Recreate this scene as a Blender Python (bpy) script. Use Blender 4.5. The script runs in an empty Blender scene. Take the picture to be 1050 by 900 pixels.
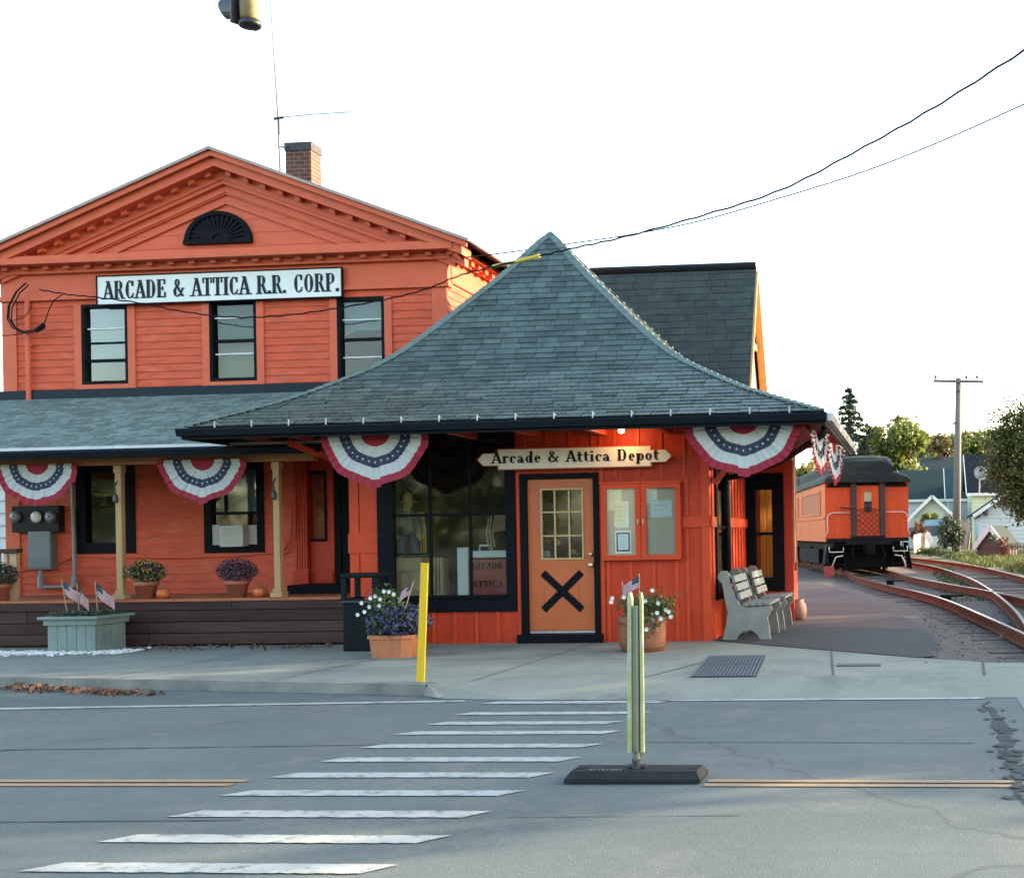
import bpy, bmesh, math, random
from math import sin, cos, pi, radians, sqrt
from mathutils import Vector, Matrix
random.seed(7)
SC = bpy.context.scene
COL = SC.collection
# ------------------------------------------------------------------ camera constants
FPX, CX, CY, HC = 1230.0, 836.0, 546.0, 1.42
RO, TH = radians(1.0), radians(4.7)
def ray(u, v):
    du, dv = u - CX, v - CY
    a = du*cos(RO) - dv*sin(RO); b = du*sin(RO) + dv*cos(RO)
    return (-sin(TH) + a/FPX*cos(TH), cos(TH) + a/FPX*sin(TH), -b/FPX)
def P(u, v, Y):                     # world point on the plane y = Y
    d = ray(u, v); t = Y/d[1]
    return Vector((d[0]*t, Y, HC + d[2]*t))
def G(u, v, z=0.0):                 # world point on the level z
    d = ray(u, v); t = (z - HC)/d[2]
    return Vector((d[0]*t, d[1]*t, z))

# ------------------------------------------------------------------ materials
def lin(c):
    return tuple(((x/12.92) if x <= 0.04045 else ((x+0.055)/1.055)**2.4) for x in c)
MATS = {}
def mat(name, col, rough=0.6, var=0.12, scale=6.0, bump=0.0, bscale=60.0, metal=0.0, spec=0.5,
        stretch=(1, 1, 1), island=0.0, col2=None, thr=(0.45, 0.65), emit=None, coat=0.0, transl=0.0, hue=0.0):
    m = bpy.data.materials.new(name); m.use_nodes = True
    nt = m.node_tree; N = nt.nodes; L = nt.links
    b = N['Principled BSDF']
    b.inputs['Roughness'].default_value = rough
    b.inputs['Metallic'].default_value = metal
    b.inputs['Specular IOR Level'].default_value = spec
    if coat: b.inputs['Coat Weight'].default_value = coat
    tc = N.new('ShaderNodeTexCoord'); mp = N.new('ShaderNodeMapping')
    mp.inputs['Scale'].default_value = stretch
    L.new(tc.outputs['Object'], mp.inputs['Vector'])
    n = N.new('ShaderNodeTexNoise'); n.inputs['Scale'].default_value = scale
    n.inputs['Detail'].default_value = 6; n.inputs['Roughness'].default_value = 0.62
    L.new(mp.outputs['Vector'], n.inputs['Vector'])
    base = N.new('ShaderNodeRGB'); base.outputs[0].default_value = (*col, 1)
    out = base.outputs[0]
    if col2 is not None:
        n2 = N.new('ShaderNodeTexNoise'); n2.inputs['Scale'].default_value = scale*0.37
        n2.inputs['Detail'].default_value = 8; n2.inputs['Roughness'].default_value = 0.7
        L.new(mp.outputs['Vector'], n2.inputs['Vector'])
        r = N.new('ShaderNodeMapRange'); r.inputs['From Min'].default_value = thr[0]; r.inputs['From Max'].default_value = thr[1]
        L.new(n2.outputs['Fac'], r.inputs['Value'])
        mx = N.new('ShaderNodeMix'); mx.data_type = 'RGBA'
        L.new(r.outputs['Result'], mx.inputs['Factor']); L.new(out, mx.inputs['A'])
        mx.inputs['B'].default_value = (*col2, 1); out = mx.outputs['Result']
    hs = N.new('ShaderNodeHueSaturation')
    mr = N.new('ShaderNodeMapRange'); mr.inputs['From Min'].default_value = 0.3; mr.inputs['From Max'].default_value = 0.7
    mr.inputs['To Min'].default_value = 1-var; mr.inputs['To Max'].default_value = 1+var
    L.new(n.outputs['Fac'], mr.inputs['Value']); val = mr.outputs['Result']
    if island:
        g = N.new('ShaderNodeNewGeometry'); ir = N.new('ShaderNodeMapRange')
        ir.inputs['To Min'].default_value = 1-island; ir.inputs['To Max'].default_value = 1+island
        L.new(g.outputs['Random Per Island'], ir.inputs['Value'])
        ml = N.new('ShaderNodeMath'); ml.operation = 'MULTIPLY'
        L.new(val, ml.inputs[0]); L.new(ir.outputs['Result'], ml.inputs[1]); val = ml.outputs[0]
        if hue:
            hr = N.new('ShaderNodeMapRange'); hr.inputs['To Min'].default_value = 0.5-hue; hr.inputs['To Max'].default_value = 0.5+hue
            wn = N.new('ShaderNodeTexWhiteNoise'); wn.noise_dimensions = '1D'
            L.new(g.outputs['Random Per Island'], wn.inputs['W']); L.new(wn.outputs['Value'], hr.inputs['Value'])
            L.new(hr.outputs['Result'], hs.inputs['Hue'])
    L.new(out, hs.inputs['Color']); L.new(val, hs.inputs['Value'])
    L.new(hs.outputs['Color'], b.inputs['Base Color'])
    if bump:
        bn = N.new('ShaderNodeTexNoise'); bn.inputs['Scale'].default_value = bscale; bn.inputs['Detail'].default_value = 5
        L.new(mp.outputs['Vector'], bn.inputs['Vector'])
        bp = N.new('ShaderNodeBump'); bp.inputs['Strength'].default_value = bump; bp.inputs['Distance'].default_value = 0.02
        L.new(bn.outputs['Fac'], bp.inputs['Height']); L.new(bp.outputs['Normal'], b.inputs['Normal'])
        rr = N.new('ShaderNodeMapRange'); rr.inputs['To Min'].default_value = max(0, rough-0.12); rr.inputs['To Max'].default_value = min(1, rough+0.12)
        L.new(n.outputs['Fac'], rr.inputs['Value']); L.new(rr.outputs['Result'], b.inputs['Roughness'])
    if emit:
        b.inputs['Emission Color'].default_value = (*emit[0], 1); b.inputs['Emission Strength'].default_value = emit[1]
    if transl:
        tr = N.new('ShaderNodeBsdfTranslucent'); L.new(hs.outputs['Color'], tr.inputs['Color'])
        ms = N.new('ShaderNodeMixShader'); ms.inputs['Fac'].default_value = transl
        L.new(b.outputs[0], ms.inputs[1]); L.new(tr.outputs[0], ms.inputs[2]); L.new(ms.outputs[0], N['Material Output'].inputs['Surface'])
    MATS[name] = m
    return m
def glass(name, ior=1.6, tint=(0.75, 0.82, 0.82), wav=0.004):
    m = bpy.data.materials.new(name); m.use_nodes = True
    nt = m.node_tree; N = nt.nodes; L = nt.links
    N.remove(N['Principled BSDF'])
    t = N.new('ShaderNodeBsdfTransparent'); t.inputs['Color'].default_value = (*tint, 1)
    g = N.new('ShaderNodeBsdfGlossy'); g.inputs['Roughness'].default_value = 0.045; g.inputs['Color'].default_value = (0.95, 1, 1, 1)
    f = N.new('ShaderNodeFresnel'); f.inputs['IOR'].default_value = ior
    ms = N.new('ShaderNodeMixShader')
    tc = N.new('ShaderNodeTexCoord'); n = N.new('ShaderNodeTexNoise'); n.inputs['Scale'].default_value = 3.0; n.inputs['Detail'].default_value = 1
    L.new(tc.outputs['Object'], n.inputs['Vector'])
    bp = N.new('ShaderNodeBump'); bp.inputs['Strength'].default_value = wav; bp.inputs['Distance'].default_value = 0.1
    L.new(n.outputs['Fac'], bp.inputs['Height']); L.new(bp.outputs['Normal'], g.inputs['Normal'])
    L.new(f.outputs[0], ms.inputs['Fac']); L.new(t.outputs[0], ms.inputs[1]); L.new(g.outputs[0], ms.inputs[2])
    L.new(ms.outputs[0], N['Material Output'].inputs['Surface'])
    MATS[name] = m
    return m
def surf(name, a, b_, scale, rough=0.85, crack=0.0, bump=0.25, bscale=140, streak=None, spots=None, stain=None):
    """paving: two-tone noise, fine aggregate, optional long streaks along x and cracks"""
    m = bpy.data.materials.new(name); m.use_nodes = True
    nt = m.node_tree; N = nt.nodes; L = nt.links; p = N['Principled BSDF']; p.inputs['Roughness'].default_value = rough
    p.inputs['Specular IOR Level'].default_value = 0.35
    tc = N.new('ShaderNodeTexCoord')
    def noise(sc, det=6, st=None, ro=0.6):
        n = N.new('ShaderNodeTexNoise'); n.inputs['Scale'].default_value = sc; n.inputs['Detail'].default_value = det; n.inputs['Roughness'].default_value = ro
        if st:
            mp = N.new('ShaderNodeMapping'); mp.inputs['Scale'].default_value = st
            L.new(tc.outputs['Object'], mp.inputs['Vector']); L.new(mp.outputs['Vector'], n.inputs['Vector'])
        else: L.new(tc.outputs['Object'], n.inputs['Vector'])
        return n.outputs['Fac']
    def rng(s, f0, f1, t0, t1):
        r = N.new('ShaderNodeMapRange'); r.inputs['From Min'].default_value = f0; r.inputs['From Max'].default_value = f1
        r.inputs['To Min'].default_value = t0; r.inputs['To Max'].default_value = t1; L.new(s, r.inputs['Value']); return r.outputs['Result']
    def mix(f, A, B):
        x = N.new('ShaderNodeMix'); x.data_type = 'RGBA'; L.new(f, x.inputs['Factor'])
        for k, q in (('A', A), ('B', B)):
            if isinstance(q, tuple): x.inputs[k].default_value = (*q, 1)
            else: L.new(q, x.inputs[k])
        return x.outputs['Result']
    c = mix(rng(noise(scale, 8), 0.35, 0.65, 0, 1), a, b_)
    if streak: c = mix(rng(noise(1.0, 5, (0.05, streak[0], 1)), 0.5, 0.75, 0, streak[2]), c, streak[1])
    if stain: lo = stain[3] if len(stain) > 3 else .55; c = mix(rng(noise(stain[0], 7, None, 0.75), lo, lo+.12, 0, stain[2]), c, stain[1])
    if spots: c = mix(rng(noise(bscale*0.6, 2), 0.6, 0.72, 0, spots[1]), c, spots[0])
    if crack:
        vo = N.new('ShaderNodeTexVoronoi'); vo.feature = 'DISTANCE_TO_EDGE'; vo.inputs['Scale'].default_value = crack
        dn = N.new('ShaderNodeTexNoise'); dn.inputs['Scale'].default_value = 2.5; dn.inputs['Detail'].default_value = 5
        L.new(tc.outputs['Object'], dn.inputs['Vector'])
        ad = N.new('ShaderNodeVectorMath'); ad.operation = 'MULTIPLY_ADD'; ad.inputs[1].default_value = (0.5, 0.5, 0)
        L.new(dn.outputs['Color'], ad.inputs[0]); L.new(tc.outputs['Object'], ad.inputs[2]); L.new(ad.outputs[0], vo.inputs['Vector'])
        c = mix(rng(vo.outputs['Distance'], 0.0, 0.0045, 0.5, 0), c, (0.035, 0.04, 0.04))
    L.new(c, p.inputs['Base Color'])
    bp = N.new('ShaderNodeBump'); bp.inputs['Strength'].default_value = bump; bp.inputs['Distance'].default_value = 0.01
    L.new(noise(bscale, 3), bp.inputs['Height']); L.new(bp.outputs['Normal'], p.inputs['Normal'])
    MATS[name] = m
    return m

# ------------------------------------------------------------------ mesh builder
class MB:
    def __init__(s): s.v = []; s.f = []; s.m = []; s.tf = None
    def add(s, vs, fs, mi=0):
        o = len(s.v)
        for p in vs:
            p = Vector(p); s.v.append(s.tf @ p if s.tf else p)
        for f in fs: s.f.append([i+o for i in f]); s.m.append(mi)
    def box(s, x0, x1, y0, y1, z0, z1, mi=0):
        s.add([(x0,y0,z0),(x1,y0,z0),(x1,y1,z0),(x0,y1,z0),(x0,y0,z1),(x1,y0,z1),(x1,y1,z1),(x0,y1,z1)],
              [(3,2,1,0),(4,5,6,7),(0,1,5,4),(1,2,6,5),(2,3,7,6),(3,0,4,7)], mi)
    def bbox(s, x0, x1, y0, y1, z0, z1, b=0.01, mi=0):   # box with chamfered vertical/horizontal edges
        bm = bmesh.new(); bmesh.ops.create_cube(bm, size=1)
        for q in bm.verts: q.co = Vector(((x0+x1)/2+q.co.x*(x1-x0), (y0+y1)/2+q.co.y*(y1-y0), (z0+z1)/2+q.co.z*(z1-z0)))
        bmesh.ops.bevel(bm, geom=bm.edges[:], offset=b, segments=2, affect='EDGES', profile=0.6)
        s.bm(bm, mi)
    def bm(s, bm, mi=0):
        bm.verts.index_update()
        s.add([q.co.copy() for q in bm.verts], [[q.index for q in f.verts] for f in bm.faces], mi); bm.free()
    def obox(s, c, ax, ay, az, mi=0):     # box from centre and three half-axis vectors
        c, ax, ay, az = map(Vector, (c, ax, ay, az))
        V = [c+sx*ax+sy*ay+sz*az for sz in (-1,1) for sx, sy in ((-1,-1),(1,-1),(1,1),(-1,1))]
        s.add(V, [(3,2,1,0),(4,5,6,7),(0,1,5,4),(1,2,6,5),(2,3,7,6),(3,0,4,7)], mi)
    def beam(s, a, b, w, h, up=(0,0,1), mi=0):
        a, b = Vector(a), Vector(b); d = (b-a); up = Vector(up)
        sd = d.cross(up).normalized(); u = sd.cross(d).normalized()
        s.obox((a+b)/2, d/2, sd*w/2, u*h/2, mi)
    def quad(s, a, b, c, d, mi=0): s.add([a,b,c,d], [(0,1,2,3)], mi)
    def prism(s, poly, n, mi=0):          # planar polygon (list of 3D points) extruded by vector n
        n = Vector(n); k = len(poly); V = [Vector(p) for p in poly] + [Vector(p)+n for p in poly]
        s.add(V, [list(range(k))[::-1], list(range(k, 2*k))] + [(i, (i+1) % k, (i+1) % k+k, i+k) for i in range(k)], mi)
    def tube(s, pts, r, n=8, mi=0, closed=False):
        pts = [Vector(p) for p in pts]; k = len(pts); rr = r if isinstance(r, (list, tuple)) else [r]*k
        V = []; pu = None
        for i, p in enumerate(pts):
            d = (pts[min(i+1, k-1)] - pts[max(i-1, 0)]).normalized()
            if pu is None: pu = Vector((0,0,1)) if abs(d.z) < 0.9 else Vector((0,1,0))
            sd = d.cross(pu).normalized(); pu = sd.cross(d).normalized()
            for j in range(n):
                a = 2*pi*j/n; V.append(p + rr[i]*(cos(a)*sd + sin(a)*pu))
        F = [(i*n+j, i*n+(j+1) % n, (i+1)*n+(j+1) % n, (i+1)*n+j) for i in range(k-1) for j in range(n)]
        F += [list(range(n))[::-1], [(k-1)*n+j for j in range(n)]]
        s.add(V, F, mi)
    def lathe(s, prof, c=(0,0,0), n=20, mi=0, axis='Z', sx=1, sy=1):   # prof: (radius, height)
        c = Vector(c); V = []
        for r, h in prof:
            for j in range(n):
                a = 2*pi*j/n
                q = (r*cos(a)*sx, r*sin(a)*sy, h)
                if axis == 'Y': q = (q[0], q[2], q[1])
                if axis == 'X': q = (q[2], q[0], q[1])
                V.append(c+Vector(q))
        F = [(i*n+j, i*n+(j+1) % n, (i+1)*n+(j+1) % n, (i+1)*n+j) for i in range(len(prof)-1) for j in range(n)]
        F += [list(range(n))[::-1], [(len(prof)-1)*n+j for j in range(n)]]
        s.add(V, F, mi)
    def leaf(s, p, sz, mi=0, nrm=None):
        a = Vector((random.gauss(0,1), random.gauss(0,1), random.gauss(0,1))).normalized()
        if nrm is not None: a = (a*0.8 + Vector(nrm)).normalized()
        t = a.orthogonal().normalized(); t.rotate(Matrix.Rotation(random.uniform(0, 2*pi), 3, a)); b = a.cross(t)
        w = sz*random.uniform(0.7, 1.3); h = w*random.uniform(0.5, 0.8)
        p = Vector(p)
        s.add([p-t*w*0.5, p-b*h*0.5+a*w*0.1, p+t*w*0.5, p+b*h*0.5+a*w*0.1], [(0,1,2,3)], mi)
    def build(s, name, mats, parent=None, smooth=False, origin=None, fixn=True):
        if not isinstance(mats, (list, tuple)): mats = [mats]
        me = bpy.data.meshes.new(name)
        if parent is not None: org = world_org(parent)
        elif origin is not None: org = Vector(origin)
        else:
            xs = [p.x for p in s.v]; ys = [p.y for p in s.v]; zs = [p.z for p in s.v]
            org = Vector(((min(xs)+max(xs))/2, (min(ys)+max(ys))/2, min(zs)))
        me.from_pydata([tuple(p-org) for p in s.v], [], s.f)
        for m in mats: me.materials.append(m)
        me.polygons.foreach_set('material_index', s.m)
        if smooth: me.polygons.foreach_set('use_smooth', [True]*len(me.polygons))
        me.update()
        if fixn and len(s.f) < 30000:
            bm = bmesh.new(); bm.from_mesh(me); bmesh.ops.recalc_face_normals(bm, faces=bm.faces); bm.to_mesh(me); bm.free()
        o = bpy.data.objects.new(name, me); COL.objects.link(o)
        if parent is not None: o.parent = parent
        else: o.location = org
        return o
def world_org(o):
    p = Vector((0,0,0))
    while o is not None: p += o.location; o = o.parent
    return p
def tag(o, label=None, cat=None, group=None, kind=None):
    if label: o['label'] = label
    if cat: o['category'] = cat
    if group: o['group'] = group
    if kind: o['kind'] = kind
    return o
def thing(name, loc, label, cat, group=None):
    o = bpy.data.objects.new(name, None); COL.objects.link(o); o.location = loc; o.empty_display_size = 0.2
    return tag(o, label, cat, group)
def struct(o): o['kind'] = 'structure'; return o
def kids(o): return [c for c in COL.objects if c.parent == o]
def copy_tree(o, parent=None):
    c = o.copy(); COL.objects.link(c)
    if parent is not None: c.parent = parent
    for ch in kids(o): copy_tree(ch, c)
    return c
def dup(o, loc, label, rz=None):
    c = copy_tree(o); c.location = loc; c['label'] = label
    if rz is not None: c.rotation_euler.z = rz
    return c
def scatter(mb, c, rad, n, sz, mi=0, shell=0.5, zmin=-1e9, flat=1.0):
    c = Vector(c)
    for _ in range(n):
        d = Vector((random.gauss(0,1), random.gauss(0,1), random.gauss(0,1))).normalized()
        r = shell + (1-shell)*random.random()
        r *= random.uniform(0.85, 1.08)
        p = c + Vector((d.x*rad[0], d.y*rad[1], d.z*rad[2]))*r
        if p.z < zmin: continue
        mb.leaf(p, sz, mi, d*0.7)

# ------------------------------------------------------------------ lettering: own slab-serif strokes
def ln(x0, y0, x1, y1, t): return ('l', x0, y0, x1, y1, t)
def arc(cx, cy, rx, ry, a0, a1, tk, tn): return ('a', cx, cy, rx, ry, a0, a1, tk, tn)
def glyphs(w, T, t):
    """w: width factor, T: stem, t: hairline. returns dict char -> (advance, strokes); height 1"""
    s = t
    def W(x): return x*w
    g = {}
    def ser(x, y, h=0.16): return ln(W(x)-h*0.8, y, W(x)+h*0.8, y, s)
    b, tp = s/2, 1-s/2
    g['A'] = (W(.74), [ln(W(.1), 0, W(.36), 1, t*1.1), ln(W(.36), 1-.02, W(.62), 0, T), ln(W(.17), .32, W(.54), .32, t), ser(.1, b), ser(.62, b, .18), ser(.33, tp, .11)])
    g['R'] = (W(.72), [ln(W(.16), 0, W(.16), 1, T), ser(.16, b), ln(W(.02), tp, W(.36), tp, s), ln(W(.16), .5, W(.36), .5, s), arc(W(.36), .75, W(.2), .25, 90, -90, T*.9, s), ln(W(.38), .5, W(.58), 0, T*.9), ser(.62, b, .1)])
    g['C'] = (W(.66), [arc(W(.34), .5, W(.28), .5, 50, 310, T, s), ln(W(.52), .68, W(.52), .97, T*.6), ln(W(.5), .05, W(.56), .3, T*.4)])
    g['D'] = (W(.72), [ln(W(.16), 0, W(.16), 1, T), ln(W(.02), tp, W(.34), tp, s), ln(W(.02), b, W(.34), b, s), arc(W(.34), .5, W(.28), .5, 90, -90, T, s)])
    g['E'] = (W(.64), [ln(W(.16), 0, W(.16), 1, T), ln(W(.02), tp, W(.54), tp, s), ln(W(.02), b, W(.54), b, s), ln(W(.16), .5, W(.4), .5, s), ln(W(.52), .72, W(.52), 1, T*.5), ln(W(.54), 0, W(.54), .3, T*.5), ln(W(.4), .38, W(.4), .62, T*.4)])
    g['T'] = (W(.68), [ln(W(.33), 0, W(.33), 1, T), ser(.33, b, .17), ln(W(.04), tp, W(.62), tp, s), ln(W(.07), .7, W(.07), 1, T*.5), ln(W(.59), .7, W(.59), 1, T*.5)])
    g['I'] = (W(.38), [ln(W(.19), 0, W(.19), 1, T), ser(.19, b, .17), ser(.19, tp, .17)])
    g['O'] = (W(.7), [arc(W(.34), .5, W(.29), .5, 0, 360, T, s)])
    g['P'] = (W(.66), [ln(W(.16), 0, W(.16), 1, T), ser(.16, b), ln(W(.02), tp, W(.36), tp, s), ln(W(.16), .45, W(.36), .45, s), arc(W(.36), .725, W(.22), .275, 90, -90, T*.9, s)])
    g['.'] = (W(.26), [ln(W(.1), 0, W(.1), .17, T)])
    g['&'] = (W(.78), [arc(W(.3), .78, W(.16), .2, 0, 360, T*.6, s), arc(W(.3), .28, W(.25), .28, 100, 330, T*.9, s), ln(W(.22), .68, W(.66), .03, T*.8), ln(W(.5), .12, W(.66), .45, s), ln(W(.56), .46, W(.76), .46, s), ln(W(.18), .54, W(.36), .56, s)])
    g[' '] = (W(.42), [])
    xh = .62
    g['r'] = (W(.46), [ln(W(.15), 0, W(.15), xh, T*.9), ser(.15, b), ln(W(.03), xh-b, W(.15), xh-b, s), arc(W(.33), .38, W(.17), .24, 170, 60, s, s*1.2), ln(W(.4), .48, W(.4), .6, T*.6)])
    g['c'] = (W(.5), [arc(W(.26), .31, W(.2), .31, 50, 310, T*.9, s), ln(W(.4), .4, W(.4), .58, T*.55)])
    g['a'] = (W(.56), [arc(W(.23), .18, W(.17), .18, 0, 360, T*.7, s), ln(W(.38), .02, W(.38), .42, T*.9), arc(W(.25), .42, W(.14), .2, 0, 150, s*1.2, s), ln(W(.38), s/2, W(.52), s/2, s), ln(W(.12), .44, W(.12), .54, T*.5)])
    g['d'] = (W(.6), [arc(W(.25), .31, W(.19), .31, 0, 360, T*.8, s), ln(W(.43), 0, W(.43), 1, T*.9), ln(W(.3), tp, W(.43), tp, s), ln(W(.43), b, W(.57), b, s)])
    g['e'] = (W(.5), [arc(W(.25), .31, W(.2), .31, 0, 310, T*.9, s), ln(W(.08), .34, W(.44), .34, s)])
    g['t'] = (W(.42), [ln(W(.18), .1, W(.18), .85, T*.9), ln(W(.03), xh-b, W(.38), xh-b, s), arc(W(.29), .14, W(.12), .14, 180, 330, s*1.2, s)])
    g['i'] = (W(.34), [ln(W(.17), 0, W(.17), xh, T*.9), ser(.17, b), ln(W(.04), xh-b, W(.17), xh-b, s), ln(W(.16), .76, W(.16), .9, T)])
    g['p'] = (W(.6), [arc(W(.35), .31, W(.19), .31, 0, 360, T*.8, s), ln(W(.16), -.3, W(.16), xh, T*.9), ser(.16, -.3+b), ln(W(.03), xh-b, W(.16), xh-b, s)])
    g['o'] = (W(.54), [arc(W(.26), .31, W(.21), .31, 0, 360, T*.8, s)])
    return g
def lettering(parent, m_, text, G_, x0, x1, z0, h, y, dy=0.006):
    tot = sum(G_[c][0] for c in text); k = (x1-x0)/(tot*h); x = x0; cnt = 0
    for ch in text:
        adv, st = G_[ch]; mb = MB()
        for q in st:
            cnt += 1; e = dy + 0.00012*(cnt % 40)
            if q[0] == 'l':
                _, a, b, c, d, t = q
                if abs(b-d) < 1e-6: pts = [(a, b-t/2), (c, b-t/2), (c, d+t/2), (a, d+t/2)]
                else: pts = [(a-t/2, b), (a+t/2, b), (c+t/2, d), (c-t/2, d)]
                mb.prism([(x+p[0]*h*k, y, z0+p[1]*h) for p in pts], (0, -e, 0))
            else:
                _, cx, cy, rx, ry, a0, a1, tk, tn = q; n = 20
                for i in range(n):
                    ps = []
                    for a, sd in ((i/n, 1), ((i+1)/n, 1), ((i+1)/n, 0), (i/n, 0)):
                        th = radians(a0+(a1-a0)*a); tt = tn+(tk-tn)*abs(cos(th))
                        ps.append((cx+(rx-(0 if sd else tt))*cos(th), cy+(ry-(0 if sd else (tn+(tk-tn)*abs(cos(th))*.3)))*sin(th)))
                    mb.prism([(x+p[0]*h*k, y, z0+p[1]*h) for p in ps], (0, -e, 0))
        x += adv*h*k
        if st: mb.build('letter', m_, parent)

# ------------------------------------------------------------------ wall claddings
def minus(lo, hi, cuts):
    segs = [(lo, hi)]
    for a, b in cuts:
        ns = []
        for s0, s1 in segs:
            if b <= s0 or a >= s1: ns.append((s0, s1)); continue
            if a > s0: ns.append((s0, a))
            if b < s1: ns.append((b, s1))
        segs = ns
    return segs
def siding(mb, x0, x1, z0, z1, y, holes=(), course=0.115, lap=0.014, lim=None, mi=0):
    """lap boards facing -y with rectangular holes; lim(z)->(xl,xr) clips to a gable"""
    nz = int(math.ceil((z1-z0)/course))
    for i in range(nz):
        c0 = z0+i*course; c1 = min(c0+course, z1)
        br = sorted({c0, c1} | {z for h in holes for z in (h[2], h[3]) if c0 < z < c1})
        for za, zb in zip(br, br[1:]):
            zm = (za+zb)/2
            cuts = [(h[0], h[1]) for h in holes if h[2] <= zm <= h[3]]
            ya = y-lap*(c0+course-za)/course; yb = y-lap*(c0+course-zb)/course
            for a, b in minus(x0, x1, cuts):
                if lim:
                    la, ra = lim(za); lb, rb = lim(zb)
                    if lb >= rb: lb = rb = (la+ra)/2
                    mb.quad((max(a,la), ya, za), (min(b,ra), ya, za), (min(b,rb), yb, zb), (max(a,lb), yb, zb), mi)
                    mb.quad((max(a,la), y, za), (min(b,ra), y, za), (min(b,ra), ya, za), (max(a,la), ya, za), mi)
                else:
                    mb.quad((a, ya, za), (b, ya, za), (b, yb, zb), (a, yb, zb), mi)
                    if za == c0: mb.quad((a, y, za), (b, y, za), (b, ya, za), (a, ya, za), mi)
def flatwall(mb, x0, x1, z0, z1, y, th, holes=()):
    """solid wall slab (front face y, back face y+th) with rectangular holes"""
    xs = sorted({x0, x1} | {c for h in holes for c in h[:2]}); zs = sorted({z0, z1} | {c for h in holes for c in h[2:4]})
    for za, zb in zip(zs, zs[1:]):
        cuts = [(h[0], h[1]) for h in holes if h[2] <= (za+zb)/2 <= h[3]]
        for a, b in minus(x0, x1, cuts): mb.box(a, b, y, y+th, za, zb)
def shingles(mb, L, R, ex=0.13, w=0.3, lift=0.012, n=None, s0=0.0, jit=0.15, flare=None):
    """L(h), R(h): side edges with h 0 at the top and 1 at the eave; one island per shingle"""
    N = 200; pts = [(L(i/N)+R(i/N))/2 for i in range(N+1)]
    cum = [0]
    for a, b in zip(pts, pts[1:]): cum.append(cum[-1]+(b-a).length)
    tot = cum[-1]; rows = int(tot/ex)
    def hat(d):
        for i in range(N):
            if cum[i+1] >= d: return (i + (d-cum[i])/max(1e-9, cum[i+1]-cum[i]))/N
        return 1.0
    dirv = (R(1.0)-L(1.0)).normalized(); ref = (L(1.0)+R(1.0))/2
    for r in range(rows+1):
        d1 = tot-r*ex; d0 = max(0.02, d1-ex-0.012)
        if d1 < 0.06: break
        hb, ht = hat(d1), hat(d0)
        Lb, Rb, Lt, Rt = L(hb), R(hb), L(ht), R(ht)
        mid_b, mid_t = (Lb+Rb)/2, (Lt+Rt)/2
        nrm = dirv.cross(mid_t-mid_b).normalized()
        if nrm.z < 0: nrm = -nrm
        sl, sr = (Lb-ref).dot(dirv), (Rb-ref).dot(dirv); tl, tr = (Lt-ref).dot(dirv), (Rt-ref).dot(dirv)
        ob = Lb-dirv*sl; ot = Lt-dirv*tl
        x = -int(12/w)*w + s0 + (w/2 if r % 2 else 0) + random.uniform(-jit, jit)*w
        while x < max(sr, tr):
            ww = w*random.uniform(1-jit, 1+jit)
            a, b = x+0.003, x+ww-0.003; x += ww
            ab, bb = max(a, sl), min(b, sr); at, bt = max(a, tl), min(b, tr)
            if ab >= bb and at >= bt: continue
            if at > bt: at = bt = min(max((a+b)/2, tl), tr)
            if ab > bb: ab = bb = min(max((a+b)/2, sl), sr)
            fl = flare is not None and hb > flare+random.uniform(-.05,.05)
            li = lift*random.uniform(0.7, 1.3)*(random.uniform(.8,1.5) if fl else 1)
            p0 = ob+dirv*ab+nrm*li; p1 = ob+dirv*bb+nrm*li; p2 = ot+dirv*bt+nrm*0.003; p3 = ot+dirv*at+nrm*0.003
            mb.add([p0, p1, p2, p3, p0-nrm*li, p1-nrm*li], [(0,1,2,3), (4,5,1,0)], 1 if fl else 0)
# ------------------------------------------------------------------ palette
M = {}
def mk(k, *a, **kw): M[k] = mat(k, *a, **kw); return M[k]
mk('red_siding', (.55,.088,.038), .55, .2, 3.0, .25, 40, stretch=(1,1,4), col2=(.60,.15,.085), thr=(.52,.72), spec=.22)
mk('red_trim', (.58,.115,.055), .5, .10, 4.0, .12, 50, spec=.22)
mk('depot_red', (.47,.043,.013), .5, .14, 3.0, .2, 45, stretch=(3,3,.6), col2=(.36,.032,.012), thr=(.45,.68), spec=.22)
mk('depot_trim', (.52,.055,.016), .48, .10, 4.0, .12, 50, spec=.22)
mk('door_orange', (.46,.10,.02), .42, .08, 3.0, .08, 40)
mk('side_red', (.46,.045,.02), .5, .12, 3.0, .15, 45, spec=.22)
mk('black_trim', (.0055,.007,.0095), .55, .2, 5.0, .12, 50, spec=.06)
mk('dark_metal', (.008,.009,.011), .45, .2, 6.0, .08, 60, spec=.3)
mk('gutter_black', (.006,.009,.014), .5, .15, 5.0, .05, 40, spec=.1)
mk('slate', (.056,.086,.078), .36, .22, 9.0, .35, 70, island=.3, hue=.012, spec=.5, col2=(.034,.056,.053), thr=(.46,.66))
mk('slate_flare', (.072,.10,.09), .28, .2, 14, .45, 40, island=.3, hue=.012, spec=.6, col2=(.05,.074,.07), thr=(.46,.66))
mk('slate_cap', (.10,.145,.132), .45, .15, 8.0, .25, 80)
mk('slate_dark', (.036,.05,.045), .6, .2, 7.0, .3, 90, island=.14, col2=(.024,.034,.032), spec=.3)
mk('asphalt_shingle', (.135,.188,.172), .75, .18, 30, .5, 150, island=.32)
mk('underlay', (.008,.010,.012), .9, spec=.1)
mk('tan_wood', (.36,.22,.10), .6, .15, 6.0, .2, 60, stretch=(1,1,.15))
mk('raw_wood', (.40,.28,.16), .65, .2, 8.0, .2, 60, stretch=(1,1,.15))
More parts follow.
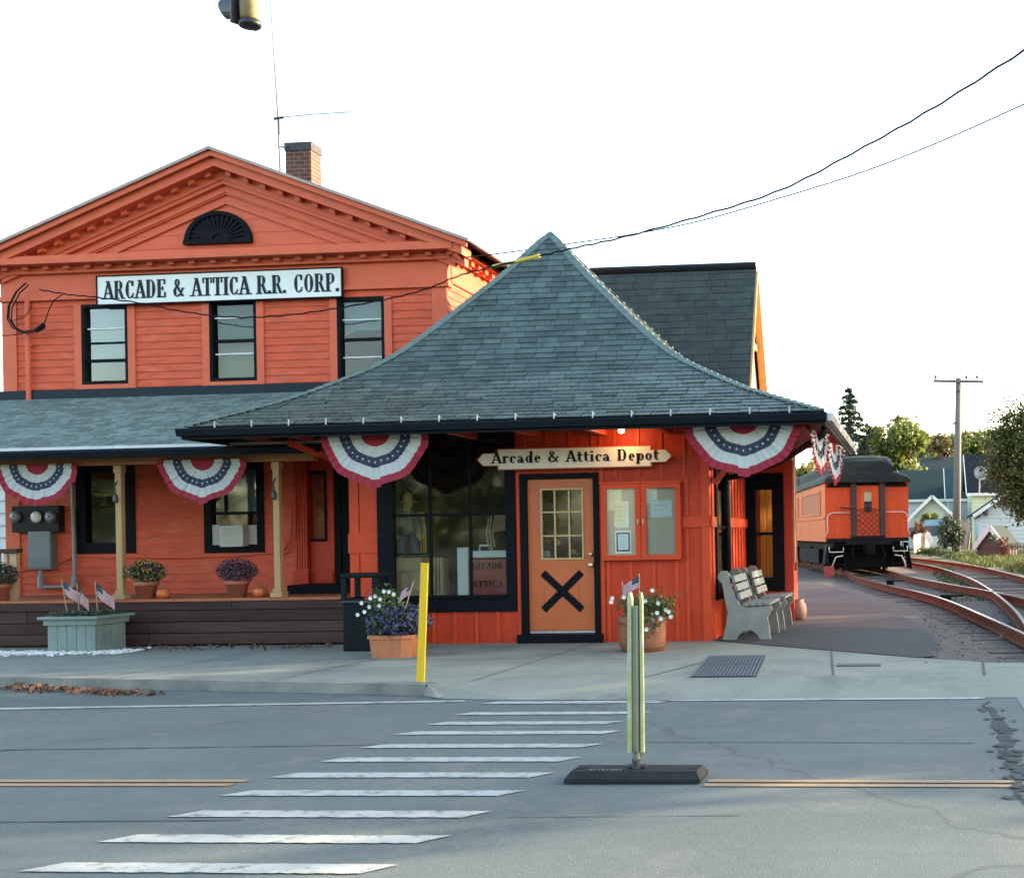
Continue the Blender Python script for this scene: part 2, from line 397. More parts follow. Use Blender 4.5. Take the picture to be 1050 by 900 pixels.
mk('porch_beam', (.36,.16,.075), .6, .15, 6.0, .2, 60, stretch=(.15,1,1), spec=.1)
mk('deck_brown', (.042,.021,.019), .65, .3, 5.0, .35, 60, stretch=(.12,1,1.5), island=.25, col2=(.065,.034,.03), spec=.2)
mk('deck_floor', (.34,.12,.06), .45, .15, 5.0, .2, 50, stretch=(1,.2,1), island=.1, spec=.1)
mk('flash', (.012,.022,.032), .4, .15, 6.0, spec=.1)
mk('drip_white', (.55,.58,.58), .4, .08)
mk('sign_white', (.66,.70,.68), .5, .06, 4, .05)
mk('sign_cream', (.68,.64,.53), .5, .07, 5, .05)
mk('sign_letters', (.014,.024,.03), .5, .25, 30, spec=.1)
mk('ink', (.012,.012,.014), .5, spec=.1)
mk('sign_edge_red', (.42,.11,.06), .5)
mk('brick', (.12,.055,.035), .85, .2, 20)
mk('mortar_cap', (.055,.055,.06), .9, .2, 12, .4)
mk('iron', (.05,.05,.055), .5, .2, 10, metal=.3)
mk('galv', (.38,.40,.41), .38, .15, 12, .06, 60, metal=.7)
mk('bright_metal', (.62,.62,.6), .25, .08, metal=.9)
mk('brass', (.62,.5,.28), .28, .1, metal=.8)
mk('meter_box', (.02,.022,.026), .45, spec=.1)
mk('grey_box', (.13,.16,.165), .5, .08, 6, .05)
mk('conduit', (.21,.235,.24), .5, .1)
mk('dial', (.12,.12,.13), .25)
mk('dial_white', (.55,.55,.48), .3)
mk('ac_white', (.52,.52,.47), .5, .06)
mk('ac_grille', (.36,.36,.32), .55, .1)
mk('blind', (.10,.20,.195), .7, .05, transl=.3)  # teal of the mirrored sky is put into the blind colour
mk('blind_cream', (.27,.28,.20), .7, .06, 2, transl=.3)
mk('curtain_orange', (.88,.50,.16), .7, .15, 4, stretch=(6,6,.4), transl=.4)
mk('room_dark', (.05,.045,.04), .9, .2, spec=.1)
mk('cloth_white', (.44,.47,.46), .75, .06, 8, .15, 60)
mk('cloth_red', (.27,.010,.03), .75, .1, 8, .15, 60)
mk('cloth_blue', (.026,.034,.07), .75, .12, 8, .15, 60)
mk('cloth_star', (.5,.52,.54), .75)
mk('terracotta', (.34,.10,.055), .75, .16, 7, .2, 60, col2=(.28,.09,.05))
mk('terracotta_light', (.42,.15,.06), .7, .14, 6, .2, 60, stretch=(6,6,.4), col2=(.34,.12,.06))
mk('barrel_wood', (.24,.085,.04), .65, .2, 5, .25, 60, stretch=(8,8,.5), col2=(.17,.06,.03))
mk('barrel_hoop', (.16,.07,.04), .5, .2, metal=.3)
mk('soil', (.03,.02,.014), .95)
mk('mum_leaf', (.04,.06,.03), .6, .2, 20, island=.5, transl=.2)
mk('mum_yellow', (.34,.26,.05), .6, .1, island=.3)
mk('mum_dark', (.06,.03,.05), .6, .2, island=.5)
mk('plant_green', (.06,.10,.03), .55, .2, 20, island=.5, transl=.25, hue=.03)
mk('petunia_blue', (.04,.038,.12), .6, .15, island=.45, hue=.03)
mk('petal_white', (.75,.74,.7), .6, .05, island=.1)
mk('petal_red', (.3,.02,.04), .6)
mk('pumpkin', (.50,.12,.03), .5, .1)
mk('stem', (.14,.13,.05), .7)
mk('planter_green', (.17,.225,.205), .6, .12, 6, .2, 60, stretch=(2,2,.5), col2=(.145,.19,.175))
mk('bin_black', (.005,.009,.010), .5, .15, 6, .1, 90, spec=.12)
mk('yellow_post', (.66,.42,.01), .45, .1, 5)
mk('lime', (.32,.36,.09), .55, .22, 14, col2=(.38,.39,.27), thr=(.42,.58))
mk('post_grey', (.15,.17,.13), .38, .12, 8, metal=.2)
mk('rubber', (.022,.025,.026), .65, .25, 10, .3, 80, spec=.1)
mk('bench_grey', (.20,.20,.175), .75, .14, 7, .3, 70, col2=(.24,.235,.2))
mk('bench_slat', (.16,.185,.18), .65, .16, 6, .2, 60, stretch=(3,.3,3))
mk('paper', (.68,.72,.7), .6, .05)
mk('paper_blue', (.5,.64,.68), .6, .08)
mk('paper_cream', (.7,.67,.45), .6, .06, 3)
mk('frame_dark', (.06,.03,.035), .5)
mk('text_grey', (.2,.2,.22), .7)
mk('cork', (.48,.43,.34), .8, .08, 20)
mk('cardboard', (.36,.24,.13), .8, .12, 4, .1)
mk('straw', (.44,.30,.13), .8, .2, 20)
mk('denim', (.04,.06,.11), .85, .2, 20)
mk('box_red', (.30,.05,.035), .55, .08)
mk('box_white', (.6,.6,.56), .5, .06)
mk('rope', (.35,.28,.18), .85)
mk('gold_plastic', (.6,.42,.12), .4)
mk('lamp_glow', (.9,.7,.4), .4, emit=((1,.66,.3), 9))
mk('coach_red', (.72,.085,.016), .45, .10, 3, .1, 40, stretch=(3,3,.5), col2=(.62,.07,.016), spec=.22)
mk('coach_side', (.68,.15,.038), .5, .10, 3, .1, 40, col2=(.60,.12,.03), spec=.22)
mk('coach_roof', (.017,.021,.018), .65, .3, 2, .3, 40, spec=.2, col2=(.032,.037,.028), stretch=(1,.4,3))
mk('coach_black', (.009,.008,.01), .6, .3, 5, .15, 50, spec=.15)
mk('coach_brown', (.045,.022,.018), .55, .2, 5)
mk('under_black', (.006,.006,.007), .7, .3, 4, .2, 50, spec=.1)
mk('handrail', (.62,.58,.5), .35, .1)
mk('rust', (.16,.052,.03), .85, .25, 12, .3, 90, col2=(.10,.04,.028), spec=.15)
mk('rail_top', (.55,.53,.5), .22, .12, 20, metal=.9)
mk('sleeper', (.06,.045,.035), .9, .3, 5, .4, 50, stretch=(.3,3,1), island=.3)
mk('pole_wood', (.13,.12,.11), .85, .2, 6, .3, 60, stretch=(3,3,.3))
mk('cable_black', (.006,.006,.008), .6, spec=.1)
mk('cable_grey', (.03,.03,.035), .6, spec=.1)
mk('cable_yellow', (.55,.42,.05), .5)
mk('signal_black', (.006,.009,.013), .5, .2, 10, .05)
mk('signal_tan', (.17,.125,.045), .6, .22, 14, .1, 60, col2=(.12,.09,.04))
mk('lens_red', (.12,.01,.01), .2)
mk('bark', (.07,.055,.045), .9, .25, 8, .5, 40, stretch=(3,3,.5))
mk('leaf_green', (.075,.115,.022), .55, .15, 3, island=.55, transl=.35, hue=.025)
mk('leaf_lime', (.155,.185,.04), .55, .15, 3, island=.5, transl=.4, hue=.03)
mk('leaf_bronze', (.098,.112,.028), .5, .2, 3, island=.6, transl=.35, hue=.035)
mk('leaf_olive', (.085,.085,.022), .5, .2, 3, island=.6, transl=.3, hue=.035)
mk('leaf_gold', (.23,.18,.045), .55, .15, 3, island=.45, transl=.4, hue=.03)
mk('leaf_rust', (.19,.135,.055), .6, .15, 3, island=.45, transl=.35, hue=.03)
mk('leaf_dark', (.045,.07,.02), .6, .2, 3, island=.5, transl=.2, hue=.02)
mk('leaf_spruce', (.03,.055,.032), .6, .2, 3, island=.5, hue=.02)
mk('leaf_brown', (.11,.055,.032), .8, .2, 10, island=.5, hue=.02)
mk('brush_red', (.15,.07,.04), .8, .2, 5, island=.5, transl=.2)
mk('grass', (.07,.10,.025), .7, .2, 5, island=.5, transl=.3, hue=.03)
mk('stone_white', (.58,.58,.55), .8, .1, 20, island=.25)
mk('h_white', (.52,.56,.54), .6, .06, 3)
mk('h_grey', (.40,.45,.46), .6, .06, 3)
mk('h_yellow', (.58,.59,.40), .6, .06, 3)
mk('h_cream', (.55,.56,.43), .6, .06, 3)
mk('h_trim', (.68,.68,.63), .6, .05)
mk('h_roof_green', (.018,.034,.032), .85, .2, 4, .3, 40, col2=(.024,.042,.038), spec=.2)
mk('h_roof_teal', (.032,.058,.06), .85, .2, 4, .3, 40, spec=.2)
mk('h_roof_dark', (.014,.016,.02), .85, .25, 4, .3, 40, spec=.15)
mk('shed_brown', (.10,.06,.048), .8, .15, 5, .2, 40, stretch=(4,4,.5))
mk('fence_wood', (.22,.13,.085), .8, .2, 6, .2, 40, island=.2)
mk('fence_pale', (.40,.30,.24), .8, .15, 6, .2, 40, island=.2)
mk('car_paint', (.06,.08,.10), .25, .05, coat=.5)
mk('car_glass', (.25,.42,.5), .08, .05)
mk('dish', (.18,.19,.21), .5, .1)
mk('clay', (.26,.13,.10), .7, .15, 5, .2, 50)
M['glass'] = glass('glass', 1.66)
M['glass_upper'] = glass('glass_upper', 1.5, (.8, .86, .86))
M['glass_case'] = glass('glass_case', 1.45, (.93, .95, .93), .01)
# brick for the chimney
def brickmat(name, a, b_, mort, sc):
    m = bpy.data.materials.new(name); m.use_nodes = True; nt = m.node_tree; N = nt.nodes; L = nt.links; p = N['Principled BSDF']
    tc = N.new('ShaderNodeTexCoord'); sx = N.new('ShaderNodeSeparateXYZ'); L.new(tc.outputs['Object'], sx.inputs[0])
    ad = N.new('ShaderNodeMath'); L.new(sx.outputs['X'], ad.inputs[0]); L.new(sx.outputs['Y'], ad.inputs[1])
    cb = N.new('ShaderNodeCombineXYZ'); L.new(ad.outputs[0], cb.inputs['X']); L.new(sx.outputs['Z'], cb.inputs['Y'])
    br = N.new('ShaderNodeTexBrick'); br.inputs['Scale'].default_value = sc; br.inputs['Color1'].default_value = (*a, 1); br.inputs['Color2'].default_value = (*b_, 1)
    br.inputs['Mortar'].default_value = (*mort, 1); br.inputs['Mortar Size'].default_value = .014; br.inputs['Brick Width'].default_value = .5; br.inputs['Row Height'].default_value = .19
    L.new(cb.outputs[0], br.inputs['Vector']); L.new(br.outputs['Color'], p.inputs['Base Color']); p.inputs['Roughness'].default_value = .9
    bp = N.new('ShaderNodeBump'); bp.inputs['Strength'].default_value = .6; bp.inputs['Distance'].default_value = .01; bp.invert = True
    L.new(br.outputs['Fac'], bp.inputs['Height']); L.new(bp.outputs['Normal'], p.inputs['Normal'])
    return m
M['brick'] = brickmat('chimney_brick', (.13,.05,.032), (.085,.035,.026), (.2,.17,.14), 2.6)
S_road = surf('road_asphalt', (.098,.121,.117), (.072,.091,.090), 1.0, .85, .13, .5, 110, streak=(.6, (.058,.074,.073), .85), spots=((.21,.22,.21), .5), stain=(.5, (.135,.148,.135), .75, .5))
S_conc = surf('sidewalk_concrete', (.215,.23,.193), (.168,.184,.156), 1.3, .85, 0, .3, 130, stain=(.8, (.105,.118,.106), .7, .53), spots=((.28,.285,.26), .35))
S_kerb = surf('kerb_concrete', (.24,.235,.2), (.15,.15,.135), 2.2, .9, 0, .5, 60, stain=(1.6, (.09,.09,.08), .7))
S_path = surf('path_asphalt', (.088,.054,.049), (.062,.046,.043), .8, .85, 0, .35, 200, stain=(.3, (.105,.058,.05), .8))
S_grav = surf('ballast_gravel', (.122,.105,.085), (.062,.054,.045), 6, .95, 0, .9, 38, stain=(.5, (.125,.09,.068), .6), spots=((.26,.24,.22), .5))
S_ground = surf('yard_ground', (.10,.09,.05), (.07,.075,.03), .5, .95, 0, .6, 30)
S_paint = surf('road_paint_white', (.34,.37,.355), (.28,.31,.30), 4, .7, 0, .3, 120, stain=(7, (.12,.14,.13), .75, .5))
S_paint_worn = surf('road_paint_worn', (.40,.41,.37), (.30,.31,.29), 5, .7, 0, .3, 120, stain=(8, (.115,.13,.12), .9, .52))
S_yel = surf('road_paint_yellow', (.30,.205,.105), (.25,.175,.10), 3, .7, 0, .3, 120, stain=(5, (.15,.14,.12), .7))

# ------------------------------------------------------------------ ground, road, pavement
RZ = -0.10
def sheet(name, polys, z, m, parent=None):
    mb = MB()
    for p in polys:
        k = len(p); mb.add([(q[0], q[1], q[2] if len(q) > 2 else z) for q in p], [list(range(k))])
    return mb.build(name, m, parent, origin=(0,0,0) if parent is None else None)
struct(sheet('ground', [[(-700,-500),(700,-500),(700,900),(-700,900)]], -0.18, S_ground))
road = struct(sheet('road', [[(-70,-9),(70,-9),(70,11.6),(-70,14)]], RZ, S_road))
# kerb line on the left, dropping to a flush apron on the right
kl = [(-40, 17.6), (-9.97, 12.32), (-4.78, 11.4), (-4.2, 11.3)]
mb = MB()
def kz(i): return 0.0 if i < 3 else -0.06
mb.add([(-40,17.6,0),(-9.97,12.32,0),(-4.78,11.4,0),(-4.2,11.55,0),(-4.2,17.6,0)], [(0,1,2,3,4)])
mb.add([(-4.2,11.55,0),(-2.6,11.75,0),(-2.6,17.6,0),(-4.2,17.6,0)], [(0,1,2,3)])
gz = [(-2.6,15.76,0),(0.02,13.50,0),(0.75,12.95,0),(3.0,12.6,0),(12,12.4,0),(12,11.8,0),(-2.6,11.75,0)]
mb.add(gz, [list(range(7))])
ap = [(-4.78,11.4,0),(-4.2,11.55,0),(-2.6,11.75,0),(12,11.8,0),(12,10.9,RZ+.004),(-2.6,10.95,RZ+.004),(-3.7,10.95,RZ+.004),(-4.55,11.1,RZ+.004)]
mb.add(ap, [(0,1,6,7),(1,2,5,6),(2,3,4,5)])
side = mb.build('sidewalk', S_conc, origin=(0,0,0)); struct(side)
mb = MB()
cp = [(-40,17.6),(-9.97,12.32),(-4.78,11.4)]
for (a, b) in zip(cp, cp[1:]):
    d = Vector((b[0]-a[0], b[1]-a[1], 0)).normalized(); nn = Vector((d.y, -d.x, 0))
    A, B = Vector((*a, 0)), Vector((*b, 0)); T = Vector((0,0,.005)); O = nn*.0; H = Vector((0,0,-.2))
    inn = -nn*.16
    mb.quad(A+inn+T, B+inn+T, B+nn*.02+T, A+nn*.02+T)
    mb.quad(A+nn*.02+T, B+nn*.02+T, B+nn*.05+H, A+nn*.05+H)
mb.add([(-4.78,11.4,.005),(-4.16,11.545,.004),(-4.55,11.08,RZ+.01),(-4.80,11.35,RZ)], [(0,1,2),(0,2,3)])
mb.build('kerb', S_kerb, side)
mb = MB()      # paving joints, a shade wider than hairline, recessed look from dark filler
def strip(a, b, w, z, mi=0):
    a, b = Vector((*a[:2], z)), Vector((*b[:2], z)); n = Vector((b.y-a.y, a.x-b.x, 0)).normalized()*w/2
    mb.quad(a-n, b-n, b+n, a+n, mi)
strip((-1.01,14.3),(-.82,11.85),.022,.005)
strip((.71,12.95),(.66,11.8),.03,.005)
strip((-2.36,13.2),(-2.72,11.8),.018,.005)
strip((-4.28,15.75),(-4.42,11.6),.015,.005)
strip((-7.4,13.9),(-2.66,13.55),.014,.005)
strip((-6.3,15.6),(-6.6,11.8),.014,.005)
strip((-8.4,15.6),(-8.7,12.2),.014,.005)
strip((-10.2,15.6),(-10.6,12.5),.014,.005)
strip((-2.66,12.95),(-1.0,13.0),.010,.005)
strip((.75,12.45),(4,12.3),.02,.005)
mb.build('paving_joints', mk('joint', (.055,.06,.06), .9), side)
mb = MB()
A = G(0,727,RZ); B = G(476,719,RZ); C_ = G(678,718.5,RZ); D_ = G(1010,716,RZ)
strip(A+(A-B), B, .11, RZ+.006); strip(G(660,718.5,RZ), D_, .10, RZ+.006)
mb.build('edge_line', S_paint, road)
mb = MB()
yc = G(245,803,RZ)
for off in (-.062, .062):
    strip((-60, yc.y+off), (yc.x+off*.3, yc.y+off), .075, RZ+.006)
    strip((G(724,803,RZ).x, G(800,803,RZ).y+off), (G(1042,804,RZ).x, G(1042,804,RZ).y+off), .075, RZ+.006)
mb.build('centre_lines', S_yel, road)
cw = thing('crosswalk', (-3.2, 7.8, RZ), None, None); struct(cw)
rows = [(718.7,495,690),(730,467,668),(740,439,640),(750,406,637),(763.5,371,618),(777.5,331,596),(793.5,281,568),(812,232,537),(833.5,178,503),(859,108,460),(889,28,407)]
rows = [(v, l, min(r_, 690)) for v, l, r_ in rows]
for i, (v, l, r_) in enumerate(rows):
    a, b = G(l, v+3, RZ), G(r_, v, RZ); y0 = (a.y+b.y)/2; w = .155
    mb = MB(); sk = .13
    top = []; n = 48
    for k in range(n+1): top.append((a.x+.10+(b.x-a.x-.10)*k/n + random.uniform(-.006,.006), y0+w/2+random.uniform(-.006,.006)))
    bot = [(a.x-.02+(b.x-.10-a.x)*k/n, y0-w/2+random.uniform(-.006,.006)) for k in range(n+1)]
    for k in range(n): mb.quad((*bot[k],RZ+.006), (*bot[k+1],RZ+.006), (*top[k+1],RZ+.006), (*top[k],RZ+.006))
    mb.build('crosswalk_stripe', S_paint_worn if i in (8,9,10) else S_paint, cw)
mb = MB()      # tar lines and patches along the road
tar = mk('tar', (.056,.066,.067), .9, .3, 8, spec=.1)
def crackline(pts, w, z):
    for k in range(len(pts)-1):
        a, b = pts[k], pts[k+1]; m_ = 10
        for j in range(m_):
            p0 = Vector(a).lerp(Vector(b), j/m_); p1 = Vector(a).lerp(Vector(b), (j+1)/m_)
            ww = w*random.uniform(.5,1.2); strip((p0.x, p0.y+0), (p1.x, p1.y), ww, z)
crackline([G(0,769,RZ)[:2], G(220,766,RZ)[:2], G(420,763,RZ)[:2]], .022, RZ+.004)
crackline([G(640,761,RZ)[:2], G(800,761,RZ)[:2], G(1000,762,RZ)[:2]], .014, RZ+.004)
crackline([G(-20,843,RZ)[:2], G(250,841,RZ)[:2]], .016, RZ+.004)
crackline([G(520,838,RZ)[:2], G(760,836,RZ)[:2]], .010, RZ+.004)
def blob(c, rx, ry, z, n=22, rot=0):
    ph = random.uniform(0, 6)
    P_ = [(c[0]+rx*cos(2*pi*k/n)*(1+.22*sin(3*2*pi*k/n+ph)+.12*random.uniform(-1,1)), c[1]+ry*sin(2*pi*k/n)*(1+.2*cos(2*2*pi*k/n+ph)+.1*random.uniform(-1,1)), z) for k in range(n)]
    mb.add(P_, [list(range(n))])
edge = []
for k in range(26):
    v = 719+k*4.2; edge.append((1010+k*1.55+random.uniform(-6,3), v))
edr = [(u+random.uniform(6,20)*(1 if 3 < k < 22 else .4), v) for k, (u, v) in enumerate(edge)]
for (a0,b0),(a1,b1) in zip(zip(edge,edr), zip(edge[1:],edr[1:])):
    mb.add([G(*a0,RZ+.0045), G(*b0,RZ+.0045), G(*b1,RZ+.0045), G(*a1,RZ+.0045)], [(0,1,2,3)])
for k in range(60):
    v = random.uniform(722,820); u = 1013+(v-719)*.37+random.gauss(0,9); g = G(u,v,RZ); s = random.uniform(.012,.035); blob(g, s*1.2, s*1.6, RZ+.005+.0001*k, 9)
mb.build('tar_patches', tar, road, fixn=False)
struct(sheet('crossing_panel', [[(.9,11.1),(12,11.0),(12,5),(1.4,5),(1.15,7.2),(1.05,8.4),(.9,9.6)]], RZ+.0025, surf('crossing_concrete', (.17,.19,.185), (.135,.155,.155), 1.5, .8, 0, .3, 120)))
# platform path: asphalt, then gravel and ballast towards the tracks
struct(sheet('gravel', [[(-2.72,15.85),(.02,13.46),(.75,12.95),(3,12.6),(40,12.2),(40,95),(-30,95),(-30,28),(-2.72,28)]], -.03, S_grav))
struct(sheet('path', [[(-2.72,15.87),(.02,13.47),(.20,13.6),(.26,15.11),(.22,17.0),(-.25,20.2),(-.75,23.25),(-1.5,28.2),(-2.6,33),(-3.4,36.5),(-5,41),(-9,41),(-6,30),(-2.72,24)]], .003, S_path))
struct(sheet('path', [[(-2.6,15.76),(.02,13.47),(.20,13.6),(.26,15.1),(.22,16.6),(.05,17.3),(-1.1,17.9),(-2.0,18.0),(-2.6,17.7)]], .0075, surf('path_patch_shaded', (.034,.038,.039), (.026,.03,.031), .9, .85, 0, .35, 200, stain=(.7, (.048,.045,.044), .7))))  # darker asphalt patch, with some of the shading put into its colour
mb = MB()      # cast-iron tactile grate, two panels, and a trench drain
fm = thing('drain_grate', G(742,687), 'grey slotted metal grate in two panels set in the sidewalk', 'grate')
y0, y1 = 11.80, 13.85
def gx(y, s): return (-2.24 - (y-11.80)*.08) + s*.66
for (ya, yb) in ((y0, (y0+y1)/2-.02), ((y0+y1)/2+.02, y1)):
    mb = MB(); nb = 17
    mb.add([(gx(ya,0),ya,.006),(gx(ya,1),ya,.006),(gx(yb,1),yb,.006),(gx(yb,0),yb,.006)], [(0,1,2,3)], 1)
    for k in range(nb):
        s0, s1 = k/nb, (k+.62)/nb
        mb.add([(gx(ya,s0),ya,.014),(gx(ya,s1),ya,.014),(gx(yb,s1),yb,.014),(gx(yb,s0),yb,.014)], [(0,1,2,3)])
    mb.build('grate_panel', [mk('grate', (.085,.112,.122), .7, .15, 10), mk('grate_dark', (.03,.04,.045), .8)] if 'grate' not in M else [M['grate'], M['grate_dark']], fm)
mb = MB()
a, b = G(858,682), G(903,683)
mb.box(a.x, b.x, a.y-.10, a.y+.10, -.01, .005, 1)
for k in range(16):
    x = a.x+(b.x-a.x)*(k+.25)/16; mb.box(x, x+.018, a.y-.11, a.y+.11, 0, .011)
tag(mb.build('trench_drain', [M['iron'], M['grate_dark']]), 'narrow slotted trench drain crossing the concrete near the platform path', 'drain')
# dead leaves along the kerb and the white stones round the planter
mb = MB()
for _ in range(240):
    t = random.random(); p = G(8+t*150, 705+t*6, RZ)
    mb.leaf((p.x+random.gauss(0,.12), p.y-.02-abs(random.gauss(0,.10)), RZ+.012+random.random()*.05*(1-t)), .075)
for _ in range(130):
    p = P(random.uniform(120,345), 660, 15.55); mb.leaf((p.x, 15.45+random.gauss(0,.18), .02), .06)
tag(mb.build('fallen_leaves', M['leaf_brown'], fixn=False), 'brown dead leaves swept along the kerb gutter and deck foot', 'leaves', kind='stuff')
mb = MB()
for _ in range(900):
    x = random.uniform(-12.6, -10.3); y = random.gauss(14.95, .13) + (.25 if x > -11 else 0)*random.random()
    s = random.uniform(.012,.03); bm = bmesh.new(); bmesh.ops.create_icosphere(bm, subdivisions=1, radius=s)
    for q in bm.verts: q.co = Vector((q.co.x*random.uniform(.8,1.4)+x, q.co.y*1.1+y, q.co.z*.7+s*.5))
    mb.bm(bm)
tag(mb.build('white_stones', M['stone_white'], fixn=False), 'white landscaping stones spread along the foot of the green planter', 'stones', kind='stuff')
mb = MB()
for _ in range(1500):
    x = random.uniform(.1, 4); y = random.uniform(12.9, 21)
    s = random.uniform(.008,.022); mb.leaf((x, y, -.02+s), s*2.2)
tag(mb.build('loose_ballast', M['stone_white'] if False else mk('ballast_bits', (.17,.15,.135), .9, .2, 10, island=.5), fixn=False), 'loose ballast stones beside the nearest rail', 'stones', kind='stuff')
# ================================================================== gable building with porch
GY = 17.5
def px(u, v, Y): return P(u, v, Y).x
def pz(u, v, Y): return P(u, v, Y).z
GX0, GX1, GYB = -14.0, -6.92, 27.0
AX, AZ, SL = -10.36, 7.23, .385
bld = thing('gable_building', (AX, GY, 0), 'two-storey orange clapboard station building with a pediment gable and front porch', 'building')
UPW = [(-12.71,-11.96,3.89,5.12), (-10.65,-9.9,3.88,5.12), (-8.63,-7.89,3.83,5.09)]
LOW = [(-12.85,-11.9,1.29,2.69), (-10.79,-9.84,1.27,2.64)]
ENT = (-8.62,-7.70,.6,2.62)
holes = UPW+LOW+[ENT]
mb = MB()
siding(mb, GX0, GX1, .5, 5.28, GY, holes)
mb.tf = Matrix.Translation((GX1, GY, 0)) @ Matrix.Rotation(pi/2, 4, 'Z')
siding(mb, 0, GYB-GY, .0, 5.28, 0)
mb.tf = Matrix.Translation((GX0, GYB, 0)) @ Matrix.Rotation(-pi/2, 4, 'Z')
siding(mb, 0, GYB-GY, .0, 5.28, 0)
mb.tf = None
flatwall(mb, GX0+.01, GX1-.01, 0, 5.5, GYB-.12, .12)
flatwall(mb, GX0+.02, GX1-.02, .0, 5.5, GY+.02, .10, holes)          # sheathing behind the boards
mb.box(GX0+.02, GX0+.12, GY+.12, GYB-.13, 0, 5.5); mb.box(GX1-.12, GX1-.02, GY+.12, GYB-.13, 0, 5.5)
mb.box(GX0+.13, GX1-.13, GY+.13, GYB-.14, 3.12, 3.22)                # floor between storeys
mb.box(GX0+.13, GX1-.13, GY+.13, GYB-.14, .55, .62)
mb.build('wall', M['red_siding'], bld)
# tympanum: wide boards, recessed
mb = MB()
def glim(z, ins=0.0): 
    hw = max(0, (AZ-.42-ins-z)/SL); return (AX-hw, AX+hw)
siding(mb, GX0, GX1, 5.74, AZ-.42, GY+.03, (), .20, .008, lim=lambda z: glim(z))
o = mb.build('tympanum', M['red_trim'], bld)
mb = MB()      # inner raking moulding on the tympanum
for s in (-1, 1):
    zb = 5.76; x0 = AX+s*(AZ-.62-zb)/SL; mb.beam((x0, GY, zb), (AX, GY, AZ-.62), .05, .03, (0,-1,0))
    mb.beam((AX+s*(AZ-.45-zb)/SL, GY-.02, zb), (AX, GY-.02, AZ-.45), .05, .03, (0,-1,0))
mb.build('tympanum_moulding', M['red_trim'], bld)
# frieze, architrave, horizontal cornice with blocks
mb = MB()
mb.box(GX0-.02, GX1+.02, GY-.03, GY+.1, 5.28, 5.62)
mb.box(GX0-.05, GX1+.05, GY-.07, GY+.1, 5.20, 5.27)
mb.build('frieze', M['red_trim'], bld)
mb = MB()
mb.box(GX0-.30, GX1+.22, GY-.34, GY+.05, 5.70, 5.79); mb.box(GX0-.25, GX1+.18, GY-.29, GY+.05, 5.79, 5.83); mb.box(GX0-.12, GX1+.10, GY-.12, GY+.05, 5.60, 5.70)
n = 23
for k in range(n):
    x = GX0-.15 + (GX1-GX0+.28)*k/(n-1); mb.box(x-.045, x+.045, GY-.21, GY-.12, 5.645, 5.70)
mb.build('cornice', M['red_trim'], bld)
mb = MB()      # raking cornices
for s in (-1, 1):
    e = AX+s*3.86; ze = AZ-SL*3.86
    def pt(d, off, y): return Vector((AX+s*d, y, AZ-SL*d+off))
    for (d0, d1, o0, o1, ya, yb) in ((0,3.80,-.16,-.02,GY-.327,GY+.047), (0,3.76,-.30,-.16,GY-.108,GY+.044), (0,3.6,-.36,-.30,GY-.083,GY+.041), (0,3.45,-.50,-.36,GY-.014,GY+.038)):
        poly = [pt(d0,o0,ya), pt(d1,o0,ya), pt(d1,o1,ya), pt(d0,o1,ya)]; mb.prism(poly, (0, yb-ya, 0))
    poly = [pt(0,-.03,GY-.41), pt(3.9,-.03,GY-.41), pt(3.9,.05,GY-.41), pt(0,.05,GY-.41)]; mb.prism(poly, (0,.046,0))
    for k in range(14):
        d = .16+.27*k
        poly = [pt(d-.04,-.225,GY-.22), pt(d+.04,-.225,GY-.22), pt(d+.04,-.165,GY-.22), pt(d-.04,-.165,GY-.22)]; mb.prism(poly, (0,.098,0))
mb.build('raking_cornice', M['red_trim'], bld)
mb = MB()      # roof
for s in (-1, 1):
    a = Vector((AX, GY-.43, AZ+.055)); b = Vector((AX+s*3.95, GY-.43, AZ-SL*3.95+.055)); c = Vector((0, GYB-GY+.7, 0)); t = Vector((0,0,.03))
    mb.prism([a, b, b+t, a+t], c)
rf_ = mb.build('roof', M['mortar_cap'], bld)
mb = MB()
for s in (-1, 1):
    a = Vector((AX, GY-.455, AZ+.052)); b = Vector((AX+s*3.95, GY-.455, AZ-SL*3.95+.052)); mb.prism([a, b, b+Vector((0,0,.045)), a+Vector((0,0,.045))], (0,.024,0))
mb.build('drip_edge', mk('drip_pink', (.33,.24,.21), .5), rf_)
mb = MB(); mb.prism([(GX0,GYB-.13,5.45),(GX1,GYB-.13,5.45),(AX+3.9,GYB-.13,AZ-SL*3.9),(AX,GYB-.13,AZ),(AX-3.7,GYB-.13,AZ-SL*3.7)], (0,.1,0)); mb.build('rear_gable', M['red_siding'], bld)
for sx, X in ((1, GX1), (-1, GX0)):      # eave cornices along the two long sides, blocks on the right one
    mb = MB()
    q = lambda a, b: (min(X+sx*a, X+sx*b), max(X+sx*a, X+sx*b))
    mb.box(*q(-.02,.24), GY+.055, GYB, 5.71, 5.785); mb.box(*q(0,.03), GY+.11, GYB, 5.29, 5.712); mb.box(*q(-.05,.10), GY+.055, GYB, 5.625, 5.712)
    for k in range(28):
        y = GY+.2+k*.30; mb.box(*q(.09,.2), y, y+.12, 5.62, 5.712)
    mb.build('eave_cornice', M['red_trim'], bld)
# corner boards
for x in (GX0+.11, GX1-.11):
    mb = MB(); mb.box(x-.115, x+.115, GY-.028, GY+.03, .55, 5.195); mb.build('corner_board', M['red_trim'], bld)
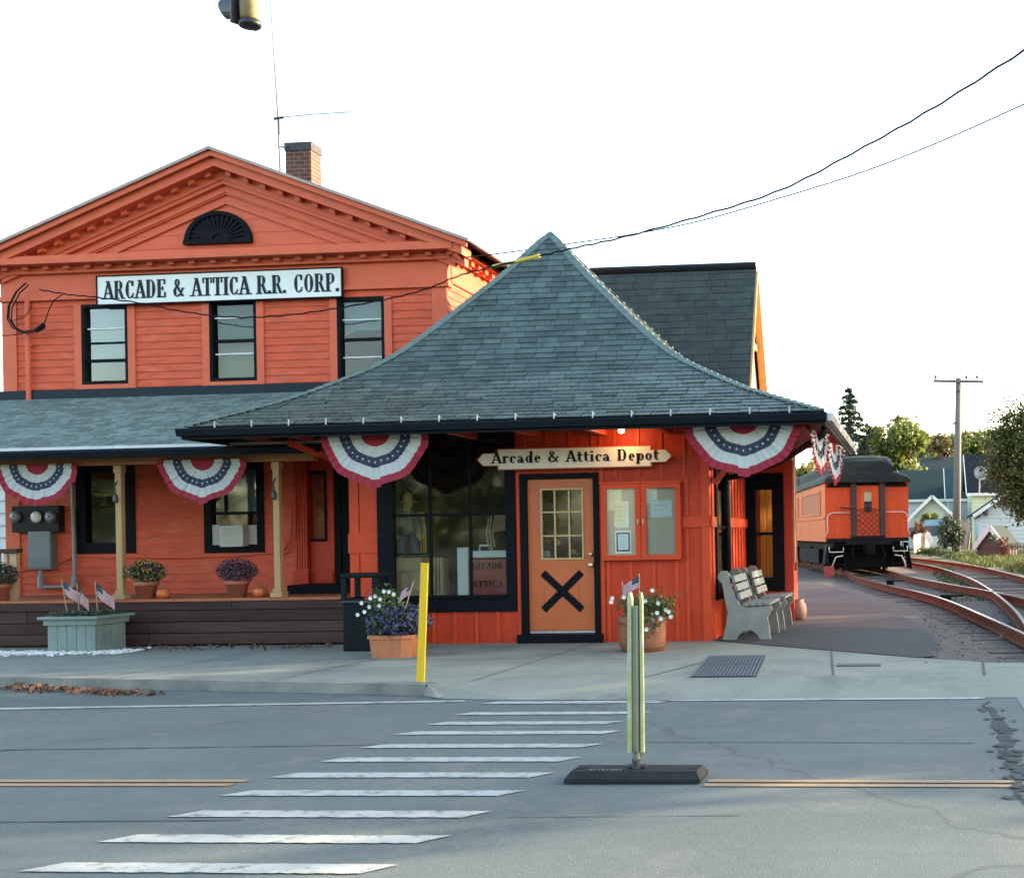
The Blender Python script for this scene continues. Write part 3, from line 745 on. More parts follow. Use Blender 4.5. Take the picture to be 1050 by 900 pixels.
# fan louvre
mb = MB(); fx, fz = px(224,248,GY), pz(224,248,GY); R0 = .54
n = 24
arcp = [(fx+R0*cos(pi*k/n), GY-.03, fz+R0*.86*sin(pi*k/n)) for k in range(n+1)]
inn = [(fx+(R0-.085)*cos(pi*k/n), GY-.03, fz+.03+(R0*.86-.085)*sin(pi*k/n)) for k in range(n+1)]
for k in range(n): mb.prism([arcp[k], arcp[k+1], inn[k+1], inn[k]], (0,.06,0))
mb.box(fx-R0, fx+R0, GY-.05, GY+.02, fz-.035, fz+.0285)
fan = mb.build('fanlight', M['black_trim'], bld)
mb = MB()
mb.prism([(fx+(R0-.06)*cos(pi*k/n), GY+.012, fz+.03+(R0*.86-.06)*sin(pi*k/n)) for k in range(n+1)], (0,.015,0))
for k in range(1, 16):
    a = pi*k/16; mb.beam((fx+.1*cos(a), GY-.0, fz+.03+.09*sin(a)), (fx+(R0-.09)*cos(a), GY-.0, fz+.03+(R0*.86-.09)*sin(a)), .022, .03, (0,1,0))
mb.build('louvre', mk('louvre', (.006,.008,.014), .6, spec=.1), fan)
# windows --------------------------------------------------------
def window(parent, h, y, fw=.047, mid=.48, extra=(), depth=.12, gl='glass', blind=None, trim=None, sash=.035, name='window'):
    x0, x1, z0, z1 = h; mb = MB()
    yo = y-.03
    mb.box(x0, x0+fw, yo, y+depth, z0, z1); mb.box(x1-fw, x1, yo, y+depth, z0, z1)
    mb.box(x0+fw, x1-fw, yo, y+depth, z1-fw, z1); mb.box(x0+fw, x1-fw, yo, y+depth, z0, z0+fw*1.1)
    if trim:
        m_ = trim
        w = MB(); t = .115
        w.box(x0-t, x0-.001, y-.035, y+.02, z0-.10, z1+.0); w.box(x1+.001, x1+t, y-.035, y+.02, z0-.10, z1+.0)
        w.box(x0-.001, x1+.001, y-.037, y+.02, z0-.10, z0-.002)
    f = mb.build(name, M['black_trim'], parent)
    if trim: w.build('trim', M[trim], f)
    zm = z0+(z1-z0)*mid; s = MB()
    s.box(x0+fw+.001, x1-fw-.001, y+.012, y+.055, zm-.022, zm+.022)
    for z in extra: zz = z0+(z1-z0)*z; s.box(x0+fw+.001, x1-fw-.001, y+.014, y+.05, zz-.013, zz+.013)
    s.build('sash', M['black_trim'], f)
    g = MB(); g.quad((x0+fw, y+.045, z0+fw), (x1-fw, y+.045, z0+fw), (x1-fw, y+.045, z1-fw), (x0+fw, y+.045, z1-fw)); g.build('pane', M[gl], f)
    if blind:
        for bi, (m_, za, zb) in enumerate(blind):
            b = MB(); zA, zB = z0+(z1-z0)*za, z0+(z1-z0)*zb
            b.box(x0+.03, x1-.03, y+.135+.02*bi, y+.143+.02*bi, zA, zB); b.build('blind', M[m_], f)
    return f
w = window(bld, UPW[0], GY, mid=.30, extra=(.52,), gl='glass_upper', blind=[('blind',.28,1)], trim='red_trim')
mb = MB(); mb.box(UPW[0][0]+.065, UPW[0][1]-.065, GY+.02, GY+.04, 4.74, 4.76); mb.build('meeting_rail', M['box_white'], w)
w = window(bld, UPW[1], GY, mid=.5, gl='glass_upper', blind=[('blind',.5,1),('blind_cream',.03,.5)], trim='red_trim')
for z in (4.29, 4.84): mb = MB(); mb.box(UPW[1][0]+.065, UPW[1][1]-.065, GY+.02, GY+.04, z, z+.022); mb.build('meeting_rail', M['box_white'], w)
w = window(bld, UPW[2], GY, mid=.5, gl='glass_upper', blind=[('blind',.62,1)], trim='red_trim')
for z in (4.18, 4.75): mb = MB(); mb.box(UPW[2][0]+.065, UPW[2][1]-.065, GY+.02, GY+.04, z, z+.02); mb.build('meeting_rail', M['box_white'], w)
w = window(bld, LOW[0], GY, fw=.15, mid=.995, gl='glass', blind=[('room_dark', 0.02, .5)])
w = window(bld, LOW[1], GY, fw=.11, mid=.44, gl='glass', blind=[('blind', .43, .92)])
mb = MB(); x0 = LOW[1][0]; mb.box(x0+.30, x0+.335, GY+.02, GY+.05, 1.27+.62, 2.5); mb.build('sash', M['black_trim'], w)
# entrance recess under the depot eave: fluted pilaster, glazed panel, dark door
mb = MB()
xa = px(301,520,17.3); xb = px(314,520,17.3)
mb.box(xa, xb, 17.34, GY+.1, .72, 2.75)
for k in range(5):
    x = xa+(xb-xa)*(k+.5)/5; mb.box(x-.014, x+.014, 17.315, 17.345, 1.02, 2.7)
mb.box(xa-.02, xb+.02, 17.29, 17.36, .72, .98)
mb.build('pilaster', M['depot_red'], bld)
ed = MB(); xc, xd = px(314,520,17.45), px(343,520,17.45)
gx0, gx1 = px(317,520,17.45), px(336,520,17.45)
ed.box(xc, gx0, 17.42, 17.5, .78, 2.65); ed.box(gx1, xd, 17.42, 17.5, .78, 2.65); ed.box(gx0, gx1, 17.42, 17.5, .78, 1.42); ed.box(gx0, gx1, 17.42, 17.5, 2.48, 2.65)
ed.box(xc+.02, xd-.02, 17.395, 17.425, .80, .98)
ep = ed.build('entrance_panel', M['side_red'], bld)
g = MB(); fr = MB(); fr.box(gx0, gx0+.03, 17.40, 17.44, 1.42, 2.48); fr.box(gx1-.03, gx1, 17.40, 17.44, 1.42, 2.48); fr.box(gx0+.03, gx1-.03, 17.40, 17.44, 1.42, 1.46); fr.box(gx0+.03, gx1-.03, 17.40, 17.44, 2.44, 2.48)
fr.build('frame', M['black_trim'], ep)
g.quad((gx0, 17.45, 1.42), (gx1, 17.45, 1.42), (gx1, 17.45, 2.48), (gx0, 17.45, 2.48)); g.build('pane', M['glass'], ep)
dd = MB(); x0, x1 = px(343.5,520,17.3), px(364,520,17.3)
dd.box(x0, x1, 17.30, 17.38, .78, 2.66)
for (za, zb) in ((.95,1.65),(1.78,2.5)):
    dd.box(x0+.07, x0+.09, 17.285, 17.305, za, zb); dd.box(x1-.09, x1-.07, 17.285, 17.305, za, zb); dd.box(x0+.09, x1-.09, 17.285, 17.305, za, za+.02); dd.box(x0+.09, x1-.09, 17.285, 17.305, zb-.02, zb)
dd.build('entrance_door', M['black_trim'], bld)
# chimney
ch = MB(); x0, x1 = px(293,170,20.5), px(319,170,20.5); zt = pz(309,146,20.5)
ch.box(x0, x1, 20.5, 20.86, 6.2, zt-.14)
co = ch.build('chimney', M['brick'], bld)
ch = MB(); ch.box(x0-.015, x1+.015, 20.485, 20.875, zt-.14, zt); ch.build('chimney_cap', M['mortar_cap'], co)
# red downpipe at the left corner
mb = MB(); xp = px(28.5,350,GY-.07); mb.tube([(xp, GY-.07, 5.2), (xp, GY-.07, 3.6)], .035, 10)
mb.box(xp-.05, xp+.05, GY-.1, GY-.03, 4.5, 4.53); mb.build('downpipe', M['red_trim'], bld)
# porch roof
PX0, PX1 = -15.6, -7.85
ez, ey = 2.76, 15.45; wz = 3.70
def pl(h): return Vector((PX0, GY+(ey-GY)*h, wz+(ez-wz)*h))
def pr(h): return Vector((PX1, GY+(ey-GY)*h, wz+(ez-wz)*h))
mb = MB(); mb.prism([pl(0)-Vector((0,0,.02)), pl(1)-Vector((0,0,.02)), pl(1)-Vector((0,0,.07)), pl(0)-Vector((0,0,.07))], (PX1-PX0, 0, 0))
prf = mb.build('porch_roof', M['underlay'], bld)
mb = MB(); shingles(mb, pl, pr, .085, .17, .011, jit=.45); mb.build('shingles', M['asphalt_shingle'], prf, fixn=False)
mb = MB(); mb.box(PX0, PX1, ey-.022, ey+.01, ez-.035, ez+.004); mb.build('drip_edge', M['drip_white'], prf)
mb = MB()
prof = [(0,0),(-.10,0),(-.115,-.03),(-.09,-.11),(0,-.115)]
mb.prism([(PX0, ey-.02+a, ez-.045+b) for a, b in prof], (PX1-PX0-.02, 0, 0)); mb.build('gutter', M['gutter_black'], prf)
mb = MB(); mb.box(PX0, -7.4, GY-.05, GY+.0, 3.66, 3.82); mb.build('flashing', M['flash'], prf)
mb = MB(); mb.box(PX0, px(324,480,15.85), 15.78, 15.92, 2.53, 2.685); mb.build('porch_beam', M['porch_beam'], bld)
mb = MB()
for k in range(14):
    x = PX0+.2+k*.55
    if x < -8.2: mb.beam((x, 15.6, 2.70), (x, GY, 3.57), .045, .10)
mb.build('rafters', M['porch_beam'], bld)
DZ = .66
for u in (123.5, 285):
    x = px(u, 540, 15.88); mb = MB()
    mb.bbox(x-.044, x+.044, 15.84, 15.928, DZ+.12, 2.53, .008); mb.bbox(x-.085, x+.085, 15.80, 15.97, DZ, DZ+.075, .006); mb.bbox(x-.06, x+.06, 15.822, 15.948, DZ+.075, DZ+.125, .006)
    mb.box(x-.055, x+.055, 15.828, 15.94, 2.42, 2.52)
    po = mb.build('porch_post', M['tan_wood'], bld)
    mb = MB(); mb.tube([(x+.02,15.80,2.3),(x+.02,15.74,2.22),(x+.02,15.76,2.12)], .012, 6); mb.lathe([(.018,2.0),(.035,2.03),(.03,2.10),(.01,2.13)], (x+.02,15.76,0), 10); mb.build('hook', M['iron'], po)
# porch deck
mb = MB(); DX0, DX1 = -16.0, -7.72
nb = 4; hb = (DZ-.03)/nb
for k in range(nb):
    x = DX0
    while x < DX1:
        x2 = min(DX1, x+random.choice((2.4,3.0,3.6)))
        mb.box(x+.003, x2-.003, 15.83+random.uniform(0,.008), 15.87, .03+k*hb+.004, .03+(k+1)*hb-.012); x = x2
mb.box(DX0, DX1, 15.872, 15.9, .02, DZ-.05)
mb.box(DX1-.03, DX1, 15.905, 17.3, .02, DZ-.05)
dk = mb.build('deck', M['deck_brown'], bld)
mb = MB(); y = 15.82
while y < GY-.05:
    mb.box(DX0, DX1, y, y+.132, DZ-.038, DZ); y += .138
mb.build('deck_floor', M['deck_floor'], dk)
mb = MB(); mb.box(px(300,605,16.9), -7.72, 16.75, 17.29, DZ+.001, DZ+.13); mb.build('entrance_step', M['black_trim'], dk)
# railing at the far left
mb = MB(); xr = px(18,580,16.1)
mb.box(-15.6, xr+.03, 16.05, 16.17, 1.33, 1.39)
rl = mb.build('porch_railing', M['deck_brown'], bld)
mb = MB(); k = 0; x = xr-.06
while x > -15.4:
    wd = .10 if k == 0 else .045
    mb.box(x-wd/2, x+wd/2, 16.09, 16.13, DZ, 1.33); x -= .115; k += 1
mb.build('baluster', M['raw_wood'], rl)
# ------------------------------------------------------------------ things on and by the gable building
sg = thing('railroad_sign', (px(225,294,GY-.08), GY-.08, pz(225,294,GY)), 'long white signboard reading ARCADE & ATTICA R.R. CORP. below the pediment', 'sign')
ys = GY-.11
sx0, sx1 = px(100,297,ys), px(350,292,ys); sz0, sz1 = pz(225,308,ys), pz(225,279.5,ys)
mb = MB(); mb.box(sx0, sx1, ys, ys+.035, sz0, sz1); mb.build('board', M['sign_white'], sg)
mb = MB(); t = .018
mb.box(sx0-t, sx1+t, ys-.012, ys+.034, sz1, sz1+t); mb.box(sx0-t, sx1+t, ys-.012, ys+.034, sz0-t, sz0); mb.box(sx0-t, sx0, ys-.012, ys+.034, sz0, sz1); mb.box(sx1, sx1+t, ys-.012, ys+.034, sz0, sz1)
mb.build('border', M['black_trim'], sg)
gl = glyphs(.66, .13, .062)
lettering(sg, M['sign_letters'], 'ARCADE & ATTICA R.R. CORP.', gl, px(105.5,297,ys), px(348.5,292,ys), sz0+.075, (sz1-sz0)-.145, ys-.0005)
# antenna
an = MB(); xa_ = px(286,160,20.2); zb = pz(287,160,20.2)
an.tube([P(287.5,178,20.2), P(285,120,20.2), P(281,60,20.2), P(275.5,-25,20.2)], [.018,.016,.009,.006], 6)
an.tube([P(283,121,20.2), P(320,117.5,20.2), P(360,115,20.2)], .008, 5); an.tube([P(281,122,20.2), P(291,120.5,20.2)], .022, 6)
an.tube([P(286,121,20.2), P(286.5,138,20.2)], .02, 6); an.tube([P(284,122,20.2), P(273,133,20.2)], .004, 4)
an.tube([P(285,151,20.2), P(296,151,20.5)], .015, 5)
tag(an.build('antenna_mast', M['iron']), 'thin whip antenna mast with a side arm strapped beside the brick chimney', 'antenna')
# electric meters, fuse box, conduit
Ym = GY-.14
mt = thing('meter_panel', P(36,532,Ym), 'black panel with three round electric meters on the porch wall', 'meter panel')
a, b = P(12,546,Ym), P(60,518,Ym)
mb = MB(); mb.bbox(a.x, b.x, Ym, GY-.001, a.z, b.z, .012); mb.build('backboard', M['meter_box'], mt)
for u, m_ in ((17,'dial'),(38.5,'dial_white'),(53,'dial')):
    c = P(u,530,Ym); mb = MB(); mb.lathe([(.085,0),(.085,-.035),(.078,-.05),(.04,-.056),(.0,-.057)], (c.x, Ym, c.z), 20, axis='Y'); d = mb.build('meter', M[m_], mt, True)
    mb = MB(); mb.lathe([(.095,-.001),(.095,-.03),(.088,-.03)], (c.x, Ym, c.z), 20, axis='Y'); mb.build('meter_ring', M['iron'], d)
bx = thing('breaker_box', P(40,563,Ym), 'tall grey metal breaker box below the electric meters', 'electrical box')
a, b = P(29,584,Ym), P(52,543,Ym)
mb = MB(); mb.bbox(a.x, b.x, Ym, GY-.001, a.z, b.z, .01); bb = mb.build('cabinet', M['grey_box'], bx)
mb = MB(); mb.bbox(a.x+.01, b.x-.01, Ym-.012, Ym-.001, a.z+.02, b.z-.02, .004); mb.build('cabinet_door', M['grey_box'], bx)
mb = MB(); mb.tube([P(42,584,Ym+.06), P(42,599,Ym+.06)], .03, 8); mb.tube([P(42,597,Ym+.06), P(42,602,Ym+.06), P(76,601,Ym+.06), P(76.5,595,Ym+.06), P(75.5,540,Ym+.06), P(73.5,470,Ym+.06)], .027, 8)
mb.tube([P(42,590,Ym+.06), P(42,603,Ym+.06)], .045, 8); mb.tube([P(76.5,590,Ym+.06), P(76.5,602,Ym+.06)], .045, 8)
mb.build('conduit', M['conduit'], bx)
mb = MB(); yc_ = GY-.035
mb.tube([P(80,571,yc_), P(120,571.5,yc_), P(180,572,yc_), P(240,570,yc_), P(280,567,yc_)], .011, 5)
mb.tube([P(18,585,yc_), P(50,582,yc_), P(68,574,yc_), P(74,570,yc_)], .011, 5)
mb.tube([P(280,567,yc_), P(291,563,yc_), P(298,552,yc_), P(299,520,yc_)], .013, 5); mb.tube([P(283,571,yc_), P(294,566,yc_), P(302,550,17.28), P(302,515,17.28)], .013, 5)
tag(mb.build('wall_cable', M['red_trim']), 'painted red cable run along the porch wall under the windows', 'cable')
# air conditioner in the porch window
ac = thing('air_conditioner', P(245,550,GY-.1), 'white window air conditioner with side panels in the porch window', 'air conditioner')
a, b = P(226,562,GY-.16), P(249.5,538.5,GY-.16)
mb = MB(); mb.bbox(a.x, b.x, GY-.18, GY+.2, a.z+.02, b.z, .012); mb.build('housing', M['ac_white'], ac)
mb = MB()
for k in range(11):
    z = a.z+.05+k*.025; mb.box(a.x+.03, b.x-.03, GY-.186, GY-.178, z, z+.012)
mb.build('grille', M['ac_grille'], ac)
for u0, u1 in ((218,225),(250.5,272)):
    p, q = P(u0,561,GY-.0), P(u1,538,GY-.0); mb = MB(); mb.box(p.x, q.x, GY+.0, GY+.012, p.z, q.z)
    for k in range(5):
        xx = p.x+(q.x-p.x)*(k+.5)/5; mb.box(xx-.004, xx+.004, GY-.006, GY+.0, p.z, q.z)
    mb.build('side_panel', M['ac_white'], ac)
# yoke, bell and pail hanging inside the left porch window
yw = GY+.20
mb = MB(); pts = [P(90,504,yw), P(97,506.5,yw), P(104,508,yw), P(112,507.5,yw), P(122,503.5,yw)]
mb.tube(pts, [.06,.04,.028,.026,.036], 8); tag(mb.build('wooden_yoke', M['gold_plastic'], smooth=True), 'golden wooden yoke hanging inside the left porch window', 'yoke')
mb = MB(); c = P(108,516,yw); mb.lathe([(.0,.09),(.02,.085),(.045,.02),(.07,-.02),(.07,-.03),(.0,-.03)], c, 14); tag(mb.build('hanging_bell', M['bright_metal'], smooth=True), 'small shiny bell hanging below the yoke in the window', 'bell')
mb = MB(); c = P(94,495,yw); mb.lathe([(.05,-.06),(.075,.06),(.07,.06),(.045,-.05)], c, 14); tag(mb.build('metal_pail', M['galv'], smooth=True), 'small grey pail hanging above the yoke in the window', 'pail')
# chrysanthemums and pumpkins on the deck edge
def flowerpot(x, y, z, r, h, label, fol, flo, mr, loc_group='potted mums along the porch deck'):
    t = thing('flower_pot', (x, y, z), label, 'potted plant', loc_group)
    mb = MB(); mb.lathe([(r*.72,0),(r*.92,h*.76),(r*1.04,h*.76),(r*1.06,h),(r*.95,h),(r*.9,h*.85)], (x,y,z), 22); mb.build('pot', M['terracotta'], t, True)
    mb = MB(); c = (x, y, z+h+mr*.62); scatter(mb, c, (mr*1.25, mr*1.15, mr*.8), 900, .045, 0, .55, z+h*.8)
    mb.build('foliage', M[fol], t, fixn=False)
    mb = MB(); scatter(mb, c, (mr*1.28, mr*1.18, mr*.83), 420, .026, 0, .93, z+h*.95); mb.build('blossoms', M[flo], t, fixn=False)
    return t
for u, lab, fo, fl in ((150,'terracotta pot of yellow mums beside the left porch post','mum_leaf','mum_yellow'), (243.5,'terracotta pot of dark purple mums under the air conditioner','mum_dark','mum_dark'), (-1.5,'pot of dark mums cut by the left edge of view near the railing','mum_leaf','mum_dark')):
    c = P(u,614,15.98); flowerpot(c.x, 15.98, DZ, .155, .235, lab, fo, fl, .215)
def pumpkin(x, y, z, r, label):
    t = thing('pumpkin', (x,y,z), label, 'pumpkin', 'pumpkins on the porch deck')
    V = []; n, m_ = 40, 14; F = []
    for i in range(m_+1):
        ph = -pi/2+pi*i/m_
        for j in range(n):
            a = 2*pi*j/n; rr = r*(1-.07*abs(sin(5*a))**.6*1) * cos(ph)**.8
            V.append((x+rr*cos(a), y+rr*sin(a), z+r*.78*(1+sin(ph)) - .12*r*(cos(ph)**8 < .001)))
    for i in range(m_):
        for j in range(n): F.append((i*n+j, i*n+(j+1)%n, (i+1)*n+(j+1)%n, (i+1)*n+j))
    mb = MB(); mb.add(V, F); mb.build('rind', M['pumpkin'], t, True)
    mb = MB(); mb.tube([(x,y,z+r*1.45),(x+.005,y,z+r*1.75),(x+.03,y,z+r*2.05)], [.02,.013,.011], 7); mb.build('stalk', M['stem'], t, True)
for u, lab in ((167.5,'small orange pumpkin beside the yellow mums'), (266.5,'small orange pumpkin beside the purple mums')):
    c = P(u,614,15.95); pumpkin(c.x, 15.95, DZ, .092, lab)
# ------------------------------------------------------------------ flags
def stick_flag(base, top, w, h, drop, label, ang=0.0, wave=.02):
    """small stick flag: pole from base to top, cloth hanging to the right and sagging"""
    base, top = Vector(base), Vector(top)
    t = thing('stick_flag', base, label, 'flag', 'small stick flags in the planters')
    mb = MB(); mb.tube([base, top], .0055, 6); mb.build('pole', M['raw_wood'], t)
    mb = MB(); d = (base-top).normalized(); nx, ny = 16, 13
    out = Vector((cos(ang), sin(ang)*.6, 0))
    A = top + d*.02
    def pt(i, j):
        s, q = i/nx, j/ny
        p = A + d*(q*h) + out*(s*w) + Vector((0,0,-drop*s)) 
        return p + Vector((0, wave*sin(s*7+q*2), wave*.3*sin(s*5)))
    for j in range(ny):
        for i in range(nx):
            cant = i < nx*.42 and j < 7
            mi = 2 if cant else (0 if j % 2 == 0 else 1)
            mb.quad(pt(i,j), pt(i+1,j), pt(i+1,j+1), pt(i,j+1), mi)
    for a in range(3):
        for b in range(4):
            p = (pt(1+a*2, b+1)+pt(2+a*2, b+2))/2 + Vector((0,-.003,0)); s = .006
            mb.add([p+Vector((s*sin(2*pi*k*2/5), 0, s*cos(2*pi*k*2/5))) for k in range(5)], [(0,1,2,3,4)], 1)
    mb.build('cloth', [M['cloth_red'], M['cloth_white'], M['cloth_blue']], t, fixn=False)
    return t
# ------------------------------------------------------------------ green planter
pt_ = thing('wooden_planter', (-11.13, 15.2, 0), 'square sage green wooden planter box on white stones', 'planter')
xl, xr_ = -11.47, -10.80; yf, yb = 15.02, 15.62; zt = .44
mb = MB(); nb = 5
mb.box(xl+.012, xr_-.012, yf+.012, yb-.012, .0, zt)
for k in range(nb):
    w_ = (xr_-xl)/nb; mb.box(xl+k*w_+.004, xl+(k+1)*w_-.004, yf-.006, yf+.012, 0, zt)
    mb.box(xl+k*w_+.004, xl+(k+1)*w_-.004, yb-.012, yb+.006, 0, zt)
for k in range(4):
    w_ = (yb-yf-.03)/4; mb.box(xr_-.012, xr_+.006, yf+.015+k*w_+.003, yf+.015+(k+1)*w_-.003, 0, zt); mb.box(xl-.006, xl+.012, yf+.015+k*w_+.003, yf+.015+(k+1)*w_-.003, 0, zt)
mb.build('box', M['planter_green'], pt_)
mb = MB(); e = .035
mb.box(xl-e, xr_+e, yf-e, yf-.001, zt-.07, zt+.01); mb.box(xl-e, xr_+e, yb+.001, yb+e, zt-.07, zt+.01); mb.box(xr_+.007, xr_+e, yf, yb, zt-.07, zt+.01); mb.box(xl-e, xl-.007, yf, yb, zt-.07, zt+.01)
e2 = .085
mb.box(xl-e2, xr_+e2, yf-e2, yf+.03, zt+.01, zt+.045); mb.box(xl-e2, xr_+e2, yb-.03, yb+e2, zt+.01, zt+.045); mb.box(xr_-.03, xr_+e2, yf+.03, yb-.03, zt+.01, zt+.045); mb.box(xl-e2, xl+.03, yf+.03, yb-.03, zt+.01, zt+.045)
mb.build('rim', M['planter_green'], pt_)
mb = MB(); mb.box(xl+.031, xr_-.031, yf+.031, yb-.031, zt-.0, zt+.02); mb.build('soil', M['soil'], pt_)
mb = MB()
for _ in range(700):
    mb.leaf((random.uniform(xl-.02, xr_), random.uniform(yf+.02, yb), zt+.03+random.random()*.07), .05)
mb.build('foliage', M['mum_leaf'], pt_, fixn=False)
for u, vb, vt, ub, lab, dr in ((65,629,598,69,'leftmost of the three small flags in the green planter',.10), (81,627,602,81,'middle of the three small flags in the green planter, hanging narrow',.12), (99.5,627,600,100,'rightmost of the three small flags in the green planter',.12)):
    stick_flag(P(ub,vb,15.3), P(u-2,vt-4,15.3), .25 if u != 81 else .14, .19, dr*1.5, lab)
# ================================================================== depot
YF = 15.85; DX0_, DX1_ = -7.69, -2.71; DYB = 19.3
dep = thing('depot', (-5.2, YF, 0), 'small orange-red depot with a flared slate pyramid roof and shop window', 'building')
WIN = (-7.22, -5.37, .53, 2.86); DOOR = (-5.28, -4.24, .10, 2.28)
mb = MB()
flatwall(mb, -7.30, DX1_, 0, 2.86, YF, .12, [(-7.30,WIN[1],WIN[2],2.86), (DOOR[0],DOOR[1],-.1,DOOR[3])])
W1 = (16.35, 17.35, .62, 2.42)
mb.tf = Matrix.Translation((DX1_, YF, 0)) @ Matrix.Rotation(pi/2, 4, 'Z')
flatwall(mb, .121, DYB-YF, 0, 2.86, 0, .12, [(W1[0]-YF, W1[1]-YF, W1[2], W1[3])])
mb.tf = None
mb.box(DX0_, DX0_+.1, YF+.5, 17.25, 0, 2.86)
mb.box(-7.30, -7.2, YF+.13, 17.4, .0, 2.86)
mb.box(-7.2, DX1_-.13, 18.95, 19.07, 0, 2.86)          # back wall of the shop room
mb.build('wall', M['depot_red'], dep)
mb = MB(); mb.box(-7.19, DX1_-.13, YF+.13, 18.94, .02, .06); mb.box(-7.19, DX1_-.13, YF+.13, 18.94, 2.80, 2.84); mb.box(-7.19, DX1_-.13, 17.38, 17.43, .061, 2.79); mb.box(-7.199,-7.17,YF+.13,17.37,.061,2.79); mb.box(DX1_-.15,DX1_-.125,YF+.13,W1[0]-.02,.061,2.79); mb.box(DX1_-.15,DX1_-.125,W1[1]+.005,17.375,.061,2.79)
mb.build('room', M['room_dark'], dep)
def batt(x0, x1, y0, y1, z0, z1):
    mb = MB(); mb.box(x0, x1, y0, y1, z0, z1); mb.build('batten', M['depot_trim'], dep)
def batten(x, z0, z1): batt(x-.022, x+.022, YF-.018, YF-.0005, z0, z1)
for x in (-7.13,-6.83,-6.53,-6.23,-5.93,-5.63): batten(x, .0, .44)
for k in range(8): 
    x = -5.22+.31*k; batten(x, 2.31 if x < -4.2 else 2.2, 2.85)
for x in (-4.10,-3.79,-3.48,-3.17): batten(x, .0, 1.08)
batten(-3.02, 0, 1.5); batten(-3.02, 1.68, 2.19)
batt(-5.35,-5.29,YF-.02,YF-.0005,0,2.3); batt(-4.2,-4.15,YF-.02,YF-.0005,0,2.86)
batt(-3.08, -2.72, YF-.034, YF-.0005, 1.521, 1.66)
batt(-2.82,-2.712,YF-.030,YF-.0005,0,1.519); batt(-2.82,-2.712,YF-.030,YF-.0005,1.662,2.86)
for k in range(11):
    y = YF+.12+k*.30
    if W1[0]-.16 < y < W1[1]+.16: continue
    batt(DX1_+.0005, DX1_+.018, y-.022, y+.022, 0, 1.519); batt(DX1_+.0005, DX1_+.018, y-.022, y+.022, 1.662, 2.85)
batt(DX1_+.0005, DX1_+.03, YF+.0, W1[0]-.13, 1.521, 1.66)
batt(DX1_+.0005, DX1_+.03, W1[1]+.13, DYB, 1.521, 1.66)
# pillar at the left of the shop window, panelled
mb = MB(); a, b = -7.70, -7.301
mb.box(a, b, YF+.012, YF+.4, 0, 2.86)
mb.box(a-.015, b+.015, YF-.02, YF+.011, 1.25, 1.52); mb.box(a-.012, b+.012, YF-.015, YF+.011, .52, .60)
for (z0, z1) in ((.60,1.249),(1.521,2.86),(0,.519)):
    mb.box(a, a+.13, YF-.006, YF+.011, z0, z1); mb.box(a+.15, b, YF-.004, YF+.011, z0, z1)
mb.build('pillar', M['depot_trim'], dep)
# shop window: black frame, 3 x 2 panes
mb = MB(); x0, x1, z0, z1 = WIN
mb.box(x0-.075, x0+.13, YF-.035, YF+.09, z0-.10, z1); mb.box(x1-.13, x1+.005, YF-.035, YF+.09, z0-.10, z1)
mb.box(x0+.13, x1-.13, YF-.035, YF+.09, z1-.10, z1); mb.box(x0+.13, x1-.13, YF-.035, YF+.09, z0-.10, z0+.12); mb.box(x0+.13, x1-.13, YF-.06, YF-.036, z0+.09, z0+.13)
sw = mb.build('shop_window', M['black_trim'], dep)
mb = MB(); ya, yb2 = YF+.02, YF+.06
c1, c2 = px(440,520,YF), px(481,520,YF); zm = pz(460,527.5,YF)
for c in (c1, c2): mb.box(c-.018, c+.018, ya, yb2, z0+.12, z1-.10)
for A, B in ((x0+.13, c1-.018), (c1+.018, c2-.018), (c2+.018, x1-.13)): mb.box(A, B, ya, yb2, zm-.02, zm+.02)
zl = pz(420,568,YF); mb.box(x0+.13, c1-.018, ya, yb2, zl-.01, zl+.012)
mb.build('muntin', M['black_trim'], sw)
g = MB(); g.quad((x0+.12,YF+.04,z0+.1),(x1-.12,YF+.04,z0+.1),(x1-.12,YF+.04,z1-.08),(x0+.12,YF+.04,z1-.08)); g.build('pane', M['glass'], sw)
# front door
mb = MB(); x0, x1, z0, z1 = DOOR
mb.box(x0-.02, x0+.07, YF-.04, YF+.13, .12, z1+.0); mb.box(x1-.05, x1+.02, YF-.04, YF+.13, .12, z1); mb.box(x0+.07, x1-.05, YF-.04, YF+.13, z1-.07, z1)
mb.box(x0-.06, x1+.06, YF-.12, YF+.13, .0, .115)
fr = mb.build('door_frame', M['black_trim'], dep)
dx0, dx1, dz0, dz1 = x0+.075, x1-.055, .16, z1-.075
lx0, lx1 = px(554,530,YF), px(598,530,YF); lz0, lz1 = pz(576,573.5,YF), pz(576,500.5,YF)
mb = MB(); yd = YF+.02
flatwall(mb, dx0, dx1, dz0, dz1, yd, .045, [(lx0+.02,lx1-.02,lz0+.02,lz1-.02)])
pzz = .42; 
for (A,B,C_2,D2) in ((dx0+.2,dx1-.22,1.0,1.012),(dx0+.2,dx1-.22,.50,.512),(dx0+.2,dx0+.212,.512,1.0),(dx1-.232,dx1-.22,.512,1.0)): mb.box(A,B,yd-.006,yd-.0005,C_2,D2)
door = mb.build('door', M['door_orange'], dep)
mb = MB(); mb.box(dx0, dx1, yd-.004, yd+.03, .125, .155); mb.build('door_sill', M['galv'], door)
mb = MB(); t = .022
mb.box(lx0,lx0+t,yd-.02,yd+.03,lz0,lz1); mb.box(lx1-t,lx1,yd-.02,yd+.03,lz0,lz1); mb.box(lx0+t,lx1-t,yd-.02,yd+.03,lz1-t,lz1); mb.box(lx0+t,lx1-t,yd-.02,yd+.03,lz0,lz0+t)
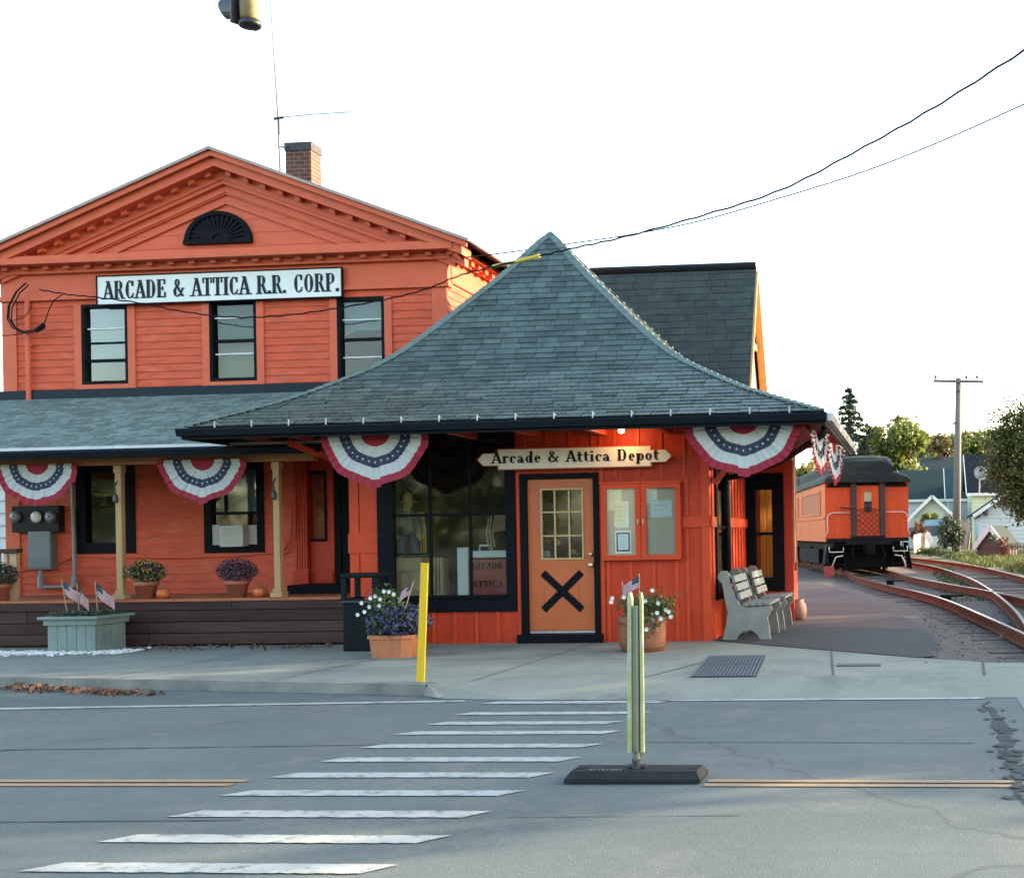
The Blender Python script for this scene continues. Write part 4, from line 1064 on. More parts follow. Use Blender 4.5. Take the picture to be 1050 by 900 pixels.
for k in (1,2):
    xx = lx0+(lx1-lx0)*k/3; mb.box(xx-.01,xx+.01,yd-.012,yd+.02,lz0+t,lz1-t)
    zz = lz0+(lz1-lz0)*k/3
    for j in range(3):
        A = lx0+(lx1-lx0)*j/3+(.01 if j else t); B = lx0+(lx1-lx0)*(j+1)/3-(.01 if j<2 else t); mb.box(A,B,yd-.012,yd+.02,zz-.01,zz+.01)
dl = mb.build('door_window', mk('door_muntin', (.42,.31,.15), .5), door)
g = MB(); g.quad((lx0,yd+.025,lz0),(lx1,yd+.025,lz0),(lx1,yd+.025,lz1),(lx0,yd+.025,lz1)); g.build('pane', M['glass'], dl)
mb = MB(); c = P(576.5,606,YF)
cx_, cz_ = c.x, c.z; hx, hz = .265, .25
d = Vector((hx,0,hz)); n_ = Vector((-hz,0,hx)).normalized()
mb.obox((cx_, yd-.008, cz_), d, n_*.047, (0,.004,0))
d2 = Vector((hx,0,-hz)); n2 = Vector((hz,0,hx)).normalized()
mb.obox((cx_, yd-.0095, cz_), d2, n2*.047, (0,.004,0))
mb.build('cross', M['black_trim'], door)
for v, r in ((568,.026),(579,.034)):
    c = P(606.5,v,yd); mb = MB(); mb.lathe([(r*.9,-.004),(r*.9,-.012),(r*.35,-.014),(r*.35,-.035),(r,-.045),(r,-.062),(r*.7,-.07)], (c.x, yd+.004, c.z), 14, axis='Y')
    mb.build('door_knob' if r > .03 else 'deadbolt', M['brass'], door, True)
# side window in the right wall
mb = MB(); X_ = DX1_
y0, y1, z0, z1 = W1
mb.box(X_-.06, X_+.03, y0-.12, y0+.02, z0-.1, z1+.1); mb.box(X_-.06, X_+.03, y1-.02, y1+.12, z0-.1, z1+.1); mb.box(X_-.06, X_+.03, y0+.02, y1-.02, z1, z1+.1); mb.box(X_-.06, X_+.03, y0+.02, y1-.02, z0-.1, z0)
f = mb.build('side_window', M['black_trim'], dep)
g = MB(); g.quad((X_-.03,y0,z0),(X_-.03,y1,z0),(X_-.03,y1,z1),(X_-.03,y0,z1)); g.build('pane', M['glass'], f)
mb = MB(); mb.box(X_-.05, X_+.0, y0+.02, y1-.02, 1.5, 1.54); mb.build('sash', M['black_trim'], f)
# agent's bay facing the street, right of the benches
BX1 = -1.95; BY = DYB
mb = MB()
bw = (px(759,540,BY), px(804,540,BY), pz(780,606,BY), pz(780,485,BY)); bw = (bw[0]+.04, bw[1], bw[2], bw[3])
flatwall(mb, DX1_-.2, BX1, 0, 2.9, BY, .1, [bw])
mb.box(BX1-.1, BX1, BY+.101, BY+.13, 0, 2.9); mb.box(BX1-.1, BX1, BY+.131, BY+.55, 0, .8); mb.box(BX1-.1, BX1, BY+.131, BY+.55, 2.5, 2.9); mb.box(BX1-.1, BX1, BY+.551, BY+.65, 0, 2.9); mb.box(DX1_-.1, BX1-.101, BY+.55, BY+.65, 0, 2.9); mb.box(DX1_-.1, DX1_, BY+.651, BY+3.2, 0, 2.9); mb.box(-7.2, DX1_-.101, BY+3.1, BY+3.2, 0, 2.9)
mb.build('bay_wall', M['side_red'], dep)
mb = MB(); mb.box(BX1+.002, BX1+.03, BY+.02, BY+.10, .95, 2.6); mb.build('corner_strip', M['raw_wood'], dep)
mb = MB(); x0, x1, z0, z1 = bw
mb.box(x0, x0+.22, BY-.04, BY+.09, z0, z1); mb.box(x1-.19, x1, BY-.04, BY+.09, z0, z1); mb.box(x0+.22, x1-.19, BY-.04, BY+.09, z1-.27, z1); mb.box(x0+.22, x1-.19, BY-.04, BY+.09, z0, z0+.22)
zz = pz(780,547,BY); mb.box(x0+.22, x1-.19, BY+.0, BY+.05, zz-.025, zz+.02)
f = mb.build('bay_window', M['black_trim'], dep)
g = MB(); g.quad((x0+.2,BY+.03,z0+.2),(x1-.17,BY+.03,z0+.2),(x1-.17,BY+.03,z1-.25),(x0+.2,BY+.03,z1-.25)); g.build('pane', M['glass'], f)
mb = MB()
for xa_, xb_ in ((x0+.27, x0+.36), (x0+.37, x1-.2)):
    n = 10
    for k in range(n):
        A = xa_+(xb_-xa_)*k/n; B = xa_+(xb_-xa_)*(k+1)/n; ya = BY+.14+.02*(k%2); yb2 = BY+.14+.02*((k+1)%2)
        mb.quad((A,ya,z0+.2),(B,yb2,z0+.2),(B,yb2,z1-.2),(A,ya,z1-.2))
mb.build('curtain', M['curtain_orange'], f)
g = MB(); g.quad((BX1-.05,BY+.131,.8),(BX1-.05,BY+.55,.8),(BX1-.05,BY+.55,2.5),(BX1-.05,BY+.131,2.5)); g.build('pane', M['glass_case'], f)
# ---------------------------------------------------------- roof
AP = Vector((-5.32, 17.5, 0)); XL, XR, YFR, YBK = -9.17, -1.06, 14.45, 20.55
HZ = [(0,5.98),(.08,5.62),(.15,5.26),(.23,4.95),(.30,4.64),(.38,4.32),(.44,4.08),(.49,3.90),(.55,3.725),(.62,3.575),(.74,3.31),(.83,3.155),(1,2.89)]
def hz(h):
    for (a, za), (b, zb) in zip(HZ, HZ[1:]):
        if h <= b: 
            t = (h-a)/(b-a); return za+(zb-za)*t
    return HZ[-1][1]
def zsm(h): return sum(hz(min(1,max(0,h+o))) for o in (-.05,-.025,0,.025,.05))/5 if .06 < h < .94 else hz(h)
def hipp(sx, sy, h):
    ex = XL if sx < 0 else XR; ey_ = YFR if sy < 0 else YBK
    return Vector((AP.x+(ex-AP.x)*h, AP.y+(ey_-AP.y)*h, zsm(h)))
FL = lambda h: hipp(-1,-1,h); FR = lambda h: hipp(1,-1,h); BL = lambda h: hipp(-1,1,h); BR = lambda h: hipp(1,1,h)
mb = MB(); N_ = 24
for A, B in ((FL,FR),(FR,BR),(BR,BL),(BL,FL)):
    for i in range(N_): mb.quad(A(i/N_), B(i/N_), B((i+1)/N_), A((i+1)/N_))
roof = mb.build('roof', M['underlay'], dep)
mb = MB(); shingles(mb, FL, FR, .112, .285, .013, flare=.66); shingles(mb, FR, BR, .112, .285, .013, flare=.66); shingles(mb, BL, FL, .112, .285, .013, flare=.66)
mb.build('shingles', [M['slate'], M['slate_flare']], roof, fixn=False)
mb = MB()
for hp, s1, s2 in ((FL, Vector((1,0,0)), Vector((0,1,0))), (FR, Vector((-1,0,0)), Vector((0,1,0))), (BR, Vector((-1,0,0)), Vector((0,-1,0)))):
    n = 46
    for i in range(1, n):
        h0, h1 = i/n, (i+1)/n+.006; lo = .028
        p0, p1 = hp(h0), hp(min(1,h1)); w = .125
        for s in (s1, s2):
            up = Vector((0,0,.02)); upb = Vector((0,0,lo+.006))
            q0, q1 = p0+s*w, p1+s*w
            # follow the roof plane beside the hip: same height along the course line
            mb.add([p0+up, p1+upb, q1+upb, q0+up, q1+Vector((0,0,0)), p1], [(0,1,2,3),(2,1,5,4)])
mb.build('hip_cap', M['slate_cap'], roof, fixn=False)
mb = MB(); a = AP+Vector((0,0,5.98)); mb.lathe([(.10,-.14),(.055,-.05),(.03,-.02),(0,-.015)], a, 8); mb.build('peak_cap', M['slate_cap'], roof)
# fascia, gutter, soffit, snow guards
mb = MB(); zt, zb_ = 2.875, 2.73
mb.box(XL-.02, XR+.02, YFR-.02, YFR+.015, zb_, zt); mb.box(XR-.015, XR+.02, YFR+.016, YBK, zb_, zt); mb.box(XL-.02, XL+.015, YFR+.016, YBK, zb_, zt)
fa = mb.build('fascia', M['gutter_black'], dep)
mb = MB()
pr_ = [(0,0),(-.085,0),(-.095,-.02),(-.075,-.095),(0,-.10)]
mb.prism([(XL-.04, YFR-.022+a, zt-.01+b) for a, b in pr_], (XR-XL+.08,0,0))
mb.build('gutter', M['gutter_black'], fa)
mb = MB(); mb.prism([(XR+.022-a, YFR-.02, zt-.01+b) for a, b in pr_], (0,YBK-YFR,0)); mb.build('side_gutter', M['galv'], fa)
mb = MB()
mb.box(XL+.02, XR-.02, YFR+.02, YBK-.03, 2.865, 2.872)
y = YFR+.02
for k in range(int((XR-XL)/.09)):
    x = XL+.02+k*.09; mb.box(x, x+.083, YFR+.02, YF-.05, 2.852, 2.864)
for k in range(int((XR-DX1_)/.09)):
    x = DX1_+.05+k*.09
    if x+.083 < XR-.02: mb.box(x, x+.083, YF-.04, DYB, 2.852, 2.864)
mb.build('soffit', M['side_red'], dep)
for x in (-8.6,-8.0,-7.4,-6.8,-5.9,-5.0,-4.1,-3.2,-2.5,-1.9,-1.4):
    mb = MB(); mb.box(x-.04, x+.04, YFR+.03, YF-.05 if x < DX1_ else DYB, 2.765, 2.851); mb.build('eave_bracket', M['side_red'], dep)
for a_, b_ in (((-7.55,15.8,2.4),(-8.15,15.1,2.72)), ((-2.65,15.9,2.1),(-2.1,15.9,2.74))):
    mb = MB(); mb.beam(a_, b_, .06, .07); mb.build('brace', M['side_red'], dep)
for k in range(17):
    x = XL+.42+k*.485
    mb = MB(); mb.box(x-.008, x+.008, YFR-.011, YFR+.10, 2.925, 2.932); mb.box(x-.008, x+.008, YFR-.02, YFR-.012, 2.875, 2.955)
    mb.build('snow_guard', M['galv'], dep)
# soffit lamp, lit
lc = P(637,434,15.45); lc.z = 2.852
mb = MB(); mb.lathe([(.05,0),(.05,-.03),(.0,-.03)], lc, 14); fl = mb.build('soffit_lamp', M['brass'], dep)
mb = MB(); mb.lathe([(.0,-.031),(.035,-.032),(.042,-.055),(.03,-.08),(.0,-.085)], lc, 14); mb.build('bulb', M['lamp_glow'], fl, True)
ld = bpy.data.lights.new('soffit_bulb', 'POINT'); ld.energy = 1.3; ld.color = (1,.62,.28); ld.shadow_soft_size = .04
lo = bpy.data.objects.new('soffit_bulb', ld); COL.objects.link(lo); lo.location = (lc.x, lc.y+.0, lc.z-.11)
# downspout from the eave back to the wall, then down
mb = MB(); xp = DX1_+.06
mb.tube([(-1.1,15.15,2.76), (-1.14,15.25,2.66), P(800,474,16.3), P(765,486,16.9), (xp, 16.98, 2.22), (xp, 17.0, 2.1), (xp, 17.0, .1)], .042, 10)
mb.build('downspout', M['dark_metal'], dep, True)
# rear range with a cross gable
rg = MB(); RX1, RYc, RZt = -2.90, 21.6, 6.26; run, drop = 1.55, 2.95
rg.prism([(RX1-.02, RYc-run+.05, RZt-drop), (RX1-.02, RYc, RZt-.12), (RX1-.02, RYc+run-.05, RZt-drop)], (-5.0,0,0))
rg.box(-7.8, RX1-.03, RYc-run+.05, RYc+run-.05, 2.7, RZt-drop-.002)
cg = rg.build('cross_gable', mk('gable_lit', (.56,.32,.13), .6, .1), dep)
mb = MB()
xe = RX1+.13
def cl(h): return Vector((-7.9, RYc-run*h*1.03, RZt-drop*h*1.03))
def cr(h): return Vector((xe, RYc-run*h*1.03, RZt-drop*h*1.03))
def c2(h): return Vector((xe, RYc+run*h*1.03, RZt-drop*h*1.03))
nv = Vector((0,-drop,run)).normalized()*-.06; nv2 = Vector((0,drop,run)).normalized()*-.06
mb.prism([cl(0),cr(0),cr(1),cl(1)], nv); L2 = [Vector((-7.9,p.y,p.z)) for p in (c2(0),c2(1))]; mb.prism([c2(0),L2[0],L2[1],c2(1)], nv2)
cr_ = mb.build('gable_roof', M['underlay'], cg)
mb = MB(); shingles(mb, cl, cr, .15, .34, .01); mb.build('shingles', M['slate_dark'], cr_, fixn=False)
mb = MB(); mb.tube([(-7.9,RYc,RZt+.02),(xe,RYc,RZt+.02)], .07, 8); mb.build('ridge_cap', M['dark_metal'], cr_)
mb = MB(); mb.beam(c2(0)+Vector((-.03,0,-.1)), c2(1)+Vector((-.03,0,-.1)), .05, .14, (1,0,0)); mb.beam(cr(0)+Vector((-.03,0,-.1)), cr(1)+Vector((-.03,0,-.1)), .05, .14, (1,0,0))
for h in (.45,.9): 
    mb.box(RX1-.015, RX1+.05, RYc-run*h*.9, RYc+run*h*.9, RZt-.12-drop*h, RZt-.02-drop*h)
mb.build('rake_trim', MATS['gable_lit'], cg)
mb = MB()      # low roof of the rear part
mb.prism([(-8.2,20.6,2.95),(DX1_+.3,20.6,2.95),(DX1_+.3,23,2.95),(-8.2,23,2.95)], (0,0,.12)); mb.prism([(BX1+.45,19.0,2.9),(BX1+.45,22.6,2.9),(DX1_-.4,22.6,3.35),(DX1_-.4,19.0,3.35)], (0,0,.06))
mb.build('rear_roof', M['underlay'], dep)
# ------------------------------------------------------------------ signs and boards on the depot
ds = thing('depot_sign', (P(588,467,YF-.15).x, YF-.15, pz(588,467,YF-.15)), 'cream arrow-ended sign reading Arcade & Attica Depot above the door', 'sign')
ysn = YF-.16
za, zb2 = pz(588,479.2,ysn), pz(588,459.3,ysn); xa, xb = px(490,470,ysn), px(688,466,ysn)
H = zb2-za; zc = (za+zb2)/2; s1 = px(511,470,ysn); s2 = px(667,466,ysn)
def outline(g): 
    h = H/2+g
    return [(xa-g*1.5,zc),(xa+.07,zc+.30*H+g*.6),(s1-g,zc+.30*H+g*.6),(s1-g,zc+h),(s2+g,zc+h),(s2+g,zc+.30*H+g*.6),(xb-.07,zc+.30*H+g*.6),(xb+g*1.5,zc),(xb-.07,zc-.30*H-g*.6),(s2+g,zc-.30*H-g*.6),(s2+g,zc-h),(s1-g,zc-h),(s1-g,zc-.30*H-g*.6),(xa+.07,zc-.30*H-g*.6)]
mb = MB(); mb.prism([(x,ysn,z) for x, z in outline(0)], (0,.03,0)); mb.build('board', M['sign_cream'], ds)
mb = MB(); mb.prism([(x,ysn+.008,z) for x, z in outline(.014)], (0,.03,0)); mb.build('edge', M['sign_edge_red'], ds)
for x in (s1+.3, s2-.3): mb = MB(); mb.box(x-.02, x+.02, ysn+.04, YF-.001, zc-.05, zc+.05); mb.build('bracket', M['iron'], ds)
gl2 = glyphs(1.0, .19, .09); lettering(ds, M['ink'], 'Arcade & Attica Depot', gl2, px(503.5,470,ysn), px(676,466,ysn), za+.075, .155, ysn-.0005, .004)
nb_ = thing('notice_board', (P(657,533,YF).x, YF-.06, pz(657,533,YF)), 'red wooden notice board with two glazed doors and pinned papers', 'notice board')
x0, x1, z0, z1 = px(616,533,YF-.1), px(698,533,YF-.1), pz(657,574,YF-.1), pz(657,495,YF-.1)
yn = YF-.10; xm = (x0+x1)/2; t = .07
mb = MB(); mb.box(x0+.01, x1-.01, YF-.03, YF-.0215, z0+.01, z1-.01); mb.build('backing', M['cork'], nb_)
mb = MB(); mb.box(x0,x0+.03,yn+.03,YF-.03,z0,z1); mb.box(x1-.03,x1,yn+.03,YF-.03,z0,z1); mb.box(x0+.03,x1-.03,yn+.03,YF-.03,z1-.03,z1); mb.box(x0+.03,x1-.03,yn+.03,YF-.03,z0,z0+.03); mb.box(x0-.02,x1+.02,yn-.01,YF-.03,z1+.001,z1+.02)
mb.build('case', M['depot_trim'], nb_)
for a, b in ((x0+.004, xm-.004), (xm+.004, x1-.004)):
    mb = MB(); mb.box(a,a+t,yn,yn+.028,z0,z1); mb.box(b-t,b,yn,yn+.028,z0,z1); mb.box(a+t,b-t,yn,yn+.028,z1-t,z1); mb.box(a+t,b-t,yn,yn+.028,z0,z0+t)
    f = mb.build('glazed_door', M['depot_trim'], nb_)
    g = MB(); g.quad((a+t-.005,yn+.015,z0+t-.005),(b-t+.005,yn+.015,z0+t-.005),(b-t+.005,yn+.015,z1-t+.005),(a+t-.005,yn+.015,z1-t+.005)); g.build('pane', M['glass_case'], f)
    kx = xm-.035 if a < xm-.1 else xm+.035
    mb = MB(); mb.box(kx-.006, kx+.006, yn-.02, yn-.001, (z0+z1)/2-.03, (z0+z1)/2+.025); mb.build('latch', M['brass'], f)
def paper(parent, u0, v0, u1, v1, m_, name='paper', skew=0, lines=0, d=0.0):
    y = YF-.038-d; a, b = P(u0,v0,y), P(u1,v1,y)
    mb = MB(); mb.prism([(a.x,y,b.z),(b.x,y,b.z),(b.x+skew,y,a.z),(a.x+skew,y,a.z)], (0,.002,0)); o = mb.build(name, M[m_], parent)
    if lines:
        mb = MB()
        for k in range(lines):
            z = a.z-(a.z-b.z)*(k+1)/(lines+1.5); w_ = (b.x-a.x)*random.uniform(.5,.8)
            mb.box(a.x+.12*(b.x-a.x), a.x+.12*(b.x-a.x)+w_, y-.0015, y-.0005, z-.004, z)
        mb.build('print', M['text_grey'], o)
    return o
paper(nb_, 622.5,499,638,523,'paper_cream'); paper(nb_, 631,514,645,541,'paper',d=.004); paper(nb_, 629,515,640,540,'paper_cream',skew=.03,lines=4,d=.008)
pf = paper(nb_, 630.5,544,647.5,567,'paper',d=.002)
paper(nb_, 632,546,646,565,'frame_dark',d=.006); paper(nb_, 633.5,547.5,644.5,563.5,'paper_blue',lines=6,d=.009)
paper(nb_, 662,498,674,516,'paper',lines=5); paper(nb_, 667,513,689,530,'paper_blue',d=.004,lines=2)
# ------------------------------------------------------------------ window display inside the shop
mb = MB(); a, b = P(401,609,16.3), P(440,571,16.3); mb.bbox(a.x, b.x, 16.05, 16.5, .06, b.z, .01)
tag(mb.build('cardboard_box', M['cardboard']), 'large plain cardboard box at the left of the shop window display', 'box')
sc = thing('scarecrow', (P(418,570,16.25).x, 16.25, b.z), 'straw scarecrow doll sitting on the cardboard box in the shop window', 'scarecrow')
def limb(mb, pts, r): mb.tube(pts, r, 8)
q = lambda u, v, y=16.25: P(u,v,y)
mb = MB(); limb(mb, [q(419,548), q(418,530), q(418,522)], [.10,.11,.06]); limb(mb, [q(414,527), q(408,538), q(406,548)], [.05,.045,.035]); limb(mb, [q(423,527), q(429,538), q(430,549)], [.05,.045,.035])
mb.build('shirt', mk('checked_shirt', (.12,.14,.16), .85, .3, 20), sc, True)
mb = MB(); limb(mb, [q(416,547), q(412,557,16.15), q(411,570,16.1)], [.07,.06,.05]); limb(mb, [q(421,547), q(426,557,16.15), q(427,570,16.1)], [.07,.06,.05]); mb.build('trousers', M['denim'], sc, True)
mb = MB(); c = q(418,517); mb.lathe([(0,-.07),(.05,-.055),(.07,0),(.055,.05),(0,.07)], c, 12); mb.build('head', M['straw'], sc, True)
mb = MB(); mb.lathe([(.15,.025),(.15,.035),(.07,.05),(.06,.14),(.01,.17),(0,.17)], c, 14); mb.build('hat', M['straw'], sc, True)
mb = MB()
for u, v in ((406,550),(430,551),(411,571),(427,571),(418,522)): scatter(mb, q(u,v,16.2), (.05,.05,.06), 40, .05)
mb.build('straw_tufts', M['straw'], sc, fixn=False)
mb = MB()
for u in (429,431.5,434,436): mb.tube([q(u-2,525,16.3), q(u,545,16.3), q(u+.5,569,16.3)], .012, 5)
tag(mb.build('dried_stalks', M['straw']), 'tan dried corn stalks standing right of the scarecrow in the window', 'dried stalks')
mb = MB(); a, b = P(443,611,16.4), P(457,571,16.4)
for k in range(4):
    w_ = (b.x-a.x)/4; mb.box(a.x+k*w_+.006, a.x+(k+1)*w_-.006, 16.3, 16.33, .06, b.z)
mb.box(a.x, b.x, 16.331, 16.5, .06, b.z-.02); tag(mb.build('wooden_crate', M['raw_wood']), 'slatted wooden crate in the middle of the shop window display', 'crate')
mb = MB(); a, b = P(470,606,16.2), P(480,561,16.2); mb.box(a.x, b.x, 16.18, 16.24, .06, b.z); tag(mb.build('display_card', M['box_white']), 'narrow white upright card left of the red lettered box in the window', 'card')
rb = thing('lettered_box', (P(500,606,16.2).x, 16.2, .06), 'red box lettered ARCADE ATTICA at the right of the shop window', 'box')
a, b = P(479,608,16.2), P(524,573,16.2); mb = MB(); mb.bbox(a.x, b.x, 16.2, 16.5, .06, b.z, .008); mb.build('box', M['box_red'], rb)
lettering(rb, M['ink'], 'ARCADE', gl, P(482,584,16.19).x, P(515,584,16.19).x, P(482,583.5,16.19).z, .09, 16.1995, .003); lettering(rb, M['ink'], 'ATTICA', gl, P(484,601,16.19).x, P(516,601,16.19).x, P(482,602,16.19).z, .09, 16.1995, .003)
mb = MB(); a, b = P(480,572,16.25), P(522,564,16.25); mb.bbox(a.x, b.x, 16.22, 16.48, a.z+.002, b.z, .01); p0, p1 = P(492,564,16.3), P(504,559,16.3)
mb.tube([(p0.x,16.3,p0.z),(p0.x,16.3,p1.z),(p1.x,16.3,p1.z),(p1.x,16.3,p0.z)], .018, 6); tag(mb.build('white_case', M['box_white']), 'white handled case lying on the red lettered box in the window', 'case')
mb = MB()
for u, v0, v1 in ((500,531,563),(503,528,563),(506,533,561)): mb.tube([q(u+1,v0,16.2), q(u-1,(v0+v1)/2,16.2), q(u+1.5,v1,16.2)], .012, 5)
tag(mb.build('hanging_rope', M['rope']), 'pale rope strands hanging above the white case in the window', 'rope')
mb = MB(); a, b = P(505,545,16.35), P(521,524,16.35); mb.prism([(a.x,16.35,a.z),(b.x,16.35,a.z+.02),(b.x+.02,16.35,b.z),(a.x+.04,16.35,b.z-.03)], (0,.03,0)); tag(mb.build('hanging_board', M['cardboard']), 'tan board hung in the right pane of the shop window', 'board')
for u, v, w_, h_, m_, nm, lab in ((560,568,.10,.09,'box_white','white_carton','small white carton behind the lower left pane of the door'),(572,556,.07,.07,'gold_plastic','round_clock','round yellow badge behind the middle pane of the door'),(588,568,.16,.06,'straw','straw_hat','yellow straw hat behind the lower right pane of the door'),(561,555,.07,.06,'box_red','red_card','small red card behind the left pane of the door')):
    c = P(u,v,16.08); mb = MB()
    if 'round' in nm: mb.lathe([(.0,-.02),(w_*.55,-.015),(w_*.6,0),(w_*.55,.015),(0,.02)], c, 16, axis='Y')
    elif 'hat' in nm: mb.lathe([(w_*.55,0),(w_*.55,.01),(w_*.3,.015),(w_*.26,h_),(0,h_*1.1)], c, 16)
    else: mb.bbox(c.x-w_/2, c.x+w_/2, c.y-.03, c.y+.03, c.z-h_/2, c.z+h_/2, .004)
    tag(mb.build(nm, M[m_]), lab, nm.replace('_',' ').split()[-1])
# ------------------------------------------------------------------ bunting
def bunting(c, R, H, label, rz=0.0, squash=1.0, fold=.05):
    """half-round pleated fan, hung flat edge up at c (top centre)"""
    mb = MB(); nth, rad = 108, [.0,.12,.20,.27,.33,.40,.47,.53,.60,.66,.72,.79,.86,.93,1.0]
    band = lambda r: 0 if r < .27 else 1 if r < .47 else 2 if r < .66 else 1 if r < .86 else 0
    ph = random.uniform(0,6); npl = random.choice((15,17,19,21)); sg_ = random.uniform(.02,.07); jit = [random.uniform(-1,1) for _ in range(nth+1)]
    def pt(t, r, off=0.0):
        th = pi+pi*t; rr = r*(1+.02*sin(9*th+ph)*r + (.045*r if abs(t-.5) < .03 else 0))
        pl_ = fold*min(1, r*1.6)*(sin(2*pi*t*npl+ph)*.5+.22*sin(2*pi*t*7+ph*2)) * R*.55
        sag = sg_*R*sin(pi*t)*(r**2)
        k = min(nth, int(t*nth)); pl_ += .008*R*jit[k]*r
        x = R*rr*cos(th)*squash; z = H*rr*sin(th)-sag
        return Vector((x, -pl_-.03*r-off, z))
    for i in range(nth):
        for a, b in zip(rad, rad[1:]):
            mb.quad(pt(i/nth,a), pt((i+1)/nth,a), pt((i+1)/nth,b), pt(i/nth,b), band((a+b)/2))
    for k in range(15):
        t = (k+.5)/15; r = .565; p = pt(t, r, .006); s = R*.026
        mb.add([p+Vector((s*(1 if j%2==0 else .42)*sin(2*pi*j/10), 0, s*(1 if j%2==0 else .42)*cos(2*pi*j/10))) for j in range(10)], [tuple(range(10))], 3)
    o = mb.build('bunting', [M['cloth_red'], M['cloth_white'], M['cloth_blue'], M['cloth_star']], origin=(0,0,0), fixn=False)
    for p in o.data.polygons: p.use_smooth = p.material_index != 3
    o.location = c; o.rotation_euler.z = rz
    return tag(o, label, 'bunting', 'patriotic fan buntings under the eaves')
def front_bunt(u0, u1, v0, v1, Y, label):
    a, b = P((u0+u1)/2, v0, Y), P((u0+u1)/2, v1, Y); R = (P(u1,v0,Y).x-P(u0,v0,Y).x)/2
    return bunting(a, R, (a.z-b.z)*.97, label)
front_bunt(-4,81,476,516,15.72,'leftmost fan bunting, hanging on the porch beam above the electric meters')
front_bunt(163,253,471,514,15.72,'smaller fan bunting hanging on the porch beam in front of the air conditioner window')
front_bunt(330,440,444,495,14.72,'large fan bunting hanging between the porch post and the shop window')
front_bunt(702,822,431,484,14.72,'large fan bunting hanging at the right corner above the benches')
cs = P(838,457,15.1); bunting(Vector((-1.20, 15.3, 2.72)), .46, .52, 'narrow side bunting seen edge-on at the right roof corner, nearer one', radians(80), 1.0, .12)
bunting(Vector((-1.14, 17.3, 2.70)), .46, .56, 'narrow side bunting seen edge-on under the right eave, farther one', radians(80), 1.0, .12)
# ------------------------------------------------------------------ pavement furniture
bn = thing('trash_bin', (P(370,668,15.0).x, 15.0, 0), 'black trash bin with an open arched top in front of the orange pillar', 'trash bin')
c = bn.location; x0, x1 = px(353,640,14.9), px(387.5,640,14.9); y0, y1 = 14.85, 15.27; zt = pz(368,613,14.9); ztop = pz(368,587.5,14.9)
mb = MB(); mb.bbox(x0, x1, y0, y1, .005, zt, .02); mb.build('body', M['bin_black'], bn)
mb = MB(); t = .045
for yy in (y0, y1-t):
    mb.box(x0-.012, x0+.05, yy, yy+t, zt+.001, ztop-.06); mb.box(x1-.05, x1+.012, yy, yy+t, zt+.001, ztop-.06)
mb.bbox(x0-.015, x1+.015, y0-.01, y1+.01, ztop-.06, ztop, .018); mb.box(x0-.02, x1+.02, y0-.014, y1+.012, zt-.03, zt-.0)
mb.build('hood', M['bin_black'], bn)
mb = MB(); mb.box(x0+.02, x1-.02, y0-.02, y0-.012, zt-.06, zt-.03); mb.tube([(x0-.03,y0-.02,zt-.05),(x0+.1,y0-.03,zt-.045),(x0+.2,y0-.03,zt-.05)], .012, 6); mb.build('latch', M['iron'], bn)
def bloom(mb, c, s, mi=0):
    c = Vector(c); 
    for k in range(6):
        a = 2*pi*k/6; d = Vector((cos(a), -.4, sin(a))); e = Vector((-sin(a), 0, cos(a)))
        mb.add([c, c+d*s*.6+e*s*.3, c+d*s, c+d*s*.6-e*s*.3], [(0,1,2,3)], mi)
tp = thing('terracotta_planter', (P(398,676,14.1).x, 13.95, 0), 'square orange terracotta planter overflowing with blue petunias beside the bin', 'planter')
Yp = 13.95; x0, x1 = px(375,676,Yp), px(420,676,Yp); cx0 = (x0+x1)/2; hw = (x1-x0)/2; zt = .27
mb = MB(); ch = .10
def octo(s, z): 
    w_ = hw*s; k = w_-ch
    return [(cx0-k,Yp-w_+hw,z),(cx0+k,Yp-w_+hw,z),(cx0+w_,Yp-k+hw,z),(cx0+w_,Yp+k+hw,z),(cx0+k,Yp+w_+hw,z),(cx0-k,Yp+w_+hw,z),(cx0-w_,Yp+k+hw,z),(cx0-w_,Yp-k+hw,z)]
R_ = [octo(.93,0), octo(1.0,zt*.85), octo(1.06,zt*.85), octo(1.06,zt), octo(.95,zt)]
mb.add([p for r in R_ for p in r], [(i*8+j,i*8+(j+1)%8,(i+1)*8+(j+1)%8,(i+1)*8+j) for i in range(4) for j in range(8)]+[list(range(8))]+[[32+j for j in range(8)]])
mb.build('tub', M['terracotta_light'], tp)
mb = MB(); scatter(mb, (cx0,Yp+hw-.02,zt+.16), (.38,.34,.24), 1500, .05, 0, .4, zt-.06); scatter(mb, (cx0-.12,Yp+hw,zt+.36), (.26,.22,.26), 700, .045, 0, .3); mb.build('foliage', M['plant_green'], tp, fixn=False)
mb = MB(); scatter(mb, (cx0+.04,Yp+hw-.03,zt+.15), (.40,.36,.22), 1500, .045, 0, .8, zt-.08); mb.build('blossoms', M['petunia_blue'], tp, fixn=False)
mb = MB()
for u, v in ((394,606),(399,606.5),(385,611),(380,613),(390,614),(371,618),(379,622),(374,627),(367,630),(389,621),(404,609)): bloom(mb, P(u,v,Yp+.1+random.uniform(-.05,.1)), .03)
for u, v in ((377,609),(376,613),(378,606)): bloom(mb, P(u,v,Yp+.15), .03, 1)
mb.build('blossoms', [M['petal_white'], M['petal_red']], tp, fixn=False)
stick_flag(P(410,642,Yp+.1), P(424,596,Yp+.1), -.15, .15, .10, 'small flag leaning in the blue petunia planter beside the yellow post', 0, .01)
bt = thing('barrel_planter', (P(654,670,14.4).x, 14.35, 0), 'reddish half barrel planter with white flowers and a flag beside the door', 'planter')
cb = Vector((P(654,668,14.35).x, 14.62, 0)); r = .29
